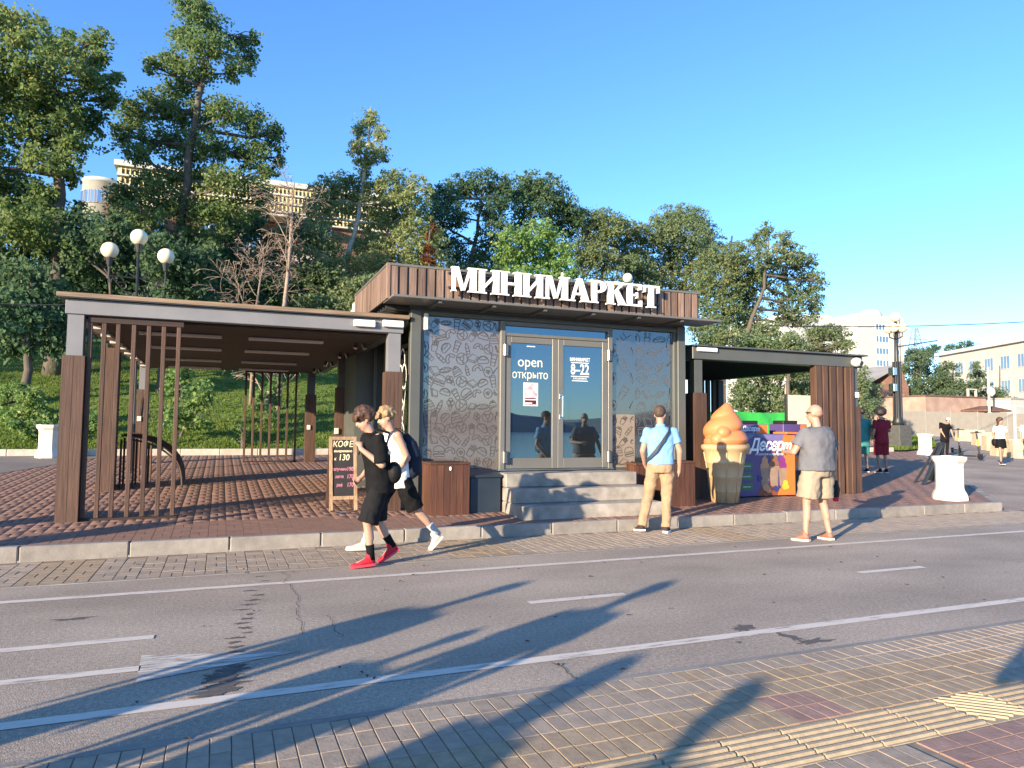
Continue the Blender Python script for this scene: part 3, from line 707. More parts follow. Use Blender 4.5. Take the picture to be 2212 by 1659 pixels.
# food doodles printed on the film
def circ(cx, cy, r, n=14, a0=0, a1=2*PI, sy=1): return [(cx+r*math.cos(a0+(a1-a0)*i/n), cy+r*sy*math.sin(a0+(a1-a0)*i/n)) for i in range(n+1)]
ICON = [
    [circ(0, 0, .42), circ(0, 0, .15), circ(.2, .2, .05, 6), circ(-.22, .16, .05, 6), circ(.0, -.28, .05, 6)],
    [[(-.2, .0), (0, -.5), (.2, .0)], circ(-.12, .1, .17, 10), circ(.12, .12, .17, 10), circ(0, .3, .16, 10), [(-.1, -.2), (.12, -.05)], [(.1, -.2), (-.12, -.05)]],
    [circ(0, .08, .42, 12, 0, PI, .8), [(-.45, .02), (.45, .02)], [(-.44, -.08), (-.2, -.14), (0, -.06), (.2, -.14), (.44, -.08)], [(-.42, -.18), (-.4, -.34), (.4, -.34), (.42, -.18), (-.42, -.18)]],
    [[(-.22, .35), (-.15, -.42), (.15, -.42), (.22, .35), (-.22, .35)], [(-.26, .35), (-.2, .46), (.2, .46), (.26, .35)], [(-.19, .1), (.19, .1)], [(-.16, -.15), (.16, -.15)]],
    [circ(0, -.1, .45, 14, 0, PI, .95), [(-.45, -.1), (-.38, -.22), (.38, -.22), (.45, -.1)], circ(0, -.02, .33, 10, .2, PI-.2, .95), [(-.2, .0), (-.1, .1), (.02, .0), (.12, .1), (.24, .0)]],
    [[(-.25, .05), (-.18, -.45), (.18, -.45), (.25, .05), (-.25, .05)], [(-.2, .06), (-.24, .4), (-.12, .4), (-.1, .06)], [(-.06, .06), (-.04, .5), (.06, .5), (.06, .06)], [(.1, .06), (.14, .42), (.24, .4), (.2, .06)]],
    [circ(0, 0, .36, 12, 0, 2*PI, 1.1), circ(-.07, .05, .1, 8), circ(.07, .05, .1, 8), [(-.15, .0), (0, -.17), (.15, .0)]],
    [circ(0, 0, .42, 10, .3, PI+.5), circ(0, 0, .2, 8, .3, PI+.5), [(.4, .12), (.2, .06)], [(-.36, -.2), (-.16, -.1)], [(0, .42), (0, .2)]],
    [[(-.12, -.45), (-.14, .15), (-.06, .3), (-.06, .45), (.06, .45), (.06, .3), (.14, .15), (.12, -.45), (-.12, -.45)], [(-.13, .05), (.13, .05)], [(-.13, -.2), (.13, -.2)]],
    [[(-.38, -.4), (-.34, .0), (.34, .0), (.38, -.4), (-.38, -.4)], [(-.3, .0), (-.28, .2), (.28, .2), (.3, .0)], [(-.34, -.15), (-.2, -.2), (-.05, -.12), (.1, -.2), (.34, -.15)], circ(-.12, .28, .08, 8), circ(.12, .28, .08, 8), [(0, .2), (.05, .45)]],
    [circ(0, 0, .46, 14, 0, 2*PI, .42), [(-.4, .03), (-.25, .12), (-.1, .02), (.05, .12), (.2, .02), (.4, .06)], [(-.36, -.1), (.36, -.1)]],
    [[(-.4, .12), (.1, .3), (.42, .0), (.05, -.22), (-.4, .12)], [(-.4, .12), (-.4, -.02), (.04, -.36), (.42, -.12), (.42, .0)], [(.05, -.22), (.04, -.36)]],
]
doodle_m = mat('doodle_print', (.062, .055, .049), .6, .05, 6)
def doodles(x0, x1, z0, z1, y, seed, clipz=None, pitch=.176):
    r = random.Random(seed); mb = MB(); k = 0; lvl = 0
    rows = int((z1-z0)/pitch); cols = int((x1-x0)/pitch); px_ = (x1-x0)/cols; pz_ = (z1-z0)/rows; last = []
    for j in range(rows):
        for i in range(cols+1):
            cx = x0+(i+(.5 if j % 2 else 0))*px_; cz = z0+(j+.5)*pz_+r.uniform(-.02, .02); ic = (i*5+j*3+r.randint(0, 1)*6) % len(ICON)
            s = pitch*1.18*r.uniform(.85, 1.1); a = r.uniform(-.9, .9); ca, sa = math.cos(a), math.sin(a)
            for st in ICON[ic]:
                lvl += 1
                q = [(cx+(u*ca-v*sa)*s, cz+(u*sa+v*ca)*s) for u, v in st]
                q = [p for p in q if x0+.006 < p[0] < x1-.006 and z0+.006 < p[1] < z1-.006]
                if len(q) < 2: continue
                mb.ribbon(q, .012, lambda p, yy=y-.0002*(lvl % 9): (p.x, yy, p.y))
    return mb
doodles(2.872, 4.115, .81, 3.19, KY-.0015, 4).build('food_print', doodle_m, pan)
doodles(6.215, 6.655, .82, 1.71, KY-.0055, 6).build('food_print', doodle_m, fil2)
doodles(6.67, 7.43, 1.0, 3.19, KY-.0015, 8, pitch=.235).build('food_print', mat('faint_print', (.10, .10, .10), .6, .05, 6), pan2)
doodles(6.215, 6.66, 1.75, 3.19, KY-.0015, 9, pitch=.235).build('food_print', M.setdefault('faint', bpy.data.materials['faint_print']), pan2)
# door set: frame, transom, two leaves with hinges and handles
fr = MB(); fr.rbox(4.125, 4.21, KY-.07, KY+.06, .79, 3.195, .006); fr.rbox(6.10, 6.185, KY-.07, KY+.06, .79, 3.195, .006)
fr.rbox(4.212, 6.098, KY-.065, KY+.05, 3.125, 3.195, .006); fr.rbox(4.212, 6.098, KY-.06, KY+.05, 2.955, 3.005, .006); fr = fr.build('door_frame', M['metal_mid'], shop)
MB().box(4.213, 6.097, KY-.01, KY+.002, 3.006, 3.124).build('transom_pane', clear, fr)
MB().rbox(4.1, 6.2, KY-.09, KY-.005, .785, .81, .003).build('threshold', M['steel'], fr)
for side, (x0, x1) in enumerate(((4.215, 5.153), (5.158, 6.096))):
    z0, z1 = .815, 2.95; s = .10
    d = MB(); d.rbox(x0, x0+s, KY-.05, KY-.0, z0, z1, .005); d.rbox(x1-s, x1, KY-.05, KY-.0, z0, z1, .005)
    d.rbox(x0+s+.001, x1-s-.001, KY-.048, KY-.002, z1-s, z1, .005); d.rbox(x0+s+.001, x1-s-.001, KY-.048, KY-.002, z0, z0+.17, .005)
    d = d.build('door', M['metal_mid'], shop)
    MB().box(x0+s, x1-s, KY-.022, KY-.012, z0+.171, z1-s-.001).build('door_pane', clear, d)
    hx = x0-.01 if side == 0 else x1+.01
    for z in (2.72, 1.0):
        m_ = MB(); m_.rbox(hx-.035, hx+.035, KY-.115, KY-.055, z-.10, z+.10, .01); m_.build('hinge', M['steel'], d)
        m_ = MB(); m_.tube([(hx, KY-.125, z-.09), (hx, KY-.125, z+.09)], .014, 8); m_.build('hinge', M['metal_dark'], d)
    if side == 1:
        hx = x0+.055; m_ = MB(); m_.tube([(hx, KY-.05, 1.66), (hx, KY-.12, 1.66), (hx, KY-.12, 2.0), (hx, KY-.05, 2.0)], .018, 8); m_.rbox(hx-.03, hx+.03, KY-.054, KY-.0505, 1.62, 1.70, .002); m_.rbox(hx-.03, hx+.03, KY-.054, KY-.0505, 1.96, 2.04, .002); m_.build('handle', M['steel'], d)
        text('МИНИМАРКЕТ', .085, wall_at(5.58, KY-.0235, 2.625), 'lettering', M['print_white'], d, sx=.62, offset=.001)
        text('8–22', .25, wall_at(5.58, KY-.0235, 2.455), 'lettering', M['print_white'], d, sx=.70, offset=.004)
        for zz, ww in ((2.575, .34), (2.345, .34), (2.27, .30)):
            MB().box(5.58-ww/2, 5.58+ww/2, KY-.0235, KY-.0228, zz-.006, zz+.006).build('print_rule', M['print_white'], d)
        text('ЕЖЕДНЕВНО', .04, wall_at(5.58, KY-.0237, 2.308), 'lettering', M['print_white'], d)
    else:
        yel = mat('cream_letter', (.72, .68, .55), .6, .03, 5)
        text('open', .245, wall_at(4.665, KY-.0235, 2.545), 'lettering', yel, d, sx=.92)
        text('открыто', .19, wall_at(4.665, KY-.0235, 2.335), 'lettering', yel, d, sx=.86)
        MB().box(4.60, 4.75, KY-.0235, KY-.0228, 2.80, 2.815).build('sticker', M['print_white'], d)
        po = MB().box(4.545, 4.805, KY-.0245, KY-.0228, 1.83, 2.21).build('poster', M['print_white'], d)
        MB().box(4.56, 4.79, KY-.026, KY-.0247, 1.845, 2.195).build('poster_print', mat('pink_poster_print', (.50, .20, .24), .6, .5, 9, col2=(.75, .5, .52)), po)
        MB().box(4.575, 4.775, KY-.0272, KY-.0262, 1.855, 1.96).build('poster_print', mat('dark_poster_print', (.10, .015, .025), .6, .4, 12), po)
        m_ = MB(); m_.box(4.58, 4.70, KY-.0282, KY-.0274, 1.865, 1.885); m_.box(4.58, 4.77, KY-.0282, KY-.0274, 1.925, 1.94); m_.build('poster_print', M['print_white'], po)
        fl_ = MB()                                     # pair of flippers standing behind the glass
        for dx in (0, .13): fl_.prism([(4.36+dx, KY+.05, .99), (4.40+dx, KY+.05, .99), (4.44+dx, KY+.05, 1.25), (4.41+dx, KY+.05, 1.34), (4.34+dx, KY+.05, 1.34), (4.31+dx, KY+.05, 1.24)], (0, .02, 0))
        flp = thing('flippers', 'pair of white swim flippers standing behind the left door glass', 'flippers', (4.42, KY+.06, FL)); fl_.build('flipper', M['print_white'], flp)
MB().box(2.9, KR-.12, 10.8, 13.38, FL-.008, FL).build('shop_floor', mat('shop_floor', (.18, .16, .14), .6, .1, 3), shop)
MB().box(2.78, KR-.12, 10.8, 13.38, 3.27, 3.285).build('shop_ceiling', mat('shop_ceiling', (.35, .34, .33), .8, .05, 3), shop)
# things dimly seen inside
shf = thing('shop_shelf', 'dark shelf unit with bags inside the shop behind the doors', 'shelf', (5.4, 12.6, FL))
for z in (FL+.02, FL+.55, FL+1.05): MB().box(4.9, 6.0, 12.9, 13.3, z, z+.03).build('shelf', M['wood_dark_x'], shf)
for x in (4.88, 6.0): MB().box(x, x+.03, 12.9, 13.3, FL, FL+1.5).build('side_panel', M['wood_dark_z'], shf)
# fascia: weathered boards with a narrow dark gap between them
fx0, fx1, fz0, fz1, fy = 2.19, 7.71, 3.365, 3.865, 10.25
MB().box(fx0+.03, fx1-.02, fy+.03, 13.04, 3.41, 3.83).build('fascia_core', M['metal_dark'], shop)
npl = 39; wv = (fx1-fx0-.06)/npl
for i in range(npl):
    x = fx0+.05+i*wv; m_ = MB(); m_.bbox(x, x+wv-.038, fy, fy+.026, fz0, fz1-.03+rnd.uniform(-.004, .004), .003); m_.build('fascia_board', M['wood_grey_z'], shop)
for i in range(19):
    y = fy+.05+i*.145; m_ = MB(); m_.bbox(fx0, fx0+.026, y, y+.128, 3.345, fz1-.03, .003); m_.build('fascia_board', M['wood_grey_z'], shop)
for i in range(19):
    y = fy+.05+i*.145; m_ = MB(); m_.bbox(fx1-.012, fx1+.014, y, y+.128, 3.345, fz1-.03, .003); m_.build('fascia_board', M['wood_grey_z'], shop)
MB().rbox(fx0-.014, fx0+.04, fy-.014, fy+.04, 3.342, fz1+.005, .003).build('fascia_trim', M['wood_grey_z'], shop)
MB().rbox(fx0+.042, fx1+.016, fy-.01, fy+.03, fz1-.028, fz1+.008, .003).build('fascia_trim', M['metal_mid'], shop)
MB().rbox(fx0-.008, fx0+.03, fy+.042, 13.05, fz1-.028, fz1+.008, .003).build('fascia_trim', M['metal_mid'], shop)
MB().rbox(fx1-.01, fx1+.02, fy+.042, 13.05, fz1-.028, fz1+.008, .003).build('fascia_trim', M['metal_mid'], shop)
# white sheets on the low cabin behind the fascia
cbn = thing('storage_cabin', 'white sheet-covered cabin behind the left end of the shop roof', 'cabin', (2.8, 14.7, pz(14.7)))
MB().box(2.35, 3.3, 13.7, 15.0, pz(13.7)-.02, 3.38).build('wall', M['metal_grey'], cbn)
for i in range(6):
    m_ = MB(); m_.rbox(2.30+.02*(i % 2), 3.35, 13.08+i*.31, 13.37+i*.31, 3.405, 3.98-.05*i-.03*(i % 2), .03); m_.build('roof_sheet', M['white'], cbn)
# left wall: glass bays on a plinth
dglass = glassmat('side_glass', (.02, .022, .022), .22, (.9, .96, .96), .0, see=.35)
for i, (y0, y1) in enumerate(((10.82, 11.62), (11.72, 12.52), (12.62, 13.42))):
    MB().box(2.70, 2.712, y0, y1, FL-.1, 3.2).build('window_pane', dglass, shop)
    MB().rbox(2.66, 2.74, y1+.004, y1+.096, .3, 3.25, .005).build('mullion', M['metal_grey'], shop)
MB().rbox(2.62, 2.735, 10.82, 13.5, .16, FL-.12, .01).build('plinth', M['concrete'], shop)
# ice cream outline sign on the side glass
mb = MB(); cy_, cz_ = 11.35, 2.0
def side(p, k=0): return (2.695-.0004*k, cy_-p.x, cz_+p.y)
for k, st in enumerate((circ(-.13, .28, .15, 14, 0, 2*PI, 1.3), circ(.13, .28, .15, 14, 0, 2*PI, 1.3), circ(0, .52, .16, 14, -.3, PI+.3, 1.3), [(-.26, .1), (0, -.75), (.26, .1), (-.26, .1)], [(-.2, -.1), (.1, -.42)], [(.2, -.1), (-.1, -.42)], [(-.12, .06), (.18, -.2)])):
    mb.ribbon(st, .03, lambda p, k=k: side(p, k))
mb.build('ice_cream_outline', M['print_white'], shop)
mb = MB(); cz_ = 1.1
for k, st in enumerate((circ(0, .25, .2, 12), [(-.2, .2), (0, -.4), (.2, .2)])): mb.ribbon(st, .03, lambda p, k=k: side(p, k))
mb.build('ice_cream_outline', M['print_white'], shop)
# big slab-serif letters, each a part
def letter(ch, x, z, wd, h, y):
    mb = MB(); lvl = [0]
    def bar(x0, x1, z0, z1):
        lvl[0] += 1; d = .0007*lvl[0]; mb.box(x+x0, x+x1, y-.07-d, y-.0-d*.3, z+z0, z+z1)
    def slant(pts):
        lvl[0] += 1; d = .0007*lvl[0]; mb.prism([(x+a, y-.07-d, z+b) for a, b in pts], (0, .07, 0))
    t = .26*wd if ch not in 'М' else .2*wd; th = .10*wd; s = .05*h+.004
    def stem(c, a=0, b=h, sf=True, tt=None):
        tt = tt or t; bar(c-tt/2, c+tt/2, a, b)
        if sf: bar(c-tt*.85, c+tt*.85, a, a+s); bar(c-tt*.85, c+tt*.85, b-s, b)
    if ch == 'М':
        stem(.14*wd, tt=th*1.0); stem(.84*wd, tt=t*1.15)
        slant([(.08*wd, h), (.30*wd, h), (.53*wd, 0.02), (.43*wd, 0.02)]); slant([(.72*wd, h), (.80*wd, h), (.53*wd, 0.02), (.44*wd, .02)])
    elif ch == 'И': stem(.17*wd); stem(.83*wd); slant([(.2*wd, .12*h), (.2*wd, .28*h), (.8*wd, .88*h), (.8*wd, .72*h)])
    elif ch == 'Н': stem(.17*wd); stem(.83*wd); bar(.2*wd, .8*wd, .45*h, .55*h)
    elif ch == 'А':
        slant([(.08*wd, 0), (.18*wd, 0), (.5*wd, h*.97), (.42*wd, h)]); slant([(.38*wd, h), (.60*wd, h), (.96*wd, 0), (.66*wd, 0)])
        bar(.22*wd, .72*wd, .28*h, .37*h); bar(-.02*wd, .28*wd, 0, s); bar(.56*wd, 1.04*wd, 0, s)
    elif ch == 'Р':
        stem(.24*wd); o = []; 
        for k in range(9):
            a = -PI/2+PI*k/8; a2 = -PI/2+PI*(k+1)/8
            if k < 8:
                r1, r2 = .5*wd, .24*wd; cz = .73*h; hh = .27*h; h2 = .18*h
                slant([(.45*wd+r2*math.cos(a), cz+h2*math.sin(a)), (.45*wd+r1*math.cos(a), cz+hh*math.sin(a)), (.45*wd+r1*math.cos(a2), cz+hh*math.sin(a2)), (.45*wd+r2*math.cos(a2), cz+h2*math.sin(a2))])
        bar(.3*wd, .46*wd, .91*h, h); bar(.3*wd, .46*wd, .46*h, .55*h)
    elif ch == 'К':
        stem(.19*wd); slant([(.3*wd, .45*h), (.3*wd, .55*h), (.72*wd, .92*h), (.86*wd, .92*h)]); bar(.68*wd, .98*wd, .90*h, h)
        slant([(.36*wd, .56*h), (.56*wd, .66*h), (1.0*wd, 0), (.70*wd, 0)]); bar(.62*wd, 1.06*wd, 0, s)
    elif ch == 'Е':
        stem(.22*wd); bar(.2*wd, .92*wd, 0, .09*h); bar(.2*wd, .88*wd, .91*h, h); bar(.3*wd, .66*wd, .46*h, .54*h)
        bar(.82*wd, .94*wd, .0, .27*h); bar(.78*wd, .90*wd, .75*h, h); bar(.6*wd, .68*wd, .37*h, .63*h)
    elif ch == 'Т':
        bar(.5*wd-t/2, .5*wd+t/2, 0, h); bar(.24*wd, .76*wd, 0, s); bar(.04*wd, .96*wd, .9*h, h); bar(.02*wd, .14*wd, .68*h, h); bar(.86*wd, .98*wd, .68*h, h)
    mb.build('letter', M['letter'], shop)
x = 3.10; H_ = .375
for ch, wd in zip('МИНИМАРКЕТ', (.455, .375, .385, .375, .455, .40, .32, .375, .33, .345)):
    letter(ch, x, 3.50, wd-.022, H_, 10.16); x += wd-.012
MB().rbox(3.1, 6.85, 10.20, 10.235, 3.56, 3.59, .003).build('letter_rail', M['metal_dark'], shop)
MB().rbox(3.1, 6.85, 10.20, 10.235, 3.78, 3.81, .003).build('letter_rail', M['metal_dark'], shop)

# concrete steps
st = thing('concrete_steps', 'three grey concrete steps in front of the shop doors', 'steps', (5.15, 9.9, pz(9.9)))
for i, (y0, z1, xr, y2) in enumerate(((9.36, .355, 6.36, 9.76), (9.70, .565, 6.38, 10.11), (10.05, .775, 6.30, 10.60))):
    m_ = MB(); e = .002*i; z0 = (.10, .357, .567)[i]
    m_.rbox(4.0+e, xr, y0, y2 if i == 2 else 10.60-e, z0, z1, .016); m_.build('step', M['concrete'], st)

# wooden bin boxes and the navy container
def plank_box(label, x0, x1, y0, y1, z1, group='slatted bin boxes beside the steps'):
    b = pz(y0)-.01; o = thing('bin_enclosure', label, 'bin box', ((x0+x1)/2, (y0+y1)/2, b), group)
    n = max(4, int(round((x1-x0)/.105))); wv = (x1-x0)/n
    for i in range(n):
        for y in (y0, y1-.03):
            m_ = MB(); m_.bbox(x0+i*wv+.002, x0+(i+1)*wv-.003, y, y+.028, b, z1-.035, .003); m_.build('plank', M['wood_red_z'], o)
    n = max(3, int(round((y1-y0-.08)/.11))); wv = (y1-y0-.08)/n
    for i in range(n):
        for x in (x0, x1-.028):
            m_ = MB(); m_.bbox(x, x+.028, y0+.04+i*wv, y0+.04+(i+1)*wv-.004, b, z1-.035, .003); m_.build('plank', M['wood_red_z'], o)
    m_ = MB(); m_.rbox(x0-.01, x1+.01, y0-.012, y1+.01, z1-.033, z1, .004); m_.build('lid', M['wood_red_z'], o)
    m_ = MB(); m_.box(x0+.08, x1-.14, y0+.03, y0+.3, z1+.001, z1+.012); m_.build('lid_slot', M['black_rubber'], o)
    m_ = MB(); m_.ell((x0+.3*(x1-x0)+.12, y0-.005, z1-.09), (.02, .012, .03)); m_.build('label_tag', M['print_white'], o)
    return o
plank_box('red-brown slatted wooden bin box between grey column and navy container', 2.83, 3.43, 10.05, 10.52, .955)
plank_box('brown slatted wooden bin box behind man in light blue polo', 6.78, 7.42, 10.02, 10.48, .94)
plank_box('brown wooden box tucked behind right end of the steps', 6.43, 6.74, 10.30, 10.6, .90)
nb = thing('navy_container', 'dark navy metal container with sloped lid left of the steps', 'container', (3.72, 10.4, pz(10.4)))
MB().rbox(3.47, 3.96, 10.15, 10.62, .18, .72, .01).build('body', M['navy'], nb)
m_ = MB(); m_.prism([(3.455, 10.12, .722), (3.455, 10.64, .722), (3.455, 10.64, .83), (3.455, 10.12, .755)], (.52, 0, 0)); m_.build('lid', M['navy'], nb)

# chalkboard
cb = thing('sandwich_board', 'black chalkboard sandwich board with coffee prices on the bricks', 'chalkboard', (1.70, 10.85, pz(10.85)))
def tilted(y0, lean): 
    b = pz(10.85)+.01
    return lambda x, z, o=0: Vector((x, y0+lean*(z)-o*1.0, b+z+o*lean))
for (y0, lean, nm) in ((10.68, .20, 'front'), (11.12, -.20, 'back')):
    T_ = tilted(y0, lean); o_ = .012 if nm == 'front' else -.012
    fr = MB(); x0, x1, h = 1.50, 1.90, 1.08
    for (a, c) in ((x0, x0+.045), (x1-.045, x1)):
        fr.prism([T_(a, 0, .018), T_(c, 0, .018), T_(c, h, .018), T_(a, h, .018)], (0, .032, 0))
    for (a, c) in ((.16, .21), (h-.05, h-.002)):
        fr.prism([T_(x0+.046, a, .016), T_(x1-.046, a, .016), T_(x1-.046, c, .016), T_(x0+.046, c, .016)], (0, .028, 0))
    f = fr.build('frame', M['wood_frame'] if nm == 'front' else M['wood_dark_z'], cb)
    bd = MB(); bd.prism([T_(x0+.046, .211, .004), T_(x1-.046, .211, .004), T_(x1-.046, h-.051, .004), T_(x0+.046, h-.051, .004)], (0, .01, 0))
    bd = bd.build('board', M['chalkboard'], cb)
    if nm == 'front':
        a = math.atan(lean)
        def wr(s, size, x, z, m_, sx=.85):
            p = T_(x, z, .0065); text(s, size, Matrix.Translation(p) @ Matrix.Rotation(-a, 4, 'X') @ FRONT, 'chalk_writing', m_, bd, shear=.15, offset=.0015, sx=sx)
        wr('КОФЕ', .125, 1.70, .965, M['chalk_yellow']); wr('американо', .05, 1.70, .865, M['chalk_yellow'], 1); wr('130', .13, 1.71, .77, M['chalk_yellow']); wr('к', .06, 1.585, .75, M['chalk_yellow'])
        for z, s1, s2 in ((.60, 'капучино', '190'), (.49, 'латте', '170'), (.37, 'раф', '170')):
            wr(s1, .062, 1.645, z, M['chalk_pink'], .75); wr(s2, .085, 1.80, z, M['chalk_pink'], .8)
chain = MB(); chain.tube([(1.52, 10.66, pz(10.8)+.02), (1.56, 10.5, pz(10.6)+.03), (1.7, 10.47, pz(10.6)+.025), (1.9, 10.6, pz(10.6)+.03)], .012, 6); chain.build('chain', M['steel'], cb)

def gp(px, py, z0=0.0):                               # where a sight line meets the rising square
    d = ray(px, py); t = (EYE-z0+.36)/(.04*d[1]-d[2]); return Vector((d[0]*t, d[1]*t, EYE+d[2]*t))
# ------------------------------------------------------------ right pergola
rp = thing('pergola', 'grey-green pergola with thick beam and brown louvre boards right of the shop', 'pergola', (10, 10.8, pz(10.8)))
post(rp, 8.075, 10.86, .22, M['metal_grey'], 2.14, 2.755, ww=.27)
post(rp, 11.93, 10.86, .20, M['metal_grey'], 1.97, 2.755, ww=.20)
post(rp, 11.95, 15.1, .22, M['metal_dark'], 1.9, 2.755, wood=False)
post(rp, 8.1, 15.1, .22, M['metal_dark'], 1.9, 2.755, wood=False)
MB().rbox(7.92, 12.09, 10.74, 10.98, 2.76, 2.985, .008).build('beam', M['metal_grey'], rp)
MB().rbox(7.93, 8.15, 10.985, 15.2, 2.77, 2.98, .008).build('beam', M['metal_grey'], rp)
MB().rbox(11.88, 12.08, 10.985, 15.2, 2.77, 2.98, .008).build('beam', M['metal_grey'], rp)
MB().rbox(7.92, 12.09, 15.205, 15.35, 2.76, 2.985, .008).build('beam', M['metal_grey'], rp)
MB().rbox(7.74, 12.2, 10.9, 15.4, 2.99, 3.03, .005).build('roof_sheet', M['metal_grey'], rp)
MB().rbox(7.90, 12.16, 10.66, 10.895, 2.99, 3.02, .005).build('roof_edge', M['metal_grey'], rp)
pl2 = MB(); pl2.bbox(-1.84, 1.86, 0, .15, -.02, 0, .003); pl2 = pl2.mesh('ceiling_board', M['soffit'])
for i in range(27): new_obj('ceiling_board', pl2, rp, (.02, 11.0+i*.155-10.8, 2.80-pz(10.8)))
for i, (a, b) in enumerate(((1761, 1774), (1776, 1787), (1792, 1804), (1808, 1819), (1825, 1836))):
    xa = at(a, 900, 10.78).x; xb = at(b, 900, 10.78).x; m_ = MB()
    m_.rbox(xa, xb, 10.74, 10.90, slab_z(10.78), 2.757, .005); m_.build('louvre_board', M['wood_dark_z'], rp)
m_ = MB(); m_.rbox(11.735, 11.825, 10.72, 10.9, slab_z(10.78), 2.757, .005); m_.build('louvre_board', M['wood_dark_z'], rp)
for x in (11.0, 11.18, 11.36, 11.54, 11.72):
    m_ = MB(); m_.rbox(x, x+.1, 15.05, 15.15, slab_z(15.1), 2.757, .005); m_.build('louvre_board', M['wood_dark_z'], rp)
m_ = MB(); m_.rbox(8.0, 8.44, 10.69, 10.735, 2.90, 2.972, .008); m_.build('wall_lamp', M['print_white'], rp)
m_ = MB(); m_.rbox(11.88, 11.98, 10.74, 10.752, 2.15, 2.26, .003); m_.build('notice_plate', M['print_white'], rp)
cc_ = MB(); cc_.ell((11.86, 10.68, 2.86), (.12, .10, .095)); cc_ = cc_.build('dome_camera', M['white'], rp, True)
m_ = MB(); m_.ell((11.90, 10.60, 2.84), (.05, .035, .045)); m_.build('lens', M['black_rubber'], cc_, True)

# ice cream statue
ic = thing('ice_cream_statue', 'giant orange soft ice cream statue in a waffle cone', 'statue', (8.22, 10.25, pz(10.25)))
zb = pz(10.25)
prof = [(.20, 0), (.215, .012), (.235, .18), (.25, .20), (.245, .22), (.275, .43), (.292, .45), (.285, .47), (.315, .68), (.335, .70), (.325, .72), (.355, .90), (.395, .93), (.405, .96), (.40, 1.0), (.36, 1.02), (.2, 1.03)]
m_ = MB(); m_.lathe(prof, (8.22, 10.25, zb), 32); cone = m_.build('waffle_cone', M['waffle'], ic, True)
m_ = MB()
for k in range(8):
    a = 2*PI*k/8+.2; m_.tube([(8.22+(r+.004)*math.cos(a), 10.25+(r+.004)*math.sin(a), zb+z) for r, z in ((.215, .02), (.275, .43), (.315, .68), (.352, .88))], .012, 6)
m_.build('waffle_rib', M['waffle'], cone, True)
V = []; nu, nv = 72, 46                                  # soft swirl: twisted lobes that shrink to a bent tip
zs = [1.0, 1.03, 1.10, 1.20, 1.32, 1.42, 1.52, 1.60, 1.67, 1.72, 1.755]; rs_ = [.30, .345, .375, .355, .325, .285, .225, .165, .10, .055, .012]
for j in range(nv):
    t = j/(nv-1); z = 1.0+.755*t; r0_ = float(np.interp(z, zs, rs_)); lx = .06*max(0, t-.55)**1.2-.03*math.sin(t*5)*t
    for i in range(nu):
        th = 2*PI*i/nu; ph = th-t*15.0; k = .84+.22*abs(math.sin(ph*.5))**.7; V.append((8.22+lx+r0_*k*math.cos(th), 10.25+r0_*k*math.sin(th), zb+z))
m_ = MB(); m_.add(V, [(j*nu+i, j*nu+(i+1) % nu, (j+1)*nu+(i+1) % nu, (j+1)*nu+i) for j in range(nv-1) for i in range(nu)]+[tuple(range(nu-1, -1, -1)), tuple(range((nv-1)*nu, nv*nu))])
m_.ell((7.96, 10.10, zb+1.10), (.13, .12, .13)); m_.ell((8.02, 10.02, zb+1.22), (.13, .11, .12))
remesh(m_.build('soft_ice', M['orange_cream'], ic, True), .014, 4)

# dessert freezer
fz = thing('dessert_freezer', 'purple and orange dessert freezer with ice cream cones printed on its front', 'freezer', (9.6, 11.1, pz(10.7)))
b = pz(10.7)+.02; X0, X1, Y0 = 8.92, 10.24, 10.70
MB().rbox(X0, X1, Y0, 11.55, b, 1.40, .01).build('body', M['purple'], fz)
def flat(pts, nm, m, k=1, par=fz, y=Y0):
    mb = MB(); yy = y-.0025*k; mb.prism([(x, yy, z) for x, z in pts], (0, .002, 0)); return mb.build(nm, m, par)
flat([(9.80, b+.01), (10.232, b+.01), (10.232, 1.39), (9.98, 1.39), (9.88, 1.15), (9.95, .9), (9.90, .55)], 'print_panel', M['orange'])
flat([(X0+.01, 1.39), (9.98, 1.39), (9.90, 1.24), (9.55, 1.30), (9.30, 1.39), (9.1, 1.28), (X0+.01, 1.22)], 'print_panel', M['purple_light'])
flat([(9.30, b+.01), (9.798, b+.01), (9.86, .40), (9.62, .48), (9.42, .40)], 'print_panel', M['brown_print'])
text('Десерm', .31, wall_at(9.64, Y0-.009, 1.185), 'lettering', M['print_white'], fz, shear=.32, offset=.009, sx=.86, spacing=.92)
text('натуральный молоко десерт', .062, wall_at(9.62, Y0-.009, 1.02), 'lettering', M['print_white'], fz, sx=.8)
for z in (.80, .61, .42): flat([(8.96, z-.06), (9.18, z-.07), (9.22, z-.03), (9.21, z+.07), (8.96, z+.07)], 'print_label', M['green_print']); text('мороженое', .045, wall_at(9.08, Y0-.006, z), 'lettering', M['print_white'], fz, sx=.7)
cupm = mat('cup_print', (.30, .20, .13), .5, .12, 9); va = mat('vanilla_print', (.50, .25, .12), .5, .12, 9); vb = mat('berry_print', (.22, .03, .16), .5, .12, 9); vc = mat('chocolate_print', (.25, .10, .05), .5, .15, 9)
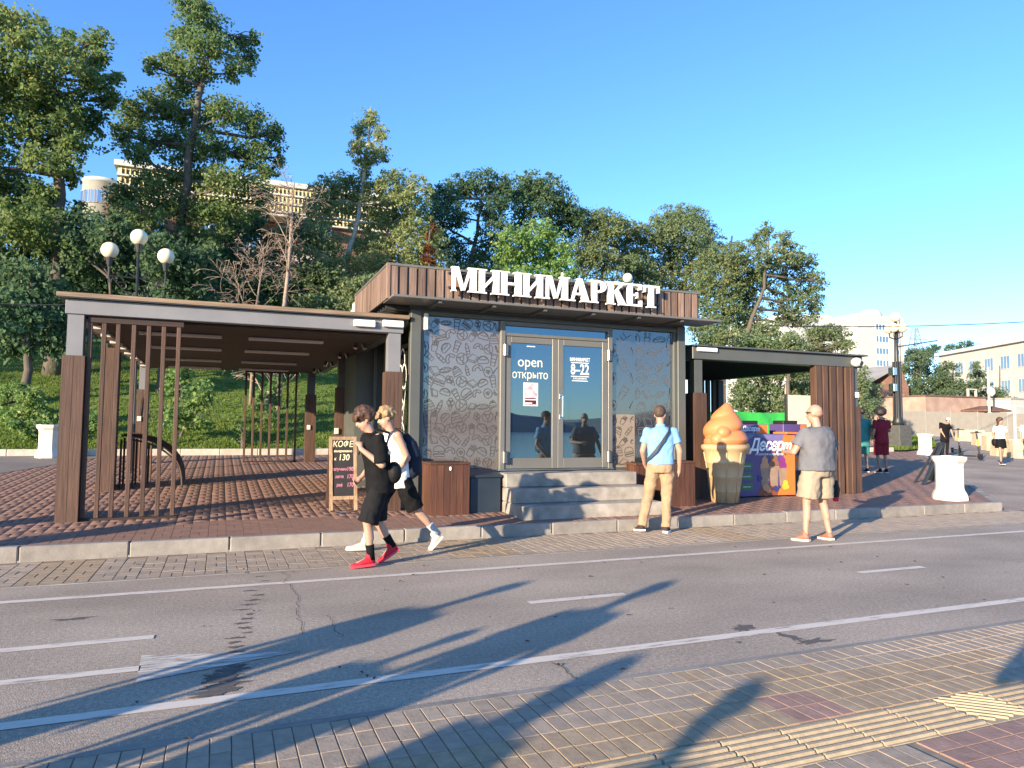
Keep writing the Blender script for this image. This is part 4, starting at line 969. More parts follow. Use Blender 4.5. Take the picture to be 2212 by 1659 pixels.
for (x, z, s, m2) in ((9.50, .62, 1.0, va), (9.72, .66, 1.1, vc), (9.93, .62, .95, vb)):
    flat([(x-.10*s, z+.12), (x+.10*s, z+.12), (x+.075*s, z-.22*s), (x-.075*s, z-.22*s)], 'cup_print', cupm, 2)
    flat([(x-.115*s, z+.10), (x+.115*s, z+.10), (x+.115*s, z+.135), (x-.115*s, z+.135)], 'cup_print', cupm, 3)
    flat([(x-.10*s, z+.137), (x+.10*s, z+.137), (x+.105*s, z+.2), (x+.07*s, z+.25), (x+.075*s, z+.3), (x+.03*s, z+.35), (x+.02*s, z+.44*s), (x-.02*s, z+.36), (x-.07*s, z+.3), (x-.065*s, z+.25), (x-.105*s, z+.2)], 'swirl_print', m2, 2)
def disc(x, z, r, nm, m, k): flat([(x+r*math.cos(2*PI*i/12), z+r*math.sin(2*PI*i/12)) for i in range(12)], nm, m, k)
blue = mat('blueberry_print', (.03, .04, .16), .5, .1, 9); ylw = mat('yellow_print', (.75, .45, .04), .5, .1, 9)
for i, (x, z) in enumerate(((9.36, .60), (9.41, .57), (9.37, .54), (9.70, .37), (9.75, .40), (9.80, .36), (9.76, .34), (9.84, .40))): disc(x, z, .032, 'berry_print', blue, 4+(i % 3)*.3)
for i, (x, z, r) in enumerate(((9.52, .40, .075), (9.58, .35, .06))): disc(x, z, r, 'nut_print', va, 5+i*.4)
for i, (x, z, r) in enumerate(((9.99, .47, .06), (9.97, .41, .065), (10.03, .40, .045))): disc(x, z, r, 'fruit_print', ylw, 5+i*.3)
for i, (x, z, r) in enumerate(((9.13, 1.08, .07), (9.10, 1.17, .055))): disc(x, z, r, 'fruit_print', ylw if i else va, 2+i*.4)
MB().rbox(9.98, 10.34, 10.64, 11.0, 1.402, 1.44, .008).build('orange_tray', M['orange'], fz)
def machine(x0, x1, y0, z0, z1, label, t):
    o = thing('ice_cream_machine', label, 'ice cream machine', ((x0+x1)/2, y0+.2, z0), 'machines on the dessert freezer')
    MB().rbox(x0, x1, y0, y0+.4, z0, z1, .01).build('body', M['purple'], o)
    mb = MB(); mb.prism([(x0+.66*(x1-x0), y0-.0025, z0+.01), (x1-.01, y0-.0025, z0+.01), (x1-.01, y0-.0025, z1-.01), (x0+.72*(x1-x0), y0-.0025, z1-.01)], (0, .002, 0)); mb.build('print_panel', M['orange'], o)
    m2 = MB(); m2.rbox(x0+.05, x1-.2, y0+.05, y0+.35, z1+.001, z1+.07, .01); m2.build('lid', M['black_rubber'], o)
    if t: text('Десерm', .13, wall_at((x0+x1)/2, y0-.006, (z0+z1)/2), 'lettering', M['print_white'], o, shear=.3, offset=.004, sx=.85)
    return o
machine(9.1, 9.95, 11.1, 1.405, 1.585, 'small purple ice cream machine behind the cone swirl', True)
machine(10.38, 11.0, 11.15, 1.0, 1.60, 'purple ice cream machine next to the orange tray', False)
c2 = thing('side_freezer', 'narrow grey and purple freezer right of the orange panel', 'freezer', (10.7, 11.3, pz(11)))
MB().rbox(10.36, 11.3, 11.05, 11.6, pz(11)+.02, .995, .01).build('body', M['purple_light'], c2)
MB().box(10.42, 10.78, 11.045, 11.048, .28, .68).build('grille', M['metal_dark'], c2)
flat([(10.5, .72), (10.75, .72), (10.75, .96), (10.52, .96)], 'print_panel', va, 1, c2, 11.05)
flat([(10.55, .86), (10.70, .86), (10.70, .93), (10.55, .93)], 'print_panel', M['orange'], 2, c2, 11.05)
wb = thing('white_board', 'blank white menu board standing behind the freezer under the right pergola', 'board', (11.3, 11.75, pz(11.7)))
a_ = at(1697, 853, 11.75); c_ = at(1762, 921, 11.75)
MB().rbox(a_.x, c_.x, 11.7, 11.76, 1.50, a_.z, .008).build('panel', M['white'], wb)
MB().rbox(a_.x-.02, a_.x-.002, 11.69, 11.77, 1.48, a_.z+.015, .004).build('frame', M['metal_dark'], wb)
for x in (a_.x+.06, c_.x-.06): MB().box(x-.02, x+.02, 11.71, 11.75, pz(11.7)-.01, 1.498).build('leg', M['metal_dark'], wb)

# green tarp fence behind the right pergola
gf = thing('tarp_fence', 'bright green tarpaulin fence behind the right pergola', 'fence', (17.5, 20.5, pz(20.5)))
nx, nz_ = 70, 12; rg2 = np.random.RandomState(2)
xx = np.linspace(13.4, 22.2, nx); V = []
for j in range(nz_):
    for i in range(nx):
        V.append((xx[i], 20.5+.05*math.sin(xx[i]*5.1+j*.7)+.03*math.sin(xx[i]*11+j*1.9)+.02*rg2.rand(), pz(20.5)-.02+1.56*j/(nz_-1)-(.03*abs(math.sin(xx[i]*1.3)) if j == nz_-1 else 0)))
q = [(j*nx+i, j*nx+i+1, (j+1)*nx+i+1, (j+1)*nx+i) for j in range(nz_-1) for i in range(nx-1)]
mb = MB(); mb.add(V, q); mb.build('tarp', M['green_tarp'], gf, True)
for i in range(5): MB().tube([(13.5+i*2.15, 20.62, pz(20.5)-.02), (13.5+i*2.15, 20.62, pz(20.5)+1.6)], .025, 8).build('post', M['steel'], gf)

# white planters
uprof = [(.01, 0), (.285, 0), (.29, .03), (.285, .09), (.262, .15), (.235, .20), (.228, .24), (.226, .28), (.226, .66), (.232, .68), (.232, .70), (.245, .715), (.27, .75), (.285, .79), (.285, .83), (.26, .838), (.25, .82), (.245, .74), (.01, .72)]
ml_ = MB(); ml_.lathe([(r, z) for r, z in uprof], (0, 0, 0), 8, PI/8, (1.08, 1.08)); ume = ml_.mesh('white_planter', M['white'])
soil = MB(); soil.lathe([(.01, .755), (.235, .755)], (0, 0, 0), 12); soilm = soil.mesh('soil', mat('planter_soil', (.05, .035, .025), .95, .3, 12))
for (x, y, z, lb_) in ((13.02, 9.62, pz(9.6)-.01, 'white octagonal concrete planter at the kerb corner by the black stand'), (25.75, 20.0, pz(20)-.02, 'white concrete planter farther back beside the man in a cap'), (-3.98, 21.1, pz(21.1)-.01, 'white concrete planter at lawn kerb left of the pergola post'), (-4.3, 9.62, pz(9.6)-.01, 'white concrete planter beyond the left end of the pergola')):
    o = new_obj('white_planter', None, None, (x, y, z)); o.empty_display_size = .2
    tag(o, lb_, 'planter', 'white concrete planters'); new_obj('pot', ume, o); new_obj('soil', soilm, o)

# black A-frame stand by the planter
af = thing('folding_stand', 'black folding A-shaped stand behind the near white planter', 'stand', (15.3, 12.0, pz(12)))
p_a = Vector((14.9, 11.65, pz(11.65)-.01)); apex = at(2035, 958, 12.2); p_b = Vector((16.1, 12.4, pz(12.4)-.01))
MB().tube([p_a, apex], .045, 4).build('leg', M['metal_dark'], af)
m_ = MB(); dv = Vector((.16, .30, 0)); m_.prism([apex-dv*.2+Vector((0, 0, .01)), apex+dv*.8+Vector((0, 0, .01)), p_b+dv*.8, p_b-dv*.3], (.04, -.02, .02)); m_.build('panel', M['black_rubber'], af)
MB().tube([p_a+Vector((.3, .45, .02)), apex+Vector((0.03, .1, .0))], .03, 4).build('leg', M['metal_dark'], af)

# electric scooters
def scooter(p, yaw, label):
    o = thing('electric_scooter', label, 'scooter', p, 'parked electric scooters', rz=yaw)
    yel = M.setdefault('scooter_yellow', mat('scooter_yellow', (.70, .48, .03), .4, .05, 4))
    m_ = MB(); m_.rbox(-.08, .08, -.45, .35, .10, .16, .01); m_.local('deck', M['metal_dark'], o)
    m_ = MB(); m_.tube([(0, .42, .15), (0, .36, .52)], .035, 8); m_.tube([(0, .33, .78), (0, .30, 1.02)], .03, 8); m_.local('stem', M['metal_dark'], o)
    m_ = MB(); m_.tube([(0, .362, .525), (0, .332, .775)], .036, 8); m_.local('stem_sleeve', yel, o)
    m_ = MB(); m_.tube([(-.26, .27, 1.04), (-.1, .30, 1.05), (.1, .30, 1.05), (.26, .27, 1.04)], .02, 8); m_.local('handlebar', M['black_rubber'], o)
    m_ = MB(); m_.rbox(-.04, .04, .27, .36, 1.06, 1.12, .01); m_.local('display', M['metal_dark'], o)
    for y in (-.52, .45):
        m_ = MB(); m_.tube([(-.03, y, .11), (.03, y, .11)], .11, 16); m_.local('wheel', M['black_rubber'], o)
        m_ = MB(); m_.rbox(-.05, .05, y-.1, y+.1, .19, .225, .006); m_.local('mudguard', M['metal_dark'], o)
    return o
pp = gp(2098, 992); scooter(pp, PI*.93, 'yellow and black electric scooter parked alone on the asphalt')
pp = gp(2066, 978); scooter(pp, PI*.8, 'electric scooter with yellow stem right of the man in a cap')

# ------------------------------------------------------------ street lamps
def lamp(label, x, y, zg, ztop, group='three-globe street lamps'):
    o = thing('street_lamp', label, 'street lamp', (x, y, zg), group); h = ztop-zg-.22
    m_ = MB(); m_.lathe([(.14, 0), (.14, .35), (.09, .45), (.07, .9), (.045, 1.2), (.035, h)], (0, 0, 0), 12); m_.local('pole', M['iron'], o, True)
    for dx in (-.70, .70): 
        m_ = MB(); m_.tube([(0, 0, h-.95), (dx, 0, h-.95)], .02, 6); m_.tube([(dx, 0, h-1.15), (dx, 0, h-.55)], .02, 6); m_.tube([(dx*.1, 0, h-.92), (dx*.4, .35, h-.72)], .015, 6)
        m_.local('arm', M['iron'], o)
        m_ = MB(); s = math.copysign(1, dx)
        for (cx, cz, r, a0, a1) in ((.55, -1.08, .09, -.5, 4.5), (.36, -1.22, .14, .4, 5.2), (.17, -1.45, .12, 0, 4.8), (.22, -1.75, .09, 1, 6)):
            m_.tube([(s*(cx+r*(1-.5*t)*math.cos(a0+(a1-a0)*t)), 0, h+cz+r*(1-.5*t)*math.sin(a0+(a1-a0)*t)) for t in np.linspace(0, 1, 12)], .014, 5)
        m_.tube([(s*.05, 0, h-1.5), (s*.3, 0, h-1.36), (s*.62, 0, h-.98)], .013, 5); m_.local('scrollwork', M['iron'], o)
    for dx, dz in ((-.70, -.46), (.70, -.46), (0, .0)):
        m_ = MB(); m_.lathe([(.05, -.02+h+dz-.2), (.10, h+dz), (.10, h+dz+.02), (.04, h+dz+.03)], (dx, 0, 0), 12); m_.local('globe_holder', M['iron'], o)
        m_ = MB(); m_.ell((dx, 0, h+dz+.22), (.225, .225, .225), None, 20, 13); m_.local('globe', M['globe'], o, True)
    return o
l1 = lamp('black street lamp with three cream globes above left pergola roof', -2.30, 22.3, .6, 6.75)
l1.rotation_euler.z = .1
zz = float(hz(17.1, 28.0))
l2 = copy_tree(l1); l2.location = (17.08, 28.0, 8.42-6.15); l2.rotation_euler.z = .2
l2['label'] = 'street lamp with one cream globe showing over the letters on the roof'
big = thing('lamp_column', 'tall dark lamp column with a cluster of cream globes on a stone plinth', 'street lamp', (31.0, 25.5, gz(0, 25.5)+.1))
hh = at(1940, 685, 25.5).z-float(gz(0, 25.5))-.1
m_ = MB(); m_.rbox(-.42, .42, -.42, .42, -.2, 1.05, .03); m_.local('plinth', mat('dark_granite', (.075, .075, .07), .8, .25, 9, bump=.2), big)
m_ = MB(); m_.lathe([(.26, 1.05), (.26, 1.25), (.16, 1.5), (.13, 3.0), (.10, 4.4), (.07, hh-.25)], (0, 0, 0), 14); m_.local('pole', M['iron'], big, True)
for a in range(4):
    a_ = a*PI/2+.4; m_ = MB(); m_.tube([(.18*math.cos(a_), .18*math.sin(a_), 1.3), (.16*math.cos(a_), .16*math.sin(a_), 4.2)], .05, 8); m_.local('side_rod', M['iron'], big)
    r = .30; m_ = MB(); m_.tube([(0, 0, hh-1.15), (r*math.cos(a_), r*math.sin(a_), hh-1.0), (r*math.cos(a_), r*math.sin(a_), hh-.8)], .03, 6); m_.local('arm', M['iron'], big)
    m_ = MB(); m_.ell((r*math.cos(a_), r*math.sin(a_), hh-.58), (.23, .23, .23), None, 18, 12); m_.local('globe', M['globe'], big, True)
m_ = MB(); m_.ell((0, 0, hh), (.24, .24, .24), None, 18, 12); m_.local('globe', M['globe'], big, True)
for z in (2.7, 3.5): 
    m_ = MB(); m_.rbox(-.42, -.16, -.16, .16, z, z+.4, .02); m_.local('speaker_box', M['steel'], big)
m_ = MB(); m_.tube([(.07, 0, hh-1.5), (2.4, -.4, hh-1.1)], .03, 6); m_.local('bracket', M['iron'], big)
wire = MB(); pa = at(1660, 704, 26); pb = at(2330, 688, 22)
wire.tube([pa.lerp(pb, t)-Vector((0, 0, .5*4*t*(1-t)*.35)) for t in np.linspace(0, 1, 14)], .022, 5)
tag(wire.build('overhead_cable', M['iron'], loc=tuple(pa)), 'thin dark overhead cable crossing the sky at right', 'cable')
wire = MB(); pa = at(-60, 655, 23); pb = at(300, 640, 22.5); pc = at(520, 668, 23)
wire.tube([pa, pa.lerp(pb, .5)-Vector((0, 0, .15)), pb, pb.lerp(pc, .5)-Vector((0, 0, .1)), pc], .015, 5)
tag(wire.build('overhead_cable', M['iron'], loc=tuple(pa)), 'dark cable strung behind the left pergola roof', 'cable')
# small ornament above the roof edge
orn = thing('roof_ornament', 'small white lantern on dark scrolled bracket above the sign letters', 'lantern', (6.0, 11.6, 3.83))
pz_ = at(1215, 594, 11.6)
m_ = MB(); m_.ell((pz_.x, 11.6, pz_.z), (.03, .03, .05)); m_.build('lantern_glass', M['white'], orn, True)
m_ = MB(); m_.tube([(pz_.x, 11.6, 3.4), (pz_.x, 11.6, pz_.z-.05)], .012, 6)
for s in (-1, 1): m_.tube([(pz_.x+s*(.02+.08*t*math.cos(4*t)), 11.6, pz_.z-.10+.07*math.sin(5*t)) for t in np.linspace(0, 1, 9)], .008, 5)
m_.build('bracket', M['iron'], orn)

# ------------------------------------------------------------ people
def cloth(name, col, rough=.85): return mat(name, col, rough, .12, 5, bump=.45, bscale=22, spec=.15)
SKIN = mat('skin', (.40, .235, .165), .55, .08, 6); SKIN2 = mat('tanned_skin', (.33, .19, .13), .55, .08, 6)
H_BROWN = mat('brown_hair', (.060, .028, .016), .6, .5, 30, (1, 1, .25), bump=.6); H_BLOND = mat('blond_hair', (.27, .175, .085), .6, .45, 30, (1, 1, .25), bump=.6)
H_DARK = mat('dark_hair', (.018, .012, .010), .6, .4, 30, (1, 1, .25), bump=.5); H_GREY = mat('short_fair_hair', (.065, .040, .026), .7, .4, 40, bump=.4)
EYE_M = mat('dark_eye', (.02, .015, .012), .3, .1, 4); LIP = mat('lips', (.36, .15, .12), .5, .05, 4); SOLE = mat('shoe_sole', (.62, .58, .52), .7, .08, 5)
BLACK = cloth('black_cloth', (.007, .007, .008)); BLACK2 = cloth('charcoal_cloth', (.012, .012, .0135))
J0 = dict(pelvis=(0, 0, .94), waist=(0, .005, 1.09), chest=(0, .0, 1.29), neck=(0, -.01, 1.47), head=(0, .025, 1.635),
          shR=(.175, -.01, 1.41), elR=(.235, -.03, 1.13), wrR=(.235, .05, .88), hdR=(.235, .075, .80),
          shL=(-.175, -.01, 1.41), elL=(-.235, -.03, 1.13), wrL=(-.235, .05, .88), hdL=(-.235, .075, .80),
          hipR=(.095, 0, .90), knR=(.10, .02, .50), anR=(.105, -.03, .085), toR=(.12, .12, .03),
          hipL=(-.095, 0, .90), knL=(-.10, .02, .50), anL=(-.105, -.03, .085), toL=(-.12, .12, .03))
def person(label, pos, yaw, h=1.75, pose=None, head_dir=(0, 1, 0), skin=SKIN, top=None, top_kind='tee', top_hem=.84, bottom=None, bot_kind='shorts', hem=.56,
           hair=H_DARK, hair_kind='short', shoe=BLACK, sole=SOLE, sock=None, vox=.013, belt=None, grip=.25, group=None, flare=1.0, w=1.0, cap=None):
    J = {k: Vector(v) for k, v in J0.items()}
    for k, v in (pose or {}).items(): J[k] = Vector(v)
    s = h/1.75
    root = thing('person', label, 'person', pos, group, rz=yaw); root.scale = (s, s, s)
    hd = Vector(head_dir).normalized(); hx = hd.cross(Vector((0, 0, 1))).normalized(); hu = hx.cross(hd)
    HM = Matrix((hx, hd, hu)).transposed()             # head axes: x right, y forward, z up
    def hp(x, y, z): return J['head']+HM @ Vector((x, y, z))
    fine = vox < .016
    # --- the body, one skin
    b = MB()
    def cap_(a, c, ra, rb): b.capsule(J[a] if isinstance(a, str) else a, J[c] if isinstance(c, str) else c, ra, rb, 12)
    sx = (J['shR']-J['shL']).normalized()
    for a, rx, ry, rz in (('pelvis', .155, .105, .12), ('waist', .135, .095, .12), ('chest', .165, .11, .15)):
        Mx = Matrix((sx, Vector((0, 0, 1)).cross(sx), Vector((0, 0, 1)))).transposed(); b.ell(J[a], (rx*w, ry*w, rz), Mx)
    cap_('pelvis', 'waist', .10, .10); cap_('waist', 'chest', .10, .11); cap_('chest', 'neck', .10, .055); cap_('neck', J['head']-hu*.05, .054, .052)
    b.ell(J['head']+hu*.035-hd*.012, (.074, .094, .088), HM); b.ell(hp(0, .022, -.045), (.060, .070, .075), HM); b.ell(hp(0, .045, -.095), (.032, .036, .026), HM)
    if fine:
        b.capsule(hp(0, .088, .012), hp(0, .106, -.028), .010, .015); b.ell(hp(0, .075, .045), (.055, .02, .014), HM)
        for sgn in (-1, 1): b.ell(hp(sgn*.075, -.012, -.005), (.012, .024, .034), HM)
    for S in 'RL':
        b.capsule(J['chest']+(J['sh'+S]-J['chest'])*.55, J['sh'+S], .062, .055, 12)
        cap_('sh'+S, 'el'+S, .052*w, .041); cap_('el'+S, 'wr'+S, .043, .028)
        el, wr, hnd = J['el'+S], J['wr'+S], J['hd'+S]; d = (hnd-wr).normalized()
        inn = Vector((-1 if S == 'R' else 1, 0, 0)); fw = d.cross(inn)
        fw = fw.normalized() if fw.length > .1 else Vector((0, 1, 0)); nrm = d.cross(fw).normalized()
        if nrm.dot(inn) < 0: nrm = -nrm                # palm side faces the body
        b.capsule(wr, wr+d*.05, .026, .03); b.ell(wr+d*.062, (.016, .040, .044), Matrix((nrm, fw, d)).transposed())
        fsgn = 1 if fw.y >= 0 else -1
        for k in range(4):
            o_ = (k-1.5)*.0185; ln = (.068, .080, .075, .058)[k] if fsgn > 0 else (.058, .075, .080, .068)[k]
            p0 = wr+d*.092+fw*o_; p1 = p0+d*ln*.5*(1-grip*.2)+nrm*ln*.5*grip; p2 = p1+d*ln*.5*(1-grip)+nrm*ln*.5*min(1, grip*2)
            b.capsule(p0, p1, .0095, .009, 7); b.capsule(p1, p2, .009, .0075, 7)
        t0 = wr+d*.04+fw*.03*fsgn; t1 = t0+d*.035+fw*.022*fsgn+nrm*.008; b.capsule(t0, t1, .012, .0105, 7); b.capsule(t1, t1+d*.03+nrm*.008, .0105, .0085, 7)
        cap_('hip'+S, 'kn'+S, .082*w, .054); cap_('kn'+S, 'an'+S, .052, .034)
        kn, an = J['kn'+S], J['an'+S]; ax = (an-kn); back = -(J['to'+S]-an); back.z = 0; back = back.normalized() if back.length > .01 else Vector((0, -1, 0))
        b.capsule(kn+ax*.12+back*.012, kn+ax*.48+back*.014, .045, .043, 12)
        cap_('an'+S, J['to'+S]+Vector((0, 0, .0)), .034, .026)
    remesh(b.local('body', skin, root, True), vox, 4)
    if fine:
        e = MB()
        for sgn in (-1, 1): e.ell(hp(sgn*.031, .083, .012), (.011, .008, .007), HM, 8, 6)
        e.local('eye', EYE_M, root); e = MB()
        for sgn in (-1, 1): e.capsule(hp(sgn*.017, .090, .034), hp(sgn*.048, .079, .034), .005, .004, 6)
        e.local('eyebrow', hair if hair_kind != 'bald' else H_GREY, root)
        e = MB(); e.capsule(hp(-.02, .088, -.058), hp(.02, .088, -.058), .007, .007, 6); e.local('mouth', LIP, root)
    # --- hair
    r = random.Random(int(h*1000)+len(label)); m_ = MB()
    if hair_kind in ('short', 'curly', 'bushy', 'long', 'mop'):
        th = dict(short=.008, curly=.022, bushy=.05, long=.016, mop=.014)[hair_kind]
        m_.ell(J['head']+hu*.052-hd*.022, (.078+th, .092+th, .080+th), HM); m_.ell(J['head']+hu*.028-hd*.048, (.070+th, .060+th, .066+th*.8), HM)
        n = dict(short=0, curly=170, bushy=120, long=40, mop=60)[hair_kind]
        for i in range(n):
            a = r.uniform(0, 2*PI); el = r.uniform(-.35, 1.4); v = Vector((math.cos(el)*math.sin(a), -math.cos(el)*math.cos(a), math.sin(el)))
            if v.y > .55 and v.z < .45: continue
            if v.y > .1 and v.z < .05: continue
            c_ = J['head']+HM @ Vector((v.x*(.078+th*.9), v.y*(.095+th*.9)-.015, v.z*(.085+th*.9)+.04)); q = r.uniform(.010, .027)*(1.6 if hair_kind == 'bushy' else 1)
            dn = HM @ Vector((r.uniform(-.02, .02), r.uniform(-.02, .02), -.03)); m_.capsule(c_, c_+dn, q, q*.6, 6)
        if hair_kind in ('curly', 'mop'):
            for i in range(14): 
                x = -.07+.14*i/13; c_ = hp(x, .075+.02*math.cos(x*20), .075); m_.capsule(c_, c_+HM @ Vector((r.uniform(-.012, .012), .022, -.04-r.random()*.015)), .019, .011, 6)
        if hair_kind == 'long':
            for i in range(14):
                a = PI*i/13; c_ = hp(.085*math.cos(a), -.03-.06*math.sin(a), .0); m_.capsule(c_, c_+Vector((0, -.015, -.20-.05*math.sin(a))), .026, .016, 6)
    elif hair_kind == 'bald' and fine:
        m_.ell(J['head']+hu*.0-hd*.035, (.076, .074, .055), HM)
    if m_.v: remesh(m_.local('hair', hair, root, True), vox*.8 if fine else vox, 2)
    if cap:
        m_ = MB(); m_.ell(J['head']+hu*.075-hd*.01, (.092, .108, .075), HM); m_.ell(hp(0, .13, .065), (.07, .065, .012), HM); remesh(m_.local('cap', cap, root, True), vox, 2)
    # --- garments
    up = Vector((0, 0, 1))
    def spine(t):                                       # 0 pelvis .. 1 neck
        P_ = [J['pelvis'], J['waist'], J['chest'], J['neck']]; t = max(0, min(.9999, t))*3; i = int(t); return P_[i].lerp(P_[i+1], t-i)
    def hips_x(): 
        v = J['hipR']-J['hipL']; v.z = 0; return v.normalized()
    def frame(xd): return xd, up.cross(xd)
    if top is not None:
        m_ = MB(); rings = []; zh = top_hem; hx_ = hips_x()
        prof = [(zh, .182, .142), (.94, .176, .138), (1.09, .166, .130), (1.22, .180, .134), (1.33, .188, .128), (1.40, .172, .105), (1.455, .105, .078), (1.485, .064, .062)]
        if top_kind == 'dress': prof = [(zh, .25*flare, .21*flare), (.75, .21, .17), (.94, .18, .14), (1.09, .145, .115), (1.22, .16, .12), (1.33, .165, .115), (1.40, .155, .09), (1.455, .09, .07)]
        if top_kind == 'tank': prof = [(zh, .172, .128), (.94, .168, .126), (1.09, .156, .120), (1.22, .172, .126), (1.30, .166, .122), (1.38, .118, .10), (1.445, .095, .085)]
        for z, rx, ry in prof:
            t = (z-.94)/(1.47-.94)
            c_ = spine((z-.94)/.15/3 if z < 1.09 else (1+(z-1.09)/.20)/3 if z < 1.29 else (2+(z-1.29)/.18)/3) if z > .94 else J['pelvis']+Vector((0, 0, z-.94))
            if z <= .94: c_ = Vector((J['pelvis'].x, J['pelvis'].y, J['pelvis'].z+(z-.94)))
            k = max(0, min(1, t)); xd = (hx_*(1-k)+sx*k).normalized(); rings.append((c_, *frame(xd), rx*w*flare if top_kind != 'dress' else rx, ry*w*flare if top_kind != 'dress' else ry))
        m_.loft(rings, 24)
        for S in 'RL':
            sh, el = J['sh'+S], J['el'+S]
            if top_kind in ('tee', 'polo', 'big'):
                k = {'tee': .72, 'polo': .62, 'big': .95}[top_kind]; e_ = sh.lerp(el, k); rr = {'tee': .070, 'polo': .066, 'big': .082}[top_kind]
                m_.capsule(J['chest']+(sh-J['chest'])*.55, sh-Vector((0, 0, .012)), .085, .062*w, 14); d = (el-sh).normalized(); m_.tube([sh-d*.03, sh+d*.02, sh.lerp(el, k*.5), e_], [.058*w, .064*w, rr*.95*w, rr*1.04*w], 14)
            elif top_kind in ('tank', 'dress') : m_.capsule(J['neck']+(sh-J['neck'])*.45+Vector((0, 0, .0)), J['chest']+(sh-J['chest'])*.45, .035, .06, 10)
        remesh(m_.local({'tee': 'shirt', 'big': 'shirt', 'polo': 'polo_shirt', 'tank': 'tank_top', 'dress': 'dress'}[top_kind], top, root, True), vox, 3, .024 if fine else 0, .085)
        if top_kind == 'polo':
            m_ = MB(); c_ = J['neck']+Vector((0, -.0, .012)); m_.loft([(c_-Vector((0, 0, .02)), *frame(sx), .075, .07), (c_+Vector((0, -.005, .025)), *frame(sx), .064, .062)], 16); remesh(m_.local('collar', top, root, True), .008, 2)
    if bottom is not None:
        m_ = MB(); hx_ = hips_x(); pc = J['pelvis']
        if bot_kind == 'skirt':
            m_.loft([(pc+Vector((0, 0, hem-.94)), *frame(hx_), .20, .15), (pc+Vector((0, 0, -.1)), *frame(hx_), .185, .145), (pc+Vector((0, 0, .1)), *frame(hx_), .145, .115)], 20)
        else:
            m_.loft([(pc+Vector((0, 0, -.11)), *frame(hx_), .15*w, .118*w), (pc+Vector((0, 0, -.04)), *frame(hx_), .172*w, .132*w), (pc, *frame(hx_), .168*w, .128*w), (pc+Vector((0, 0, .11)), *frame(hx_), .150*w, .116*w)], 22)
            for S in 'RL':
                hp_, kn, an = J['hip'+S], J['kn'+S], J['an'+S]; wide = flare if bot_kind == 'shorts' else 1.0
                if bot_kind == 'trousers':
                    m_.tube([hp_+Vector((0, 0, .04)), hp_.lerp(kn, .3), kn, kn.lerp(an, .5), an+Vector((0, 0, -.01))], [.09*w, .094*w, .072*w, .064, .064], 14)
                else:
                    k = (hp_.z-hem)/max(.05, (hp_.z-kn.z)); 
                    e_ = hp_.lerp(kn, min(1, k)) if k <= 1 else kn.lerp(an, min(.5, (k-1)*.9))
                    m_.tube([hp_+Vector((0, 0, .04)), hp_.lerp(e_, .4), hp_.lerp(e_, .75), e_], [.09*w, .100*w*wide, .100*w*wide, .102*w*wide], 14)
        remesh(m_.local({'shorts': 'shorts', 'trousers': 'trousers', 'skirt': 'skirt'}[bot_kind], bottom, root, True), vox, 3, .034 if fine else 0, .09)
        if belt is not None:
            m_ = MB(); m_.loft([(pc+Vector((0, 0, .075)), *frame(hx_), .158*w, .124*w), (pc+Vector((0, 0, .108)), *frame(hx_), .156*w, .122*w)], 24); m_.local('belt', belt, root, True)
    # --- shoes, socks
    for S in 'RL':
        an, to = J['an'+S], J['to'+S]; d = to-an; fl = Vector((d.x, d.y, 0)).normalized()
        pitch_up = (to-an).normalized()
        # foot basis: f along sole; heel raised when ankle is high
        sole_heel = an+Vector((0, 0, -.075)) if an.z < .12 else an-fl*.035+Vector((0, 0, -.075))
        ball = Vector((to.x, to.y, to.z-.02)); f = (ball-sole_heel).normalized(); xd = f.cross(up).normalized(); u_ = xd.cross(f)
        B_ = Matrix((xd, f, u_)).transposed(); heel = sole_heel-f*.05; L_ = (ball-heel).length+.045
        def sp(y, z, x=0): return heel+f*y+u_*z+xd*x
        if shoe is not None:
            m_ = MB(); n = 9; rr = []
            for k in range(n):
                t = k/(n-1); wd = .030+.016*math.sin(PI*min(1, t*1.1))**.6 if t < .95 else .025; ht = (.075 if t < .35 else .075-.045*min(1, (t-.35)/.4))
                rr.append((sp(L_*t, ht*.5+.012), xd, u_, wd if 0 < k < n-1 else wd*.6, ht*.5+.004 if 0 < k < n-1 else ht*.35))
            m_.loft(rr, 14); m_.capsule(sp(.05, .05), sp(.06, .105), .042, .040, 10)
            so_ = remesh(m_.local('shoe', shoe, root, True), .010 if fine else vox, 3)
            m_ = MB(); out = [(x_, y_) for t in np.linspace(0, 1, 9) for x_, y_ in ((-(.034+.014*math.sin(PI*t)**.7), L_*t),)]+[(x_, y_) for t in np.linspace(1, 0, 9) for x_, y_ in ((.034+.014*math.sin(PI*t)**.7, L_*t),)]
            m_.prism([sp(y_, -.004, x_) for x_, y_ in out], u_*.026); m_.local('sole', sole, so_)
        if sock is not None:
            kn = J['kn'+S]; m_ = MB(); m_.tube([an+(kn-an)*-.05, an+(kn-an)*.15, an+(kn-an)*.36], [.042, .043, .047], 12); m_.local('sock', sock, root, True)
    return root, J

def strap(root, name, pts, wd, m_, thick=.008, nrm_c=None):
    mb = MB(); P_ = [Vector(p) for p in pts]; v = []
    c0 = Vector(nrm_c or (0, 0, 1.25))
    for i, p in enumerate(P_):
        d = (P_[min(i+1, len(P_)-1)]-P_[max(i-1, 0)]).normalized(); nn = (p-Vector((c0.x, c0.y, p.z))).normalized(); sd = d.cross(nn).normalized()*wd/2
        v += [p-sd, p+sd, p+sd+nn*thick, p-sd+nn*thick]
    f = [(4*i+a, 4*i+(a+1) % 4, 4*i+4+(a+1) % 4, 4*i+4+a) for i in range(len(P_)-1) for a in range(4)]+[(3, 2, 1, 0), tuple(4*(len(P_)-1)+a for a in range(4))]
    mb.add(v, f); return mb.local(name, m_, root)

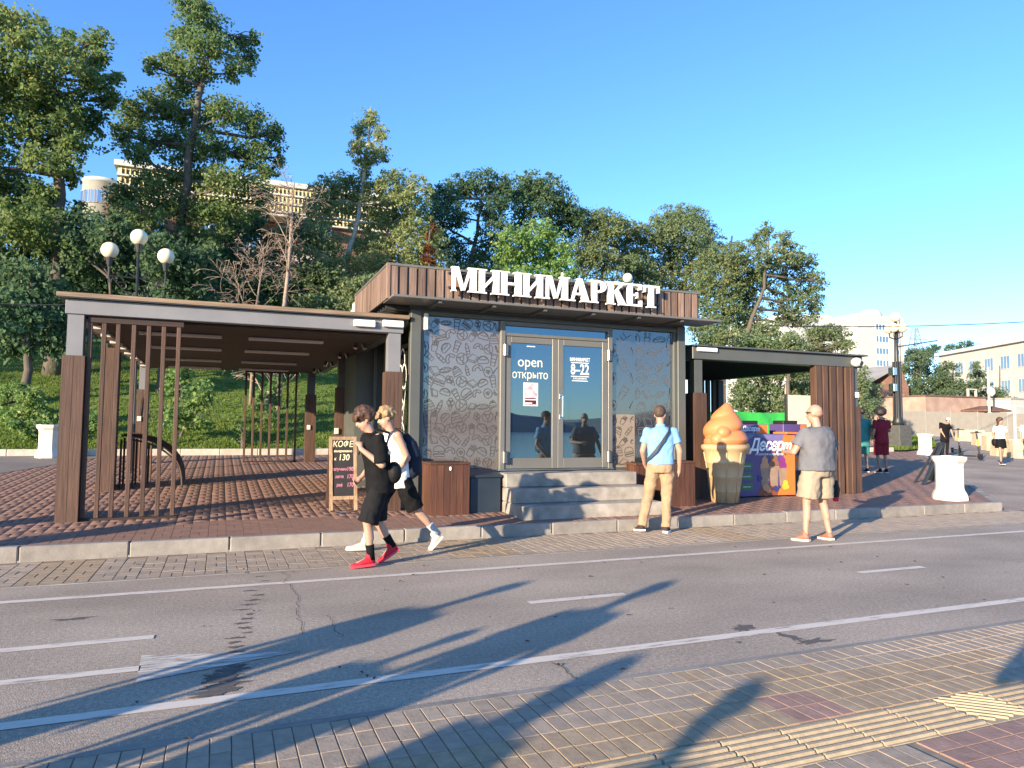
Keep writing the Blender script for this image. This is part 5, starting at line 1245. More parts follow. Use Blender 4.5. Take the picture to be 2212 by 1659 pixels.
# 1. dark-haired boy in black, walking left (facing -X)
RED = cloth('red_shoe', (.45, .022, .04), .6); WHITE_C = cloth('white_cloth', (.78, .77, .76))
boy, J = person('young man in black t-shirt and shorts walking left in red sneakers', (1.59, 7.62, 0), PI/2, 1.70,
    dict(pelvis=(0, .0, .93), waist=(0, .03, 1.09), chest=(0, .07, 1.28), neck=(0, .115, 1.44), head=(.0, .185, 1.585),
         shR=(.16, .08, 1.38), elR=(.24, .02, 1.12), wrR=(.20, .16, .95), hdR=(.19, .22, .90),
         shL=(-.175, .06, 1.385), elL=(-.235, .03, 1.10), wrL=(-.15, .245, 1.27), hdL=(-.08, .235, 1.345),
         hipL=(-.09, .01, .89), knL=(-.10, .15, .50), anL=(-.10, .10, .10), toL=(-.11, .27, .035),
         hipR=(.09, -.01, .89), knR=(.09, .02, .49), anR=(.09, -.17, .19), toR=(.09, -.06, .045)),
    head_dir=(-.05, 1, -.45), top=BLACK, top_kind='big', top_hem=.80, bottom=BLACK2, bot_kind='shorts', hem=.47, flare=1.12, hair=H_BROWN, hair_kind='curly', shoe=RED, sole=cloth('red_sole', (.55, .06, .09)), sock=BLACK, vox=.013, grip=.9)
strap(boy, 'bag_strap', [(-.08, -.07, 1.44), (-.09, .06, 1.475), (-.07, .20, 1.35), (.0, .235, 1.20)], .03, BLACK2, nrm_c=(0, .07, 1.25))
bagm = cloth('black_nylon', (.012, .012, .013), .6)
def bag(label, parent_pos, yaw, build, mat_, name='bag', cat='bag', vox=.014):
    o = thing(name, label, cat, parent_pos, rz=yaw); mb = MB(); build(mb); remesh(mb.local('body', mat_, o, True), vox, 3); return o
bg_ = bag('black waist bag worn on the back of young man in black', (1.59, 7.62, 0), PI/2, lambda mb: mb.ell((-.12, -.12, .98), (.11, .085, .12)), bagm)
m_ = MB(); m_.rbox(-.205, -.17, -.07, -.03, 1.17, 1.21, .006); m_.local('clasp', M['steel'], bg_)

# 2. blond boy with backpack
boy2, J = person('blond young man in white tank top and black shorts walking left', (1.97, 8.42, 0), PI/2, 1.72,
    dict(waist=(0, .02, 1.09), chest=(0, .05, 1.28), neck=(0, .10, 1.445), head=(0, .16, 1.60), shR=(.17, .06, 1.39), shL=(-.175, .05, 1.385), elL=(-.215, -.06, 1.12), wrL=(-.19, .09, .93), hdL=(-.18, .13, .86), elR=(.22, .09, 1.12), wrR=(.2, .28, .95), hdR=(.2, .34, .9),
         hipL=(-.09, -.01, .89), knL=(-.09, -.19, .52), anL=(-.09, -.48, .20), toL=(-.09, -.42, .045), hipR=(.09, .02, .89), knR=(.09, .27, .52), anR=(.09, .36, .10), toR=(.10, .54, .05)),
    head_dir=(.0, 1, -.35), top=WHITE_C, top_kind='tank', top_hem=.76, bottom=BLACK, bot_kind='shorts', hem=.50, flare=1.12, hair=H_BLOND, hair_kind='mop', shoe=cloth('beige_sneaker', (.66, .56, .46), .7), sole=SOLE, sock=cloth('grey_sock', (.35, .37, .40)), vox=.013)
NAVY = cloth('navy_nylon', (.012, .018, .035), .6)
bp_ = thing('backpack', 'navy backpack on the back of the blond young man', 'backpack', (1.97, 8.42, 0), rz=PI/2)
mb = MB(); mb.loft([((-.02, -.12, .84), (1, 0, 0), (0, 1, 0), .10, .05), ((-.02, -.17, .92), (1, 0, 0), (0, 1, 0), .15, .10), ((-.02, -.17, 1.1), (1, 0, 0), (0, 1, 0), .155, .11), ((-.02, -.13, 1.28), (1, 0, 0), (0, 1, 0), .13, .08), ((-.02, -.06, 1.40), (1, 0, 0), (0, 1, 0), .08, .04)], 18)
remesh(mb.local('pack', NAVY, bp_, True), .014, 4, .015, .1)
for sx_ in (-.11, .09):
    strap(bp_, 'shoulder_strap', [(sx_, -.08, 1.38), (sx_, .02, 1.45), (sx_, .13, 1.40), (sx_, .17, 1.25), (sx_, .14, 1.08)], .045, BLACK, nrm_c=(sx_, .04, 1.25))
# 3. man in blue polo, back to us
BLUE = cloth('light_blue_pique', (.18, .36, .58)); BEIGE = cloth('beige_cotton', (.33, .225, .14))
man1, J = person('man in light blue polo and beige trousers standing with his back turned', (5.86, 8.72, 0), -.45, 1.79,
    dict(hipL=(-.09, .0, .90), knL=(-.17, .05, .50), anL=(-.27, -.06, .10), toL=(-.32, .08, .03), hipR=(.095, 0, .90), knR=(.09, .04, .49), anR=(.06, -.06, .085), toR=(.11, .09, .03),
         elR=(.26, -.03, 1.13), wrR=(.27, .06, .88), hdR=(.26, .08, .80), elL=(-.25, -.01, 1.13), wrL=(-.20, .16, .93), hdL=(-.17, .2, .88)),
    head_dir=(.35, .9, -.12), top=BLUE, top_kind='polo', top_hem=.95, bottom=BEIGE, bot_kind='trousers', hair=H_GREY, hair_kind='short', shoe=cloth('dark_sneaker', (.05, .035, .03)), sole=mat('white_sole', (.75, .72, .65), .6), vox=.013, belt=cloth('dark_belt', (.02, .015, .012), .5), w=1.06)
strap(man1, 'crossbody_strap', [(.115, -.04, 1.47), (.10, -.125, 1.40), (.02, -.165, 1.28), (-.09, -.165, 1.13), (-.16, -.12, 1.04), (-.195, -.02, .99)], .045, mat('dark_strap', (.03, .04, .06), .7))
# 4. man in grey t-shirt
GREYB = cloth('slate_cloth', (.135, .137, .152)); KHAKI = cloth('khaki_shorts', (.30, .245, .18))
man2, J = person('bald man in slate grey t-shirt and khaki shorts at the dessert stand', (7.42, 7.36, 0), .12, 1.81,
    dict(hipR=(.11, 0, .90), knR=(.14, .03, .49), anR=(.17, -.04, .085), toR=(.195, .10, .025), hipL=(-.11, 0, .90), knL=(-.16, .04, .49), anL=(-.20, .03, .085), toL=(-.23, .165, .025),
         elR=(.33, -.02, 1.13), wrR=(.385, .04, .89), hdR=(.39, .05, .80), shL=(-.18, .02, 1.40), elL=(-.31, .10, 1.14), wrL=(-.20, .34, 1.13), hdL=(-.12, .40, 1.14)),
    head_dir=(-.30, .95, -.08), skin=SKIN, top=GREYB, top_kind='tee', top_hem=.90, bottom=KHAKI, bot_kind='shorts', hem=.55, flare=1.12, hair=mat('stubble', (.34, .19, .13), .7), hair_kind='bald', shoe=mat('brown_sandal', (.24, .11, .07), .6), sole=SOLE, vox=.013, w=1.24)
bk = thing('black_bag', 'small black bag with red end held by the bald man in grey', 'bag', (7.42, 7.36, 0), rz=.12)
mb = MB(); mb.loft([((.42, .06, .56), (1, 0, 0), (0, 1, 0), .07, .05), ((.43, .06, .66), (1, 0, 0), (0, 1, 0), .085, .06), ((.41, .06, .79), (1, 0, 0), (0, 1, 0), .06, .045)], 14); remesh(mb.local('body', bagm, bk, True), .014, 3)
mb = MB(); mb.loft([((.44, .05, .50), (1, 0, 0), (0, 1, 0), .03, .03), ((.43, .05, .56), (1, 0, 0), (0, 1, 0), .055, .04)], 12); mb.local('end', cloth('red_cloth', (.45, .03, .05)), bk, True)
sg = MB(); sg.tube([(-.085, .02, 1.65), (-.08, .08, 1.655), (-.05, .12, 1.65)], .006, 5); sg.local('sunglasses', M['black_rubber'], man2)

# 5. walkers to the right and far
MAROON = cloth('maroon_cloth', (.20, .018, .030)); TEAL = cloth('teal_cloth', (.05, .22, .20))
g_ = gp(1906, 1022, .15); person('person in maroon t-shirt and shorts walking in the pergola shade', (g_.x, g_.y, g_.z), -.3, 1.72, dict(knL=(-.1, .05, .5), anL=(-.1, -.08, .085), toL=(-.11, .1, .03), elR=(.24, .0, 1.15), wrR=(.16, .2, 1.2), hdR=(.1, .25, 1.22)), top=MAROON, top_hem=.80, bottom=MAROON, hem=.5, hair=H_DARK, hair_kind='bushy', vox=.025, skin=SKIN2, w=1.05)
g_ = gp(1884, 1022, .15); person('person in teal t-shirt half hidden behind the right pergola post', (g_.x+.02, g_.y+.3, g_.z), -.2, 1.74, None, top=TEAL, top_hem=.70, bottom=TEAL, hem=.5, hair=H_DARK, hair_kind='short', vox=.025)
WALK = dict(hipR=(.09, .02, .9), knR=(.09, .12, .5), anR=(.09, .14, .085), toR=(.1, .32, .04), hipL=(-.09, 0, .9), knL=(-.09, -.05, .5), anL=(-.09, -.2, .12), toL=(-.09, -.06, .035))
g_ = gp(2163, 1004); person('woman in white top and black skirt walking with a shoulder bag', tuple(g_), PI*.86, 1.68, WALK, head_dir=(-.75, 1, -.05), top=WHITE_C, top_hem=.98, bottom=BLACK, bot_kind='skirt', hem=.62, hair=H_BROWN, hair_kind='long', shoe=cloth('dark_shoe', (.05, .03, .03)), vox=.02, skin=SKIN2, w=.92)
o = thing('shoulder_bag', 'black round shoulder bag of the woman in white top', 'bag', tuple(g_), rz=PI*.86); mb = MB(); mb.ell((.24, .02, .80), (.06, .12, .14)); remesh(mb.local('body', bagm, o, True), .02, 2)
strap(o, 'strap', [(.24, .0, .92), (.20, .02, 1.15), (.13, .03, 1.42)], .03, BLACK)
g_ = gp(2222, 1000); person('person in white t-shirt at the right edge of the picture', tuple(g_), PI*.8, 1.72, WALK, top=WHITE_C, top_hem=.85, bottom=BLACK2, bot_kind='trousers', hair=H_DARK, hair_kind='short', vox=.025)
g_ = gp(2042, 985); person('man in black with a pale cap stooping beside the far white planter', tuple(g_), PI*.92, 1.70, dict(waist=(0, .04, 1.07), chest=(0, .10, 1.24), neck=(0, .16, 1.38), head=(0, .22, 1.52), elR=(.26, .12, 1.08), wrR=(.24, .26, .88), hdR=(.24, .3, .82), elL=(-.25, .1, 1.06), wrL=(-.24, .2, .84), hdL=(-.24, .22, .76)), head_dir=(0, 1, -.3), top=BLACK, top_hem=.6, bottom=BLACK2, bot_kind='trousers', hair=H_GREY, cap=cloth('pale_cap', (.62, .55, .45)), vox=.025)
FAR = 'people far off by the grey fence'
YEL = cloth('yellow_dress_cloth', (.72, .55, .16)); SKYB = cloth('pale_jeans', (.30, .36, .46)); ORG = cloth('orange_cloth', (.60, .22, .12)); GRY = cloth('grey_cloth', (.22, .20, .18)); PINK = cloth('pink_cloth', (.65, .40, .40))
g_ = gp(1992, 938); person('man in grey shirt and black trousers far off beside the lamp plinth', tuple(g_), PI*.7, 1.75, WALK, top=GRY, top_hem=.85, bottom=BLACK, bot_kind='trousers', hair_kind='short', vox=.034, group=FAR)
g_ = gp(2017, 938); person('woman in long yellow dress walking far off by the fence', tuple(g_), PI*.95, 1.66, None, top=YEL, top_kind='dress', top_hem=.28, hair=H_BROWN, hair_kind='long', vox=.034, group=FAR)
g_ = gp(2030, 940); person('small child in pink beside the woman in the yellow dress', tuple(g_), PI, 1.05, None, top=PINK, bottom=PINK, hair_kind='short', vox=.04, group=FAR)
g_ = gp(2091, 945); person('man in white t-shirt and pale blue shorts with white hat seen from behind', tuple(g_), -.3, 1.80, WALK, top=WHITE_C, top_hem=.80, bottom=SKYB, hem=.45, hair_kind='short', cap=WHITE_C, vox=.03, group=FAR, w=1.1)
g_ = gp(2074, 944); person('person in dark clothes left of the man in white t-shirt', tuple(g_), -.2, 1.68, WALK, top=BLACK2, bottom=BLACK, bot_kind='trousers', hair_kind='short', vox=.034, group=FAR)
g_ = gp(2103, 944); person('person in orange top and black trousers right of the man in white t-shirt', tuple(g_), -.4, 1.66, WALK, top=ORG, bottom=BLACK, bot_kind='trousers', hair_kind='short', vox=.034, group=FAR)
g_ = gp(1977, 930); person('child in green far off at the foot of the lamp column', tuple(g_), PI, 1.1, None, top=cloth('green_cloth', (.10, .35, .08)), bottom=GRY, hair_kind='short', vox=.04, group=FAR)
person('person in dark blue shirt seen between shop and right pergola', (11.05, 15.6, pz(15.6)), PI*.9, 1.72, None, top=cloth('dark_blue_cloth', (.03, .035, .08)), top_hem=.9, bottom=cloth('pale_trousers', (.30, .28, .34)), bot_kind='trousers', hair_kind='bushy', vox=.03)
# people standing behind the photographer whose long shadows cross the path
BACK = 'passers-by behind the camera casting shadows'
L3 = cloth('grey_blue_cloth', (.12, .15, .2))
def behind(shx, shy, h, lab, yaw=-1.0, **k):
    x = shx-h/.264; y = shy-.6*h/.264
    return person(lab, (x, y, -.004), yaw, h, WALK, vox=.03, group=BACK, top=k.pop('top', L3), bottom=BLACK, **k)
behind(2.72, 6.31, 1.72, 'man in grey-blue shirt outside the frame whose shadow reaches the dashed line', bot_kind='trousers')
behind(4.05, 5.86, 1.80, 'tall man outside the frame whose shadow head lies beyond the dashed line', -.6, bot_kind='trousers', top=GRY)
behind(1.76, 4.96, 1.25, 'child outside the frame between the two longer shadows')
behind(2.44, 3.99, 1.66, 'woman outside the frame whose shadow falls on the near edging', -1.2, bot_kind='trousers', hair_kind='long')
behind(2.95, 3.38, 1.75, 'man outside the frame whose broad shadow lies on the tactile tiles', -.3, top=BLACK, bot_kind='trousers', w=1.15)
person('passer-by in dark clothes beyond the left edge near the kerb', (-5.2, 7.5, 0), -1.6, 1.72, WALK, vox=.026, group=BACK, top=BLACK, bottom=BLACK2, bot_kind='trousers')
person('photographer holding a phone up in both hands', (-.07, -.22, -.004), -.30, 1.75, dict(elR=(.42, .12, 1.24), wrR=(.20, .24, 1.40), hdR=(.14, .25, 1.50), elL=(-.44, .14, 1.26), wrL=(-.20, .24, 1.42), hdL=(-.14, .25, 1.52)), vox=.02, group=BACK, top=GRY, bottom=BLACK, bot_kind='trousers')

# ------------------------------------------------------------ buildings
WINM = glassmat('far_window_glass', (.05, .06, .07), .35, (.9, .95, 1), .02)
BW = mat('white_render', (.50, .485, .45), .85, .05, .5, dirt=.08); CREAM = mat('cream_render', (.48, .455, .395), .85, .06, .5, dirt=.1)
BRICKW = mat('brown_brick_wall', (.16, .085, .06), .9, .2, 3, dirt=.15); PINKW = mat('pale_pink_render', (.44, .36, .32), .85, .08, .7, dirt=.15); ORW = mat('orange_render', (.40, .275, .215), .85, .08, .7, dirt=.2)
ROOFG = mat('grey_roof', (.30, .29, .27), .8, .1, 1); FRAMEW = M['print_white']; DARKW = mat('dark_reveal', (.06, .055, .05), .8, .1, 2)
YEL_P = mat('yellow_facade_panel', (.40, .335, .17), .6, .08, 3, rnd=.12)
def window(par, x0, x1, z0, z1, y, nd=1, frame=None):
    """recessed-looking window: frame proud of the wall, pane set inside it"""
    t = min(.09, (x1-x0)*.1); f = MB()
    f.box(x0, x0+t, y-.10, y+.02, z0, z1); f.box(x1-t, x1, y-.10, y+.02, z0, z1); f.box(x0+t+.002, x1-t-.002, y-.10, y+.02, z1-t, z1); f.box(x0+t+.002, x1-t-.002, y-.10, y+.02, z0, z0+t)
    for k in range(1, nd): xm = x0+(x1-x0)*k/nd; f.box(xm-t*.4, xm+t*.4, y-.09, y+.01, z0+t+.002, z1-t-.002)
    f = f.build('window', frame or FRAMEW, par); MB().box(x0+t+.003, x1-t-.003, y-.035, y-.02, z0+t+.003, z1-t-.003).build('pane', WINM, f)
    return f
# hilltop building with rows of yellow fins
Yb = 78.0
A = at(255, 352, Yb); B = at(860, 398, Yb); zt = A.z
hb = thing('hilltop_building', 'long brown brick building with rows of yellow fins on the hill behind trees', 'building', ((A.x+B.x)/2, Yb+6, float(hz((A.x+B.x)/2, Yb))))
zb_ = 12.0; z_y = zt-4.0
MB().box(A.x, B.x, Yb, Yb+14, z_y, zt-.3).build('upper_wall', mat('yellow_render', (.24, .20, .11), .85, .08, .7), hb)
MB().box(A.x-.3, B.x+.3, Yb-.35, Yb+14, zt-.29, zt+.25).build('cornice', BW, hb)
MB().box(A.x+.1, B.x-.1, Yb+.1, Yb+14, zb_, z_y-.01).build('lower_wall', BRICKW, hb)
pn = MB(); pn.prism([(0, 0, 0), (.40, -.5, .0), (.46, 0, 0)], (0, 0, .60)); pn = pn.mesh('fin', YEL_P)
nf = 70; sp = (B.x-A.x)/nf
for j in range(4):
    for i in range(nf): new_obj('fin', pn, hb, (A.x+i*sp-hb.location.x, Yb-.01-hb.location.y, z_y+.08+j*.92-hb.location.z))
for j in range(4): MB().box(A.x, B.x, Yb-.55, Yb-.02, z_y+j*.92-.10, z_y+j*.92+.07).build('ledge', BW, hb)
for k, (p0, p1, q0, q1) in enumerate(((322, 352, 470, 545), (735, 765, 452, 480), (690, 715, 450, 560), (800, 830, 455, 480), (430, 470, 480, 560), (520, 560, 500, 570))):
    a_ = at(p0, q0, Yb); c_ = at(p1, q1, Yb); window(hb, a_.x, c_.x, c_.z, a_.z, Yb+.1, 2)
for p0, p1, q0, q1 in ((375, 720, 440, 476), (400, 720, 525, 585), (480, 740, 590, 650)):
    a_ = at(p0, q0, Yb-3); c_ = at(p1, q1, Yb-3); MB().box(a_.x, c_.x, Yb-3, Yb-.6, c_.z, a_.z).build('balcony_wall', PINKW, hb)
a_ = at(230, 440, Yb-2); c_ = at(322, 560, Yb-2); MB().box(a_.x, c_.x, Yb-2, Yb-.6, c_.z, a_.z).build('side_wing', BRICKW, hb)
# white round tower left of it
a_ = at(172, 372, 86); c_ = at(262, 372, 86); rx = (c_.x-a_.x)/2; cx_ = (a_.x+c_.x)/2
tw = thing('round_tower_block', 'white round-fronted apartment block peeping between trees at far left', 'building', (cx_, 86+rx, 15))
MB().lathe([(rx, -3), (rx, a_.z-15-.6), (rx*1.03, a_.z-15-.6), (rx*1.03, a_.z-15-.2), (rx*.9, a_.z-15-.15)], (cx_, 86+rx, 15), 36).build('wall', BW, tw, True)
for j in range(4):
    for k in range(-3, 4):
        th = -PI/2+k*.33; z0 = a_.z-3.1-j*2.9
        m_ = MB(); cxx, cyy = cx_+math.cos(th)*(rx+.02), 86+rx+math.sin(th)*(rx+.02); tx, ty = -math.sin(th), math.cos(th); nx_, ny_ = math.cos(th), math.sin(th)
        def q4(hw, o, za, zb): return [(cxx+tx*s*hw+nx_*o, cyy+ty*s*hw+ny_*o, z) for s, z in ((-1, za), (1, za), (1, zb), (-1, zb))]
        m_.prism(q4(.5, .0, z0+.05, z0+1.5), (nx_*.08, ny_*.08, 0)); f = m_.build('window', ROOFG, tw)
        m_ = MB(); m_.prism(q4(.42, .09, z0+.12, z0+1.42), (nx_*.02, ny_*.02, 0)); m_.build('pane', WINM, f)
# white apartment tower at right
Yt = 120.0
a_ = at(1836, 682, Yt); c_ = at(1935, 690, Yt); l_ = at(1700, 712, Yt); gz0 = 4.0
ap = thing('apartment_tower', 'tall white apartment tower with small windows above the right pergola', 'building', ((a_.x+c_.x)/2, Yt+8, gz0))
MB().box(l_.x, a_.x-.05, Yt, Yt+20, gz0-2, a_.z-.8).build('wall', BW, ap)
MB().box(a_.x, c_.x, Yt-2, Yt+18, gz0-2, a_.z+.2).build('wall', BW, ap)
wx = c_.x-a_.x
for j in range(9):
    z0 = a_.z-3.2-j*2.75
    if z0 < gz0: break
    window(ap, a_.x+wx*.38, a_.x+wx*.66, z0, z0+1.5, Yt-2, 4); window(ap, a_.x+wx*.80, a_.x+wx*.90, z0, z0+1.4, Yt-2, 1)
    if j > 0: window(ap, l_.x+(a_.x-l_.x)*.74, l_.x+(a_.x-l_.x)*.80, z0-.4, z0+.9, Yt, 2)
    if j > 2: window(ap, l_.x+(a_.x-l_.x)*.40, l_.x+(a_.x-l_.x)*.46, z0-.4, z0+.9, Yt, 2)
m_ = MB(); m_.ell((a_.x-wx*.25, Yt+8, a_.z-.8), (wx*.5, 6, 1.9)); m_.build('roof_dome', BW, ap, True)
m_ = MB(); m_.lathe([(2.6, 0), (2.6, 1.2), (2.2, 2.0), (1.2, 2.5), (.1, 2.6)], (a_.x+wx*.75, Yt+4, a_.z+.2), 20); m_.build('roof_turret', BW, ap, True)
for k in range(3): MB().tube([(a_.x+wx*(.8+.05*k), Yt-2.1, gz0), (a_.x+wx*(.8+.05*k), Yt-2.1, a_.z)], .06, 6).build('drainpipe', DARKW, ap) if k == 2 else None
# long cream three-storey building, receding to the right
P0 = at(2028, 770, 78); P1 = at(2330, 742, 52)
dv = Vector((P1.x-P0.x, P1.y-P0.y, 0)); Lc = dv.length; dv.normalize(); nv = Vector((dv.y, -dv.x, 0))
lb_ = thing('school_building', 'long cream three-storey building with rows of triple windows at far right', 'building', (P0.x, P0.y, 3.0), rz=math.atan2(dv.y, dv.x))
hgt = P0.z-3.0
MB().box(0, Lc, 0, 14, -3, hgt).local('wall', CREAM, lb_); MB().box(-.4, Lc, -.5, 14, hgt+.002, hgt+.5).local('cornice', BW, lb_)
for j in range(4):
    z0 = hgt-3.2-j*3.3
    for i in range(int(Lc/3.4)):
        x0 = 1.0+i*3.4; f = MB(); f.box(x0-.1, x0+1.9, -.06, .05, z0-.1, z0+1.75); f = f.local('window', BW, lb_)
        for k in range(3): m_ = MB(); m_.box(x0+.05+k*.62, x0+.5+k*.62, -.085, -.065, z0, z0+1.65); m_.local('pane', WINM, f)
    if j: MB().box(0, Lc, -.03, -.002, z0+2.0, z0+2.35).local('string_course', BW, lb_)
# red brick gabled house
ga = at(1868, 800, 58); gb = at(1962, 800, 58); gpk = at(1930, 795, 58)
rh = thing('brick_house', 'orange brick gabled house with grey roof behind the lamp column', 'building', ((ga.x+gb.x)/2, 62, 1.8))
RB = mat('orange_brick_wall', (.28, .15, .10), .9, .2, 4, dirt=.2); zE = at(1900, 850, 58).z; zR = at(1936, 797, 58).z; xm = at(1936, 800, 58).x
m_ = MB(); m_.prism([(at(1893, 880, 58).x, 58, 1), (gb.x, 58, 1), (gb.x, 58, zE+.8), (xm+.8, 58, zR), (xm, 58, zR), (at(1893, 880, 58).x, 58, zE)], (0, 9, 0)); m_.build('wall', RB, rh)
m_ = MB(); m_.prism([(at(1860, 880, 58).x, 57.7, zE+.6), (xm+.2, 57.7, zR+.25), (xm+.2, 67.5, zR+.25), (at(1860, 880, 58).x, 67.5, zE+.6)], (0, 0, .2)); m_.build('roof', ROOFG, rh)
window(rh, at(1905, 880, 58).x, at(1914, 880, 58).x, 3.2, 5.2, 58, 1)
for q in (at(1952, 815, 57.9), at(1930, 815, 57.9)): MB().rbox(q.x-.25, q.x+.25, 57.7, 57.98, 1, zE, .02).build('pilaster', RB, rh)
# low annexes and walls
def shed(name, label, cat, p0, p1, ytop, Y, depth, m_, cap=None):
    a_ = at(p0, ytop, Y); c_ = at(p1, ytop, Y); o = thing(name, label, cat, ((a_.x+c_.x)/2, Y+depth/2, 1)); MB().box(a_.x, c_.x, Y, Y+depth, .3, a_.z).build('wall', m_, o)
    if cap: MB().rbox(a_.x-.1, c_.x+.1, Y-.1, Y+depth+.1, a_.z+.002, a_.z+.14, .02).build('coping', cap, o)
    return o
an = shed('brick_annex', 'small orange brick annex with white board on top beside lamp column', 'building', 1957, 1983, 885, 52, 4, RB)
q0 = at(1957, 857, 52); q1 = at(1982, 883, 52); MB().rbox(q0.x, q1.x, 51.9, 52.4, q1.z+.02, q0.z, .05).build('sign_panel', CREAM, an)
shed('plaster_wall_building', 'low flat building with orange plaster wall behind the grey fence', 'building', 1999, 2130, 856, 46, 6, ORW, BRICKW)
shed('plaster_annex', 'lower orange plaster annex right of the flat orange building', 'building', 2132, 2172, 868, 47, 5, ORW, BRICKW)
shed('container_cabin', 'pale grey ribbed container at the far right behind the fence', 'container', 2183, 2290, 862, 44, 3, mat('pale_container', (.42, .43, .38), .6, .08, 3), ROOFG)
rf = thing('tent_roof', 'dark brown low hipped kiosk roof above the grey fence', 'kiosk roof', at(2150, 880, 43)); q0 = at(2124, 886, 43); q1 = at(2182, 886, 43); xm_ = (q0.x+q1.x)/2
mb = MB(); mb.loft([((xm_, 44, q0.z-.1), (1, 0, 0), (0, 1, 0), (q1.x-q0.x)/2, 1.4), ((xm_, 44, q0.z+.05), (1, 0, 0), (0, 1, 0), (q1.x-q0.x)/2, 1.4), ((xm_, 44, q0.z+.42), (1, 0, 0), (0, 1, 0), .55, .3)], 16, 6); mb.build('roof', BRICKW, rf)
MB().tube([(xm_, 44, .8), (xm_, 44, q0.z-.1)], .12, 8).build('post', M['iron'], rf)
pl_ = thing('ball_lamp_post', 'pale lamp post with one large round globe over the brown kiosk roof', 'street lamp', at(2137, 890, 42)); q = at(2136, 847, 42); qt = at(2134, 793, 42)
MB().tube([(q.x, 42, .6), (q.x, 42, qt.z)], .10, 8).build('pole', CREAM, pl_); m_ = MB(); m_.ell((q.x-.0, 41.8, q.z), (.38, .3, .38)); m_.build('globe', M['globe'], pl_, True)
fr_ = thing('roof_frame', 'small pale square frame on the flat orange building', 'frame', at(2100, 850, 47)); q0 = at(2090, 842, 47); q1 = at(2109, 857, 47); m_ = MB()
for xx in (q0.x, q1.x-.12): m_.box(xx, xx+.12, 46.9, 47.1, q1.z, q0.z)
m_.box(q0.x, q1.x, 46.88, 47.12, q0.z+.002, q0.z+.12); m_.build('frame', CREAM, fr_)
# grey mesh fence and barrier blocks
f0 = gp(1952, 937); f1 = gp(2330, 962); fd = (f1-f0); fd.z = 0; Lf = fd.length; fd.normalize()
mf = thing('mesh_fence', 'grey mesh-covered site fence across the square at right', 'fence', (f0.x, f0.y, f0.z), rz=math.atan2(fd.y, fd.x))
FG = mat('grey_mesh_sheet', (.26, .245, .22), .85, .08, 2, bump=.3, bscale=3)
slope = (f1.z-f0.z)/Lf; np_ = max(6, int(Lf/2.4))
for i in range(np_):
    x0 = i*Lf/np_; x1 = (i+1)*Lf/np_; z0 = slope*x0; m_ = MB(); m_.box(x0+.03, x1-.03, -.02, .02, z0-.3, z0+1.85+.02*math.sin(i*3)); m_.local('mesh_panel', FG, mf)
    m_ = MB(); m_.tube([(x0, 0, z0-.3), (x0, 0, z0+1.95)], .035, 8); m_.local('post', ROOFG, mf)
CB = mat('barrier_concrete', (.50, .42, .28), .9, .12, 3, dirt=.2)
for i, (px_, py_, wd) in enumerate(((2098, 952, 1.9), (2128, 961, 1.3), (2152, 972, 1.2), (2186, 984, 1.6), (2208, 988, 1.0))):
    g_ = gp(px_, py_); o = thing('concrete_barrier', ('widest sloping concrete barrier block nearest the people far off', 'tapered concrete barrier block second along the fence', 'small concrete barrier block left of the woman in white top', 'concrete barrier block right behind the woman in white top', 'concrete barrier block at the right edge of the picture')[i], 'barrier', tuple(g_), 'concrete barrier blocks', rz=-.5)
    m_ = MB(); m_.prism([(-wd/2, -.28, -.1), (wd/2, -.28, -.1), (wd/2, -.28, .15), (wd*.40, -.1, .72), (-wd*.40, -.1, .72), (-wd/2, -.28, .15)], (0, .5, 0)); m_.local('block', CB, o)
gt = thing('frame_gate', 'pale metal frame gate at the right edge by the fence', 'gate', tuple(gp(2196, 984))); g_ = gt.location
for x in (0, 2.2): MB().rbox(g_.x+x, g_.x+x+.09, g_.y, g_.y+.09, g_.z-.05, g_.z+2.25, .01).build('post', BW, gt)
MB().rbox(g_.x+.092, g_.x+2.198, g_.y, g_.y+.09, g_.z+2.12, g_.z+2.24, .01).build('bar', BW, gt); MB().rbox(g_.x+.092, g_.x+2.198, g_.y+.01, g_.y+.08, g_.z+1.2, g_.z+1.27, .01).build('bar', BW, gt)
# lattice mast on the far hill
mst = at(1978, 770, 160); mt = at(1976, 708, 160); ms = thing('lattice_mast', 'distant lattice radio mast above the far trees', 'mast', (mst.x, 160, mst.z-6)); m_ = MB(); W_ = 2.6
for k in range(4):
    sx_, sy_ = ((-1, -1), (1, -1), (1, 1), (-1, 1))[k]; m_.tube([(mst.x+sx_*W_, 160+sy_*W_, mst.z-6), (mst.x+sx_*.5, 160+sy_*.5, mt.z)], .16, 4)
for j in range(7):
    t0, t1 = j/7, (j+1)/7; w0, w1 = W_+(.5-W_)*t0, W_+(.5-W_)*t1; z0 = mst.z-6+(mt.z-mst.z+6)*t0; z1 = mst.z-6+(mt.z-mst.z+6)*t1
    m_.tube([(mst.x-w0, 160-w0, z0), (mst.x+w1, 160-w1, z1)], .1, 4); m_.tube([(mst.x+w0, 160-w0, z0), (mst.x-w1, 160-w1, z1)], .1, 4)
for zz in (.55, .75): z0 = mst.z-6+(mt.z-mst.z+6)*zz; m_.tube([(mst.x-4, 159, z0), (mst.x+4, 159, z0)], .14, 4)
m_.build('lattice', mat('hazed_mast_steel', (.20, .23, .26), .6, .05, 1), ms)  # steel paled to blue-grey, so haze sits in the colour

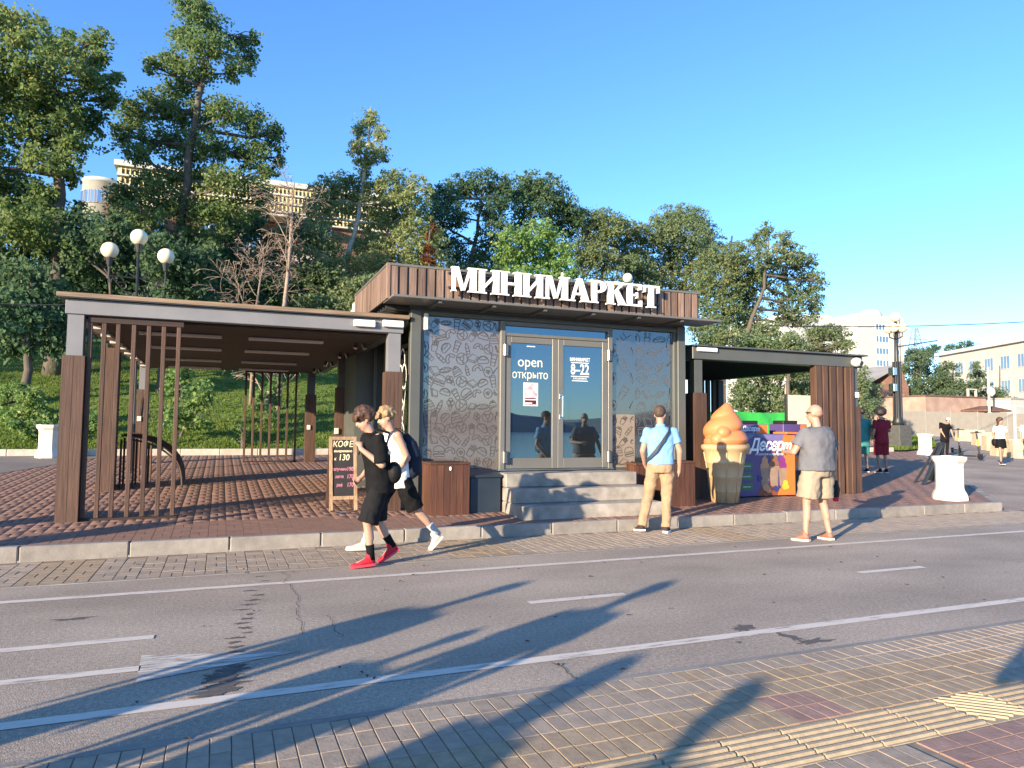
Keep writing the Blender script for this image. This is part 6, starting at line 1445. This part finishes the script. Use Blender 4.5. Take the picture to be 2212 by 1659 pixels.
# ------------------------------------------------------------ trees
LEAF = dict(
 ash=leafmat('ash_leaf', (0.111, 0.204, 0.071), (0.258, 0.321, 0.107), (0.499, 0.450, 0.170)),
 poplar=leafmat('poplar_leaf', (0.116, 0.210, 0.083), (0.227, 0.295, 0.101), (0.469, 0.425, 0.194)),
 birch=leafmat('birch_leaf', (0.224, 0.310, 0.126), (0.360, 0.393, 0.170), (0.590, 0.510, 0.285)),
 deep=leafmat('deep_green_leaf', (0.080, 0.165, 0.091), (0.143, 0.220, 0.101), (0.245, 0.311, 0.141)),
 bright=leafmat('bright_green_leaf', (0.184, 0.343, 0.114), (0.278, 0.408, 0.125), (0.451, 0.519, 0.199)),
 elm=leafmat('elm_leaf', (0.144, 0.239, 0.117), (0.259, 0.300, 0.141), (0.445, 0.425, 0.215)),  # elm leaves made paler in place of haze in the air
 pine=leafmat('pine_needles', (0.106, 0.186, 0.109), (0.186, 0.246, 0.120), (0.301, 0.318, 0.173)),
 shrub=leafmat('shrub_leaf', (0.133, 0.264, 0.088), (0.261, 0.370, 0.117), (0.450, 0.495, 0.198)),
 rust=leafmat('rusty_needles', (.13, .045, .015), (.25, .10, .04)))
def leaves(rg, centres, radii, n_each, size, flat=.75, droop=.25):
    """rhombic leaf faces scattered in clusters"""
    N = len(centres); c = np.repeat(centres, n_each, 0); r = np.repeat(radii, n_each, 0); n = len(c)
    d = rg.normal(size=(n, 3)); d /= np.linalg.norm(d, axis=1)[:, None]; q = rg.rand(n)**.45
    p = c+d*(q*r)[:, None]*np.array([1, 1, flat]); p[:, 2] -= droop*r*(rg.rand(n)**2)
    ax = d*.7+rg.normal(size=(n, 3))*.6; ax[:, 2] -= .35; ax /= np.linalg.norm(ax, axis=1)[:, None]
    sd = np.cross(ax, rg.normal(size=(n, 3))); sd /= np.linalg.norm(sd, axis=1)[:, None]
    L = (size*(.65+.7*rg.rand(n)))[:, None]; nn = np.cross(ax, sd)
    V = np.stack([p-ax*L*.5, p+sd*L*.32+nn*L*.08, p+ax*L*.5, p-sd*L*.32+nn*L*.08], 1).reshape(-1, 3)
    return V, np.arange(4*n).reshape(-1, 4)
def blob_clusters(rg, C, R, ncl):
    d = rg.normal(size=(ncl, 3)); d /= np.linalg.norm(d, axis=1)[:, None]
    return np.array(C)+d*np.array(R)*(rg.rand(ncl)**.42)[:, None]
LEAFCOUNT = [0]
def tree(name, label, Y, trunk, blobs, leaf='elm', bark='bark', size=.20, lai=5.0, seed=1, r0=.25, cr=.5, group=None, yd=1.0, cat='tree', jit=2.0, grow_=1.15):
    rg = np.random.RandomState(seed); rr = random.Random(seed)
    b0 = at(trunk[0][0], trunk[0][1], Y); zg = float(hz(b0.x, Y)); base = Vector((b0.x, Y, zg-.1))
    o = thing(name, label, cat, tuple(base), group)
    tp = [base]+[at(x, y, Y+rr.uniform(-.5, .5)) for x, y in trunk]
    tp = [tp[0]]+[p for p in tp[1:] if p.z > zg+.2]
    n = len(tp)
    if n > 1:
        fine_ = [tp[0]]
        for i in range(n-1):
            for t in (.33, .66, 1): 
                q = tp[i].lerp(tp[i+1], t); fine_.append(q+Vector((rr.uniform(-.06, .06), rr.uniform(-.06, .06), 0)))
        rs = [r0*(1-.8*i/(len(fine_)-1))+.02 for i in range(len(fine_))]; rs[0] *= 1.35
        m_ = MB(); m_.tube(fine_, rs, 9); m_.build('trunk', M[bark], o, True)
    else: fine_ = [base, base+Vector((0, 0, .5))]
    size *= .84; br = MB(); cl, rd, ne = [], [], []
    for bx in blobs:
        px_, py_, rx, ry = bx[:4]; rx *= grow_; ry *= grow_*1.08; Yd = Y+(bx[4] if len(bx) > 4 else rr.uniform(-jit, jit)*min(1, (rx+ry)/120))
        C = at(px_, py_, Yd); s = mpp(px_, py_, Yd); R = (rx*s*1.02, (rx+ry)/2*s*yd, ry*s*1.02)
        area = math.pi*R[0]*R[2]; nl = .70*lai*area/(size*size*.40); cru = min(cr, .5*min(R[0], R[2])+.12)
        ncl = max(5, int(nl/26)); cs = blob_clusters(rg, C, (max(.05, R[0]-cru*.6), max(.05, R[1]-cru*.6), max(.05, R[2]-cru*.6)), ncl)
        rads = cru*(.45+.85*rg.rand(ncl)**1.5); k_ = ncl//4; cs[:k_] = np.array(C)+(cs[:k_]-np.array(C))*(1.05+.28*rg.rand(k_))[:, None]+np.array([0, 0, -.1]); rads[:k_] *= .62
        cl.append(cs); rd.append(rads)
        
        j = min(range(len(fine_)), key=lambda i: (fine_[i]-C).length+(1.5 if fine_[i].z > C.z else 0)+.4*max(0, fine_[i].z-C.z)); a_ = fine_[j]
        dist = (C-a_).length
        if dist > .3:
            mid = a_.lerp(C, .5)+Vector((rr.uniform(-.1, .1), rr.uniform(-.1, .1), -.10))*dist*.8; r1 = max(.018, min(r0*.45, .022*dist+.02))
            br.tube([a_, a_.lerp(mid, .6)+Vector((0, 0, .03*dist)), mid.lerp(C, .35), C], [r1, r1*.85, r1*.65, r1*.35], 6)
            for k in range(min(9, ncl)):
                e = Vector(cs[k]); st_ = mid.lerp(C, rr.random()); br.tube([st_, st_.lerp(e, .5)+Vector((rr.uniform(-.15, .15), 0, rr.uniform(-.05, .2))), e], [r1*.4, r1*.28, .008], 4)
    if br.v: br.build('branches', M[bark], o)
    cl = np.concatenate(cl); rd = np.concatenate(rd)
    V, Q = leaves(rg, cl, rd, 26, size); V -= np.array(base); LEAFCOUNT[0] += len(Q)
    new_obj('crown', mesh_np('crown', V, Q, LEAF[leaf]), o)
    return o
HT = 'trees on the hillside behind the shop'
tree('ash_tree', 'big dark spreading tree filling the top left corner', 31, [(122, 700), (122, 560), (130, 420), (128, 300), (112, 170), (60, 90)],
     [(30, 60, 80, 45), (70, 130, 105, 70), (165, 112, 60, 48), (215, 85, 25, 30), (200, 175, 38, 42), (215, 130, 25, 25), (20, 210, 90, 80), (110, 220, 85, 70), (165, 255, 35, 40), (70, 300, 110, 60), (190, 260, 45, 35), (235, 215, 30, 30), (20, 400, 60, 60), (95, 420, 35, 35), (40, 480, 90, 55), (150, 380, 25, 30), (110, 345, 60, 35), (-60, 150, 70, 110), (-70, 340, 70, 100), (150, 300, 30, 30), (250, 170, 20, 22)], 'ash', size=.18, seed=11, r0=.30, lai=4.8)
tree('poplar_tree', 'tallest tree with pale upper limbs reaching the top of the picture', 33, [(372, 700), (380, 580), (393, 470), (408, 350), (425, 240), (440, 160), (428, 60), (420, 10)],
     [(415, 10, 50, 40), (440, 45, 62, 40), (395, 75, 45, 38), (450, 95, 70, 38), (375, 130, 40, 34), (520, 95, 45, 30), (552, 80, 22, 18), (330, 140, 28, 26), (420, 150, 65, 40), (505, 150, 35, 32), (540, 135, 22, 30), (385, 190, 55, 35), (330, 225, 60, 40), (290, 245, 48, 42), (420, 250, 75, 45), (490, 240, 55, 42), (545, 260, 45, 40), (590, 290, 30, 40), (600, 340, 20, 40), (265, 290, 35, 38), (300, 330, 40, 35), (360, 300, 75, 45), (460, 320, 85, 45), (545, 330, 50, 45), (405, 380, 90, 45), (320, 395, 45, 40), (500, 390, 70, 40), (270, 420, 50, 40), (380, 450, 90, 45), (480, 460, 75, 50), (300, 470, 75, 40), (425, 510, 70, 45), (575, 375, 25, 30), (560, 430, 45, 45)], 'poplar', size=.165, grow_=1.0, seed=12, r0=.24, lai=4.6, cr=.5)
tree('birch_tree', 'slender pale birch with narrow feathery top above the shop roof', 37, [(738, 640), (752, 560), (770, 480), (782, 420), (790, 340), (798, 260)],
     [(800, 255, 26, 22), (780, 275, 24, 28), (822, 290, 18, 26), (770, 315, 25, 26), (808, 325, 25, 28), (830, 335, 14, 20), (785, 350, 22, 18), (790, 372, 22, 18), (745, 400, 55, 30), (705, 420, 45, 35), (800, 410, 45, 34), (855, 395, 45, 32), (750, 445, 75, 32), (835, 440, 60, 38), (895, 420, 45, 40), (690, 460, 40, 35), (885, 480, 45, 40)], 'birch', 'bark_pale', size=.17, seed=13, r0=.17, lai=4.0, cr=.42)
tree('birch_tree', 'leaning forked birch low behind the shop roof with bushy olive crown', 36, [(745, 640), (775, 600), (830, 560), (870, 530)],
     [(800, 520, 50, 35), (850, 545, 60, 45), (905, 515, 55, 45), (870, 590, 70, 40), (780, 580, 55, 40), (930, 570, 45, 45), (820, 480, 40, 30), (720, 560, 45, 50)], 'birch', 'bark_pale', size=.17, seed=14, r0=.13, lai=4.6)
tree('oak_tree', 'dark green tree with open dark limbs right of the birch', 41, [(1010, 660), (1012, 580), (1030, 500), (1040, 430)],
     [(950, 420, 45, 34), (1000, 405, 45, 30), (1050, 395, 50, 30), (1085, 420, 30, 35), (940, 470, 40, 40), (985, 460, 35, 40), (1060, 455, 45, 35), (1075, 505, 50, 34), (955, 520, 50, 36), (985, 555, 60, 32), (1055, 560, 55, 34), (1020, 600, 80, 30)], 'deep', size=.19, seed=15, r0=.22, lai=4.8)
tree('oak_tree', 'rounded blue-green tree topping the skyline above the first letters', 43, [(1180, 660), (1180, 580), (1190, 500), (1185, 430)],
     [(1140, 400, 40, 32), (1180, 410, 45, 34), (1215, 440, 35, 34), (1240, 470, 25, 30), (1150, 440, 50, 34), (1205, 485, 45, 34), (1120, 420, 25, 30), (1130, 480, 30, 30)], 'deep', size=.19, seed=16, r0=.2, lai=5.2)
tree('maple_tree', 'bright green leafy tree in front of the blue-green one', 38, [(1150, 680), (1148, 600), (1150, 540)],
     [(1120, 520, 55, 34), (1170, 505, 50, 32), (1095, 560, 40, 30), (1150, 555, 60, 34), (1200, 545, 40, 36), (1130, 600, 70, 32), (1215, 590, 55, 34), (1060, 600, 40, 30)], 'bright', size=.22, seed=17, r0=.16, lai=5.0)
for k, (px_, lab, bl) in enumerate((
    (1290, 'olive-green elm behind the middle letters of the sign', [(1270, 475, 38, 26), (1305, 470, 32, 22), (1330, 490, 42, 30), (1280, 510, 60, 34), (1345, 530, 55, 36), (1260, 550, 50, 36), (1310, 570, 70, 36), (1370, 500, 30, 24), (1365, 575, 50, 36)]),
    (1440, 'broad elm with pointed top behind the right end of the sign', [(1440, 480, 40, 30), (1475, 465, 38, 26), (1505, 480, 32, 30), (1420, 510, 50, 34), (1480, 515, 60, 38), (1530, 525, 40, 36), (1430, 560, 60, 40), (1500, 570, 65, 40), (1400, 600, 55, 36), (1480, 620, 70, 34)]),
    (1560, 'elm leaning over the right end of the shop roof', [(1550, 560, 45, 34), (1590, 555, 40, 34), (1620, 590, 45, 40), (1560, 610, 60, 40), (1610, 640, 50, 40), (1545, 660, 55, 38), (1600, 690, 55, 36), (1530, 710, 50, 34)]))):
    tree('elm_tree', lab, (44, 46, 40)[k], [(px_, 690), (px_+8, 620), (px_+15, 560), (px_+20, 510)], bl, 'elm', size=.19, seed=20+k, r0=.2, lai=5.2, group=HT)
tree('elm_tree', 'wispy elm at the right end of the tree line with bare inner branches', 38, [(1600, 760), (1625, 690), (1650, 620), (1660, 540)],
     [(1655, 500, 22, 24), (1630, 520, 22, 20), (1690, 520, 30, 24), (1715, 545, 32, 26), (1670, 555, 45, 30), (1740, 575, 30, 30), (1765, 605, 20, 34), (1700, 590, 50, 34), (1745, 640, 34, 40), (1700, 650, 45, 40), (1650, 600, 30, 30), (1715, 690, 45, 26), (1760, 665, 18, 30), (1660, 720, 50, 30)], 'elm', 'bark', size=.19, seed=30, r0=.2, lai=3.6, cr=.45)
tree('elm_tree', 'low leafy tree between right pergola roof and white tower', 31, [(1700, 880), (1705, 800), (1720, 750)],
     [(1560, 725, 40, 26), (1610, 735, 50, 26), (1660, 745, 45, 24), (1710, 740, 40, 26), (1760, 725, 38, 26), (1800, 720, 36, 22), (1820, 745, 28, 18), (1770, 755, 45, 18), (1700, 765, 60, 18), (1530, 735, 30, 24)], 'elm', size=.19, seed=31, r0=.15, lai=4.6)
tree('elm_tree', 'small leafy tree hanging beside the right pergola post', 27, [(1872, 950), (1868, 880), (1872, 840)],
     [(1868, 815, 20, 30), (1885, 845, 22, 24), (1872, 875, 26, 24), (1895, 880, 16, 18), (1875, 910, 22, 20), (1862, 845, 16, 30)], 'elm', size=.15, seed=32, r0=.06, lai=3.4, cr=.35)
# trees seen under the right pergola roof
for k, (px_, Y, lab, bl, bk_) in enumerate(((1640, 33, 'dark tree behind the green tarpaulin on the left', [(1600, 845, 40, 40), (1640, 835, 40, 30), (1620, 870, 45, 24)], 'bark'), (1695, 32, 'pale twin-stemmed tree behind the green tarpaulin', [(1680, 850, 40, 34), (1720, 845, 40, 36), (1700, 880, 45, 22), (1650, 880, 30, 18)], 'bark_pale'), (1760, 33, 'bushy tree behind the louvre boards of the right pergola', [(1755, 840, 40, 34), (1800, 850, 35, 34), (1770, 885, 50, 20), (1830, 870, 30, 34)], 'bark'))):
    tree('park_tree', lab, Y, [(px_, 910), (px_+3, 860), (px_+6, 815)], bl+[(px_-20, 800, 50, 24), (px_+30, 800, 45, 22)], 'elm', bk_, size=.19, seed=40+k, r0=.10, lai=4.6)
# undergrowth and lower trees on the left slope
for k, (px_, Y, leaf, lab, bl) in enumerate((
    (60, 27, 'deep', 'dark shady bush mass at the left edge below the big tree', [(10, 590, 70, 50), (70, 610, 60, 55), (20, 670, 70, 50), (90, 690, 60, 50), (30, 750, 60, 40), (120, 650, 50, 60), (110, 740, 55, 40)]),
    (230, 30, 'deep', 'dark leafy tree behind the three-globe lamp', [(190, 480, 50, 40), (240, 500, 55, 50), (170, 540, 50, 45), (210, 590, 60, 50), (270, 560, 50, 50), (230, 650, 70, 50), (170, 690, 60, 50), (290, 620, 45, 60)]),
    (350, 29, 'deep', 'dark leafy tree under the tallest tree', [(340, 540, 55, 50), (400, 560, 50, 50), (350, 610, 55, 45), (420, 620, 55, 45), (330, 660, 60, 40), (390, 690, 60, 36), (455, 570, 40, 50)]),
    (520, 34, 'deep', 'dark sparse tree in front of the pink facade', [(500, 500, 45, 40), (550, 480, 40, 40), (590, 540, 45, 45), (510, 570, 50, 40), (560, 610, 50, 40), (480, 620, 40, 40)]),
    (650, 35, 'elm', 'half-lit bushy tree behind the bare tree', [(640, 500, 40, 40), (690, 520, 45, 40), (660, 570, 50, 40), (700, 600, 55, 40), (640, 630, 50, 36), (730, 640, 60, 36), (690, 660, 60, 30)]),
    (820, 33, 'elm', 'bushy tree low behind the left corner of the fascia', [(790, 620, 60, 30), (850, 620, 60, 32), (760, 660, 55, 30), (930, 610, 50, 30), (720, 690, 60, 26)]),
    (150, 33, 'deep', 'dark dense tree behind the trunk of the big corner tree', [(60, 430, 60, 50), (130, 470, 60, 50), (20, 500, 60, 60), (90, 540, 70, 60), (160, 560, 55, 60), (-20, 580, 60, 60), (170, 620, 60, 50)]),
    (460, 37, 'deep', 'shady tree below the yellow fins in the centre left', [(300, 520, 50, 45), (440, 540, 60, 45), (340, 560, 60, 45), (520, 560, 60, 45), (600, 600, 60, 45), (560, 650, 70, 35), (460, 610, 60, 45), (680, 620, 50, 40)]),
    )):
    tree('understory_tree', lab, Y, [(px_, 760), (px_+4, 690), (px_+8, 600)], bl, leaf, size=.20, seed=50+k, r0=.13, lai=4.8)
tree('spruce_tree', 'rust-brown dead spruce behind the fascia board', 35, [(925, 640), (926, 580), (928, 500)], [(926, 510, 10, 12), (925, 535, 16, 12), (928, 560, 22, 14), (920, 585, 24, 14), (935, 490, 8, 12)], 'rust', size=.15, seed=60, r0=.1, lai=4.6, cr=.3)
# shrubs on the lawn
for k, (px_, py_, Y, lab, bl, sz) in enumerate((
    (395, 968, 23.6, 'tall leafy shrub on the lawn seen through the left pergola', [(395, 800, 40, 34), (375, 840, 40, 40), (430, 850, 40, 40), (400, 890, 55, 36), (370, 920, 35, 26), (430, 915, 35, 24)], .15),
    (45, 960, 25.5, 'round dark shrub on the lawn left of the pergola', [(20, 850, 45, 36), (65, 860, 40, 36), (40, 895, 55, 28), (85, 890, 28, 28)], .14),
    (75, 950, 23.2, 'low straggly shrub at the foot of the round one', [(50, 920, 40, 18), (95, 915, 35, 22), (75, 940, 30, 12)], .13),
    (205, 962, 24.0, 'reddish low shrub behind the brown partition', [(205, 905, 30, 26), (225, 935, 25, 18)], .13),
    (575, 960, 24.6, 'slim young shrub behind the rear slats', [(560, 860, 22, 40), (590, 840, 20, 40), (580, 900, 22, 24)], .14),
    (522, 965, 22.6, 'small wispy sapling by the lawn kerb', [(520, 930, 14, 16), (510, 950, 10, 10)], .11))):
    tree('lawn_shrub', lab, Y, [(px_, py_-10), (px_+1, py_-22), (px_, py_-38)], bl, grow_=1.0, leaf='shrub', size=sz, seed=70+k, r0=.05, lai=5.2, cr=.35, cat='shrub')
# conifers and far trees on the right
for k, (px_, Y, lab, bl, leaf) in enumerate((
    (1990, 60, 'broad pine left of the flat orange building', [(1985, 770, 30, 22), (1965, 800, 30, 26), (2005, 800, 36, 24), (1985, 830, 45, 22), (2030, 820, 28, 22), (2010, 850, 45, 16), (1970, 845, 30, 14)], 'pine'),
    (2060, 58, 'pine in front of the cream building windows', [(2050, 800, 26, 20), (2040, 825, 34, 18), (2070, 835, 30, 18), (2050, 850, 40, 10)], 'pine'),
    (2110, 55, 'dark pointed conifer in front of the cream building', [(2110, 790, 12, 14), (2108, 810, 22, 14), (2115, 830, 30, 14), (2110, 850, 38, 12), (2125, 868, 40, 10)], 'pine'),
    (2160, 56, 'lower conifer at right in front of the cream building', [(2155, 850, 26, 16), (2175, 868, 34, 12), (2205, 872, 20, 10)], 'pine'),
    (2090, 140, 'distant round trees above the cream building roof', [(2060, 755, 22, 14), (2085, 748, 22, 14), (2110, 755, 22, 12), (2135, 757, 22, 10), (2155, 760, 14, 8)], 'deep'),
    (1990, 130, 'distant tree clump below the radio mast', [(1975, 765, 26, 14), (2005, 760, 22, 16), (2020, 752, 14, 10), (1950, 775, 20, 14)], 'deep'))):
    tree('pine_tree' if leaf == 'pine' else 'far_tree', lab, Y, [(px_, 900), (px_, 850), (px_, 790)], bl, leaf, size=.26 if Y < 100 else .5, seed=90+k, r0=.15, lai=4.6, cr=.6 if Y < 100 else 1.2, jit=3)
tree('hedge_bush', 'dark bush behind the maroon walker beside the lamp plinth', 26.5, [(1900, 960), (1902, 940)], [(1885, 925, 22, 22), (1910, 920, 20, 20), (1900, 945, 22, 12), (1925, 935, 10, 14)], 'deep', size=.13, seed=99, r0=.04, lai=5.2, cr=.3, cat='shrub')
# trees further left, outside the frame, that shade the slope
for k, (x, y, zt_) in enumerate(((-31, 20, 13), (-30, 27, 15), (-24, 31, 12), (-36, 33, 16), (-27, 37, 15))):
    rg_ = np.random.RandomState(200+k); base = (x, y, float(hz(x, y))-.1); o = thing('park_tree', ('tree outside the frame on the left nearest the lawn kerb', 'tree outside the frame farthest left of the near row', 'tree outside the frame just beyond the lawn shrubs', 'tallest tree outside the frame up the left slope', 'tree outside the frame behind the near row')[k], 'tree', base, 'trees outside the frame on the left')
    m_ = MB(); m_.tube([base, (x+.2, y, base[2]+4), (x, y+.2, base[2]+zt_*.7)], [.3, .22, .08], 8); m_.build('trunk', M['bark'], o, True)
    cs = np.concatenate([blob_clusters(rg_, (x+rg_.uniform(-2, 2), y+rg_.uniform(-2, 2), base[2]+zt_*(.25+.7*j/6)), (3.2, 3.2, 1.8), 60) for j in range(7)])
    V, Q = leaves(rg_, cs, np.full(len(cs), .8), 14, .42); V -= np.array(base); new_obj('crown', mesh_np('crown', V, Q, LEAF['ash']), o)
# leafless tree
def bare_tree(label, Y, path, seed, r0=.10):
    rr = random.Random(seed); b0 = at(*path[0], Y); base = Vector((b0.x, Y, float(hz(b0.x, Y))-.1)); o = thing('bare_tree', label, 'tree', tuple(base)); pts = [base]+[at(x, y, Y) for x, y in path[1:]]
    m_ = MB(); rs = [r0*(1-.85*i/(len(pts)-1))+.012 for i in range(len(pts))]; m_.tube(pts, rs, 8); m_.build('trunk', M['bark_bare'], o, True)
    br = MB()
    def grow(p, d, L, r, lv):
        q = [p]; n = 5 if lv < 2 else 3
        for i in range(n): d = (d+Vector((rr.uniform(-.22, .22), rr.uniform(-.22, .22), rr.uniform(-.10, .06)-(.10 if lv > 1 else 0)))).normalized(); q.append(q[-1]+d*L/n)
        br.tube(q, [max(.006, r*(1-.75*i/n)) for i in range(n+1)], 5 if lv < 2 else 3, False)
        if lv < 3:
            for k in range(4 if lv < 2 else 3):
                t = rr.uniform(.25, 1); i = min(n-1, int(t*n)); dd = (d+Vector((rr.uniform(-1, 1), rr.uniform(-.8, .8), rr.uniform(-.5, .5)))).normalized(); grow(q[i].lerp(q[i+1], t*n-i), dd, L*rr.uniform(.42, .62), r*.45, lv+1)
    for i in range(11):
        t = rr.uniform(.18, .95); k = t*(len(pts)-1); j = int(k); p = pts[j].lerp(pts[j+1], k-j); a = rr.uniform(0, 2*PI); grow(p, Vector((math.cos(a), math.sin(a)*.7, rr.uniform(.6, 1.5))).normalized(), (1-t*.65)*2.3, r0*.42*(1-t*.6), 0)
    br.build('branches', M['bark_bare'], o); return o
bare_tree('pale leafless tree with fine drooping twigs rising behind the left pergola roof', 27, [(604, 760), (612, 680), (620, 610), (627, 530), (630, 450), (636, 395)], 5, .085)
bare_tree('smaller leafless tree left of the tall bare one', 27.5, [(545, 740), (552, 680), (560, 620), (570, 560)], 9, .055)
bare_tree('white forked bare tree behind the rear slats of the left pergola', 25.5, [(572, 880), (578, 855), (592, 815), (600, 770)], 12, .09)

bake_all()
print('leaves', LEAFCOUNT[0], 'objects', len(bpy.data.objects))
